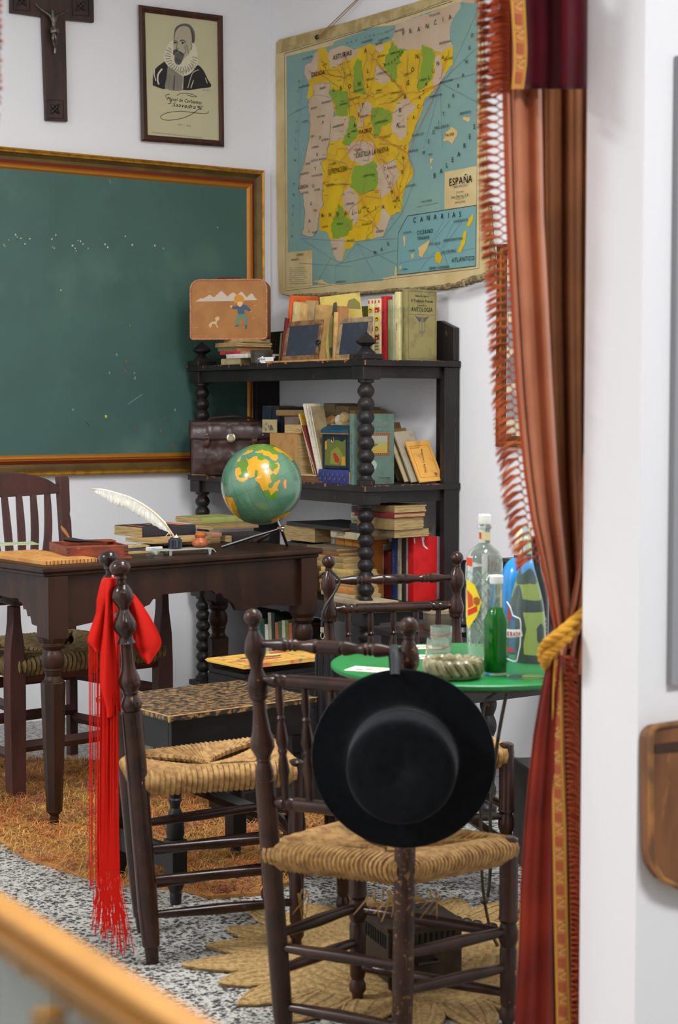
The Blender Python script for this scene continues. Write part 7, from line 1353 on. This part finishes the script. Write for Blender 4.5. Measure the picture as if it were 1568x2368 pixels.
LE = [(-150, 1164, 1), (215, 1166, 1), (500, 1174, 1), (750, 1188, 1), (900, 1197, 1), (1000, 1206, 1), (1100, 1217, 1), (1200, 1232, 1), (1300, 1255, 1), (1380, 1272, 1), (1460, 1288, 1), (1500, 1296, 1)]
sheet_('lining', [(y, x, {-150: 1252, 215: 1250, 500: 1255, 750: 1268, 900: 1276, 1000: 1282, 1100: 1288, 1200: 1296, 1300: 1306, 1380: 1312, 1460: 1318, 1500: 1322}[y]) for y, x, _ in LE], LIN, 60, 60, 0, lambda u, v: .010 * sin(u * 10.5 + 1.2 + v * .8) + .012 * (1 if .16 < u < .26 else 0) * sin((u - .16) / .1 * pi) + (.02 * (u - .9) / .1 if u > .9 else 0))
sheet_('inner_folds', [(-150, 1232, 1362), (215, 1232, 1362), (700, 1242, 1362), (1100, 1262, 1364), (1300, 1290, 1364), (1450, 1302, 1364), (1500, 1305, 1366)], LIN_SHADE, 70, 50, .052, lambda u, v: .007 * sin(u * 15 + v * 2) + .003 * sin(u * 37 + 3 * v))
sheet_('valance', [(-150, 1205, 1368), (0, 1208, 1368), (100, 1212, 1368), (206, 1208, 1366)], VEL, 60, 24, -.045, lambda u, v: .022 * sin(u * 6.5 + .2) + .006 * sin(u * 19))
sheet_('valance_back', [(-150, 1160, 1230), (215, 1166, 1230)], FRGD, 10, 10, .004)
def braid(nm, tb, off, y0, y1, step):
    mb = MB(); n = 60
    def P(u, y, d=0.): a, b = interp(tb, y)[:2]; return ay(a + (b - a) * u, y, YC + off - d)
    for (u0, u1, mi, dd) in ((0, 1, 0, 0), (0, .10, 2, .0012), (.88, 1, 2, .0012)):
        for i in range(n): ya, yb = y0 + (y1 - y0) * i / n, y0 + (y1 - y0) * (i + 1) / n; mb.add([P(u0, ya, dd), P(u1, ya, dd), P(u1, yb, dd), P(u0, yb, dd)], [(0, 1, 2, 3)], mi)
    y = y0 + 10; k = 0
    while y < y1 - step:
        if k % 2: mb.add([P(.25, y, .0012), P(.75, y + 2, .0012), P(.75, y + step * .8, .0012), P(.25, y + step * .8 - 2, .0012)], [(0, 1, 2, 3)], 1)
        else:
            for a in (((.2, 0), (.8, 2), (.8, 6), (.2, 4)), ((.65, 2), (.8, 2), (.8, 18), (.65, 18)), ((.3, 14), (.8, 16), (.8, 20), (.3, 18)), ((.3, 14), (.42, 14), (.42, 30), (.3, 30)), ((.3, 28), (.8, 30), (.8, 34), (.3, 32))): mb.add([P(u, y + dy * step / 40, .0014) for u, dy in a], [(0, 1, 2, 3)], 3)
        y += step; k += 1
    mb.build(nm, [GAL, GALD, GALY, flat((220, 160, 96))], cu, world=True, smooth=False, solid=.001)
braid('gold_braid', [(-150, 1172, 1206), (0, 1181, 1213), (110, 1188, 1218), (150, 1188, 1217), (206, 1183, 1210)], -.062, -150, 206, 34)
# fringe: knotted net and tassels along the leading edge
def tassels(nm, rows, L, mt, off, r=.0011, net=True, per=9):
    mb = MB()
    for i, (x, y, ang) in enumerate(rows):
        for k in range(per):
            dx = -L * random.uniform(.75, 1.08); dy = ang + random.uniform(-7, 7); y_ = y + random.uniform(-5, 5); o_y = random.uniform(-.006, .006)
            P = [ay(x, y + random.uniform(-1, 1), YC + off), ay(x + dx * .45, y_ + dy * .35 - 3, YC + off + o_y), ay(x + dx * .8, y_ + dy * .7 - 1, YC + off + o_y), ay(x + dx, y_ + dy, YC + off + o_y)]
            mb.tube(P, [r * 1.4, r * 1.5, r * 1.2, r * .5], 4)
    o_ = mb.build(nm, mt, cu, world=True, smooth=False); o_['kind'] = 'stuff'
def edge_x(y): return interp([(a, b) for a, b, _ in LE], y)[0]
ys = [-60 + i * 19.0 for i in range(72)]
tassels('fringe', [(edge_x(y) - 25 + (y > 600) * 5, y, 4 + max(0, min(24, (y - 400) * .035))) for y in ys if y < 1290], 40, FRG, -.004)
tassels('upper_fringe', [(1182 - 4, y, 6) for y in [-60 + i * 9 for i in range(31)]], 52, FRGD, -.03, per=6)
mb = MB()
for y in ys:
    if y < 1300:
        x = edge_x(y); K_ = ay(x - 22 + (y > 600) * 5, y, YC - .004); mb.ball(K_, .0028, 6, 5)
        for dy in (-9.5, 9.5): mb.tube([K_, ay(x - 11, y + dy * .9, YC - .004), ay(x, y + dy, YC - .002)], .0012, 4)
o_ = mb.build('knotted_net', FRG, cu, world=True); o_['kind'] = 'stuff'
mb = MB(); mb.tube([ay(edge_x(y) - 1, y, YC - .003) for y in range(-100, 1480, 12)], .0028, 6); mb.build('edge_cord', FRGD, cu, world=True)
# below the rope
sheet_('velvet_skirt', [(1515, 1266, 1300), (1540, 1263, 1300), (1600, 1250, 1296), (1700, 1233, 1292), (1800, 1222, 1290), (1900, 1213, 1288), (2050, 1203, 1288), (2200, 1199, 1292), (2368, 1190, 1298), (2900, 1182, 1300)], VEL2, 30, 60, -.012, lambda u, v: -.020 * sin(min(1, u * 1.1) * pi * .55) + .004 * sin(u * 14 + v * 3))
braid('lower_braid', [(1505, 1282, 1296), (1600, 1278, 1297), (1750, 1275, 1300), (1900, 1277, 1306), (2100, 1280, 1311), (2368, 1286, 1318), (2900, 1292, 1326)], -.034, 1505, 2850, 28)
tassels('lower_fringe', [(1303 + min(20, (y - 1500) * .03), y, 13) for y in range(1520, 2880, 12)], -30, FRGD, -.03, per=8)
sheet_('lining_skirt', [(1500, 1292, 1356), (1560, 1290, 1356), (1700, 1294, 1356), (1900, 1300, 1356), (2368, 1306, 1356), (2900, 1310, 1356)], LIN_SHADE, 40, 40, .012, lambda u, v: .014 * sin(u * 15 + 1) + .006 * sin(u * 33))
sheet_('hem_fold', [(1500, 1330, 1358), (1700, 1334, 1358), (2368, 1337, 1358), (2900, 1339, 1358)], LIN, 12, 30, -.002, lambda u, v: .006 * sin(u * 8))
sheet_('gathered_cloth', [(1050, 1350, 1368), (1200, 1343, 1368), (1330, 1332, 1368), (1400, 1318, 1368), (1460, 1300, 1368), (1520, 1288, 1360), (1560, 1290, 1356)], LIN, 50, 20, -.006, lambda u, v: .014 * sin(u * 22 + v) + .03 * u * (1 - u))
ROPE = M('mustard gold rope', (206, 150, 26), .7, c2=(176, 120, 18), scale=40, bump=.3, bscale=120)
for nm, of in (('tieback_rope', 0), ('tieback_rope', 1)):
    path = smooth_line([tuple(ay(x, y, YC + d_)) for x, y, d_ in ([(1366, 1392, .02), (1345, 1420, -.03), (1318, 1445, -.052), (1290, 1468, -.058), (1268, 1485, -.052), (1256, 1503, -.036), (1256, 1522, -.01), (1264, 1536, .02)] if not of else [(1366, 1416, .02), (1345, 1443, -.03), (1318, 1468, -.052), (1292, 1490, -.058), (1276, 1504, -.054), (1264, 1520, -.044), (1262, 1534, -.02), (1268, 1544, .02)])], 8)
    for s in range(3):
        pts = []; pu = None
        for i, p in enumerate(path):
            tt = (path[min(i + 1, len(path) - 1)] - path[max(i - 1, 0)]).normalized(); u_, w_ = frame(tt); a = i * .42 + s * 2 * pi / 3; pts.append(p + (u_ * cos(a) + w_ * sin(a)) * .0042)
        mb = MB(); mb.tube(pts, .0054, 7); mb.build(nm, ROPE, cu, world=True)
# ---- second curtain at the far left, only its blurred fringe shows
YL_ = YP + .06; lc_ = thing('left_curtain', 'blurred orange fringe of a second curtain at the left edge', 'curtain', ay(-40, 900, YL_)); lc_.location.z = 0; XF[lc_.name] = Matrix.Translation(lc_.location)
mb = MB(); mb.grid(lambda u, v: ay(-150 + 115 * u, -120 + 3300 * v, YL_ + .03 * sin(u * 12)), 30, 12); mb.build('cloth', VEL, lc_, world=True, solid=.003)
mb = MB()
for i in range(44):
    y = -40 + i * 16
    if y > 620: continue
    for k in range(6): L = random.uniform(34, 44) - max(0, y - 200) * .10; mb.tube([ay(-38, y, YL_ - .01), ay(-38 + L * .6, y + random.uniform(-4, 4), YL_ - .01), ay(-38 + L, y + random.uniform(0, 12), YL_ - .01)], .0012, 4)
o_ = mb.build('fringe', FRG, lc_, world=True, smooth=False); o_['kind'] = 'stuff'

# ================================================================== OUTER WALL: BOARD AND FRAME
wb = thing('wooden_chopping_board', 'worn brown wooden board with rounded corners hung on the outer wall', 'board', ay(1560, 2050, YP - .02))
OW = M('worn brown board', (128, 82, 46), .6, c2=(96, 58, 34), scale=12, stretch=(1.5, 1, .5), lo=.4, hi=.65, bump=.3, c3=(160, 116, 66), s3=20, lo3=.6, hi3=.7)
op = [(1482, 1682), (1495, 1674), (1560, 1665), (1700, 1655), (1790, 1660), (1796, 1760), (1794, 2000), (1770, 2050), (1700, 2062), (1600, 2055), (1540, 2042), (1506, 2026), (1486, 1996), (1480, 1960), (1478, 1820), (1478, 1700)]
mb = MB(); mb.prism([ay(x, y, YP - .002) for x, y in op], (0, -.024, 0)); mb.build('panel', OW, wb, world=True, smooth=False, bevel=.006)
mb = MB(); mb.prism([ay(x + 18, y, YP - .0275) for x, y in ((1496, 1722), (1560, 1714), (1760, 1704), (1760, 1728), (1560, 1738), (1497, 1742))], (0, .003, 0)); mb.build('dark_groove', flat((58, 36, 24)), wb, world=True, smooth=False)
mb = MB(); mb.tube([ay(x, y, YP - .002) + V((.001, -.024, 0)) for x, y in op], .005, 8, closed=True); mb.build('raised_rim', M('tan rim', (166, 114, 60), .55, c2=(110, 76, 44), scale=18), wb, world=True)
fo = thing('dark_picture_frame', 'dark grey picture frame cut by the right edge on the outer wall', 'picture', ay(1650, 1560, YP - .02)); mb = MB(); a, b_ = ay(1560, 130, YP - .002), ay(1840, 1550, YP - .02)
for q in ((a.x, a.x + .018, b_.z, a.z), (b_.x - .018, b_.x, b_.z, a.z), (a.x + .018, b_.x - .018, b_.z, b_.z + .018), (a.x + .018, b_.x - .018, a.z - .018, a.z)): mb.bb((q[0], YP - .012, q[2]), (q[1], YP - .002, q[3]))
mb.build('frame', flat((150, 150, 154), .8), fo, world=True, smooth=False); mb = MB(); mb.bb((a.x + .018, YP - .008, b_.z + .018), (b_.x - .015, YP - .002, a.z - .015)); mb.build('print', flat((176, 176, 178)), fo, world=True, smooth=False)

# ================================================================== DISPLAY CASE IN THE FOREGROUND
CZ = .97; r0_, r1_ = az(0, 2056, CZ), az(505, 2364, CZ); re = (r1_ - r0_).normalized(); rn = V((re.y, -re.x, 0))
if (CAM - r0_).dot(rn) < 0: rn = -rn
dc = thing('display_case', 'glass topped museum display case with a honey wood rim in the foreground', 'display case', r0_ + rn * .3 - UP * CZ); CW = M('honey oak rim', (206, 146, 66), .45, c2=(190, 128, 54), scale=10, stretch=(1, 1, 4)); ca = atan2(re.y, re.x); CL = 1.5
def cx(u, v, z): return r0_ + re * u + rn * v + UP * (z - CZ)
def cb(nm, u0, u1, v0, v1, z0, z1, m, bev=.002): mb = MB(); mb.box(cx((u0 + u1) / 2, (v0 + v1) / 2, (z0 + z1) / 2), (abs(u1 - u0), abs(v1 - v0), z1 - z0), rz=ca); mb.build(nm, m, dc, world=True, smooth=False, bevel=bev)
cb('top_rail', -.9, .55, 0, .021, CZ - .020, CZ, CW, .003); cb('inner_lip', -.9, .55, .021, .027, CZ - .026, CZ - .010, M('oak lip', (178, 124, 60), .5)); cb('top_rail', -.9, .55, .50, .52, CZ - .02, CZ, CW); cb('end_rail', .53, .55, .021, .50, CZ - .02, CZ, CW); cb('end_rail', -.9, -.88, .021, .50, CZ - .02, CZ, CW)
PANE = M('case glass', (235, 240, 238), .02, trans=1.0, ior=1.1); cb('glass_top', -.878, .528, .024, .498, CZ - .016, CZ - .012, PANE, 0)
PALE = M('pale case lining', (206, 204, 200), .7); cb('inner_floor', -.88, .53, .004, .51, .80, .82, PALE); cb('back_panel', -.88, .53, .004, .010, .82, CZ - .02, PALE, 0); cb('plinth', -.88, .53, .02, .50, 0, .80, CW)
for u in (.150, -.6): cb('post', u, u + .016, .028, .044, .82, CZ - .026, CW)
def citem(nm, px, py, z, sz__, col, lab, cat): c = az(px, py, z); mb = MB(); mb.box(c + UP * sz__[2] / 2, sz__, rz=ca); tag(mb.build(nm, flat(col), None, world=True, smooth=False, bevel=.004), lab, cat)
citem('display_card', 6, 2300, .822, (.06, .03, .05), (150, 152, 132), 'grey green block inside the display case, at the left edge', 'box')
c = az(60, 2372, .825); mb = MB(); mb.grid(lambda u, v: c + re * (.10 * (u - .5)) + rn * (.10 * (v - .25)) + UP * (.012 * mnoise.noise(V((u * 4, v * 4, 0)))), 20, 16); tag(mb.build('blue_cloth', flat((120, 134, 154), .9), None, world=True, solid=.004), 'crumpled pale blue cloth inside the display case', 'cloth')
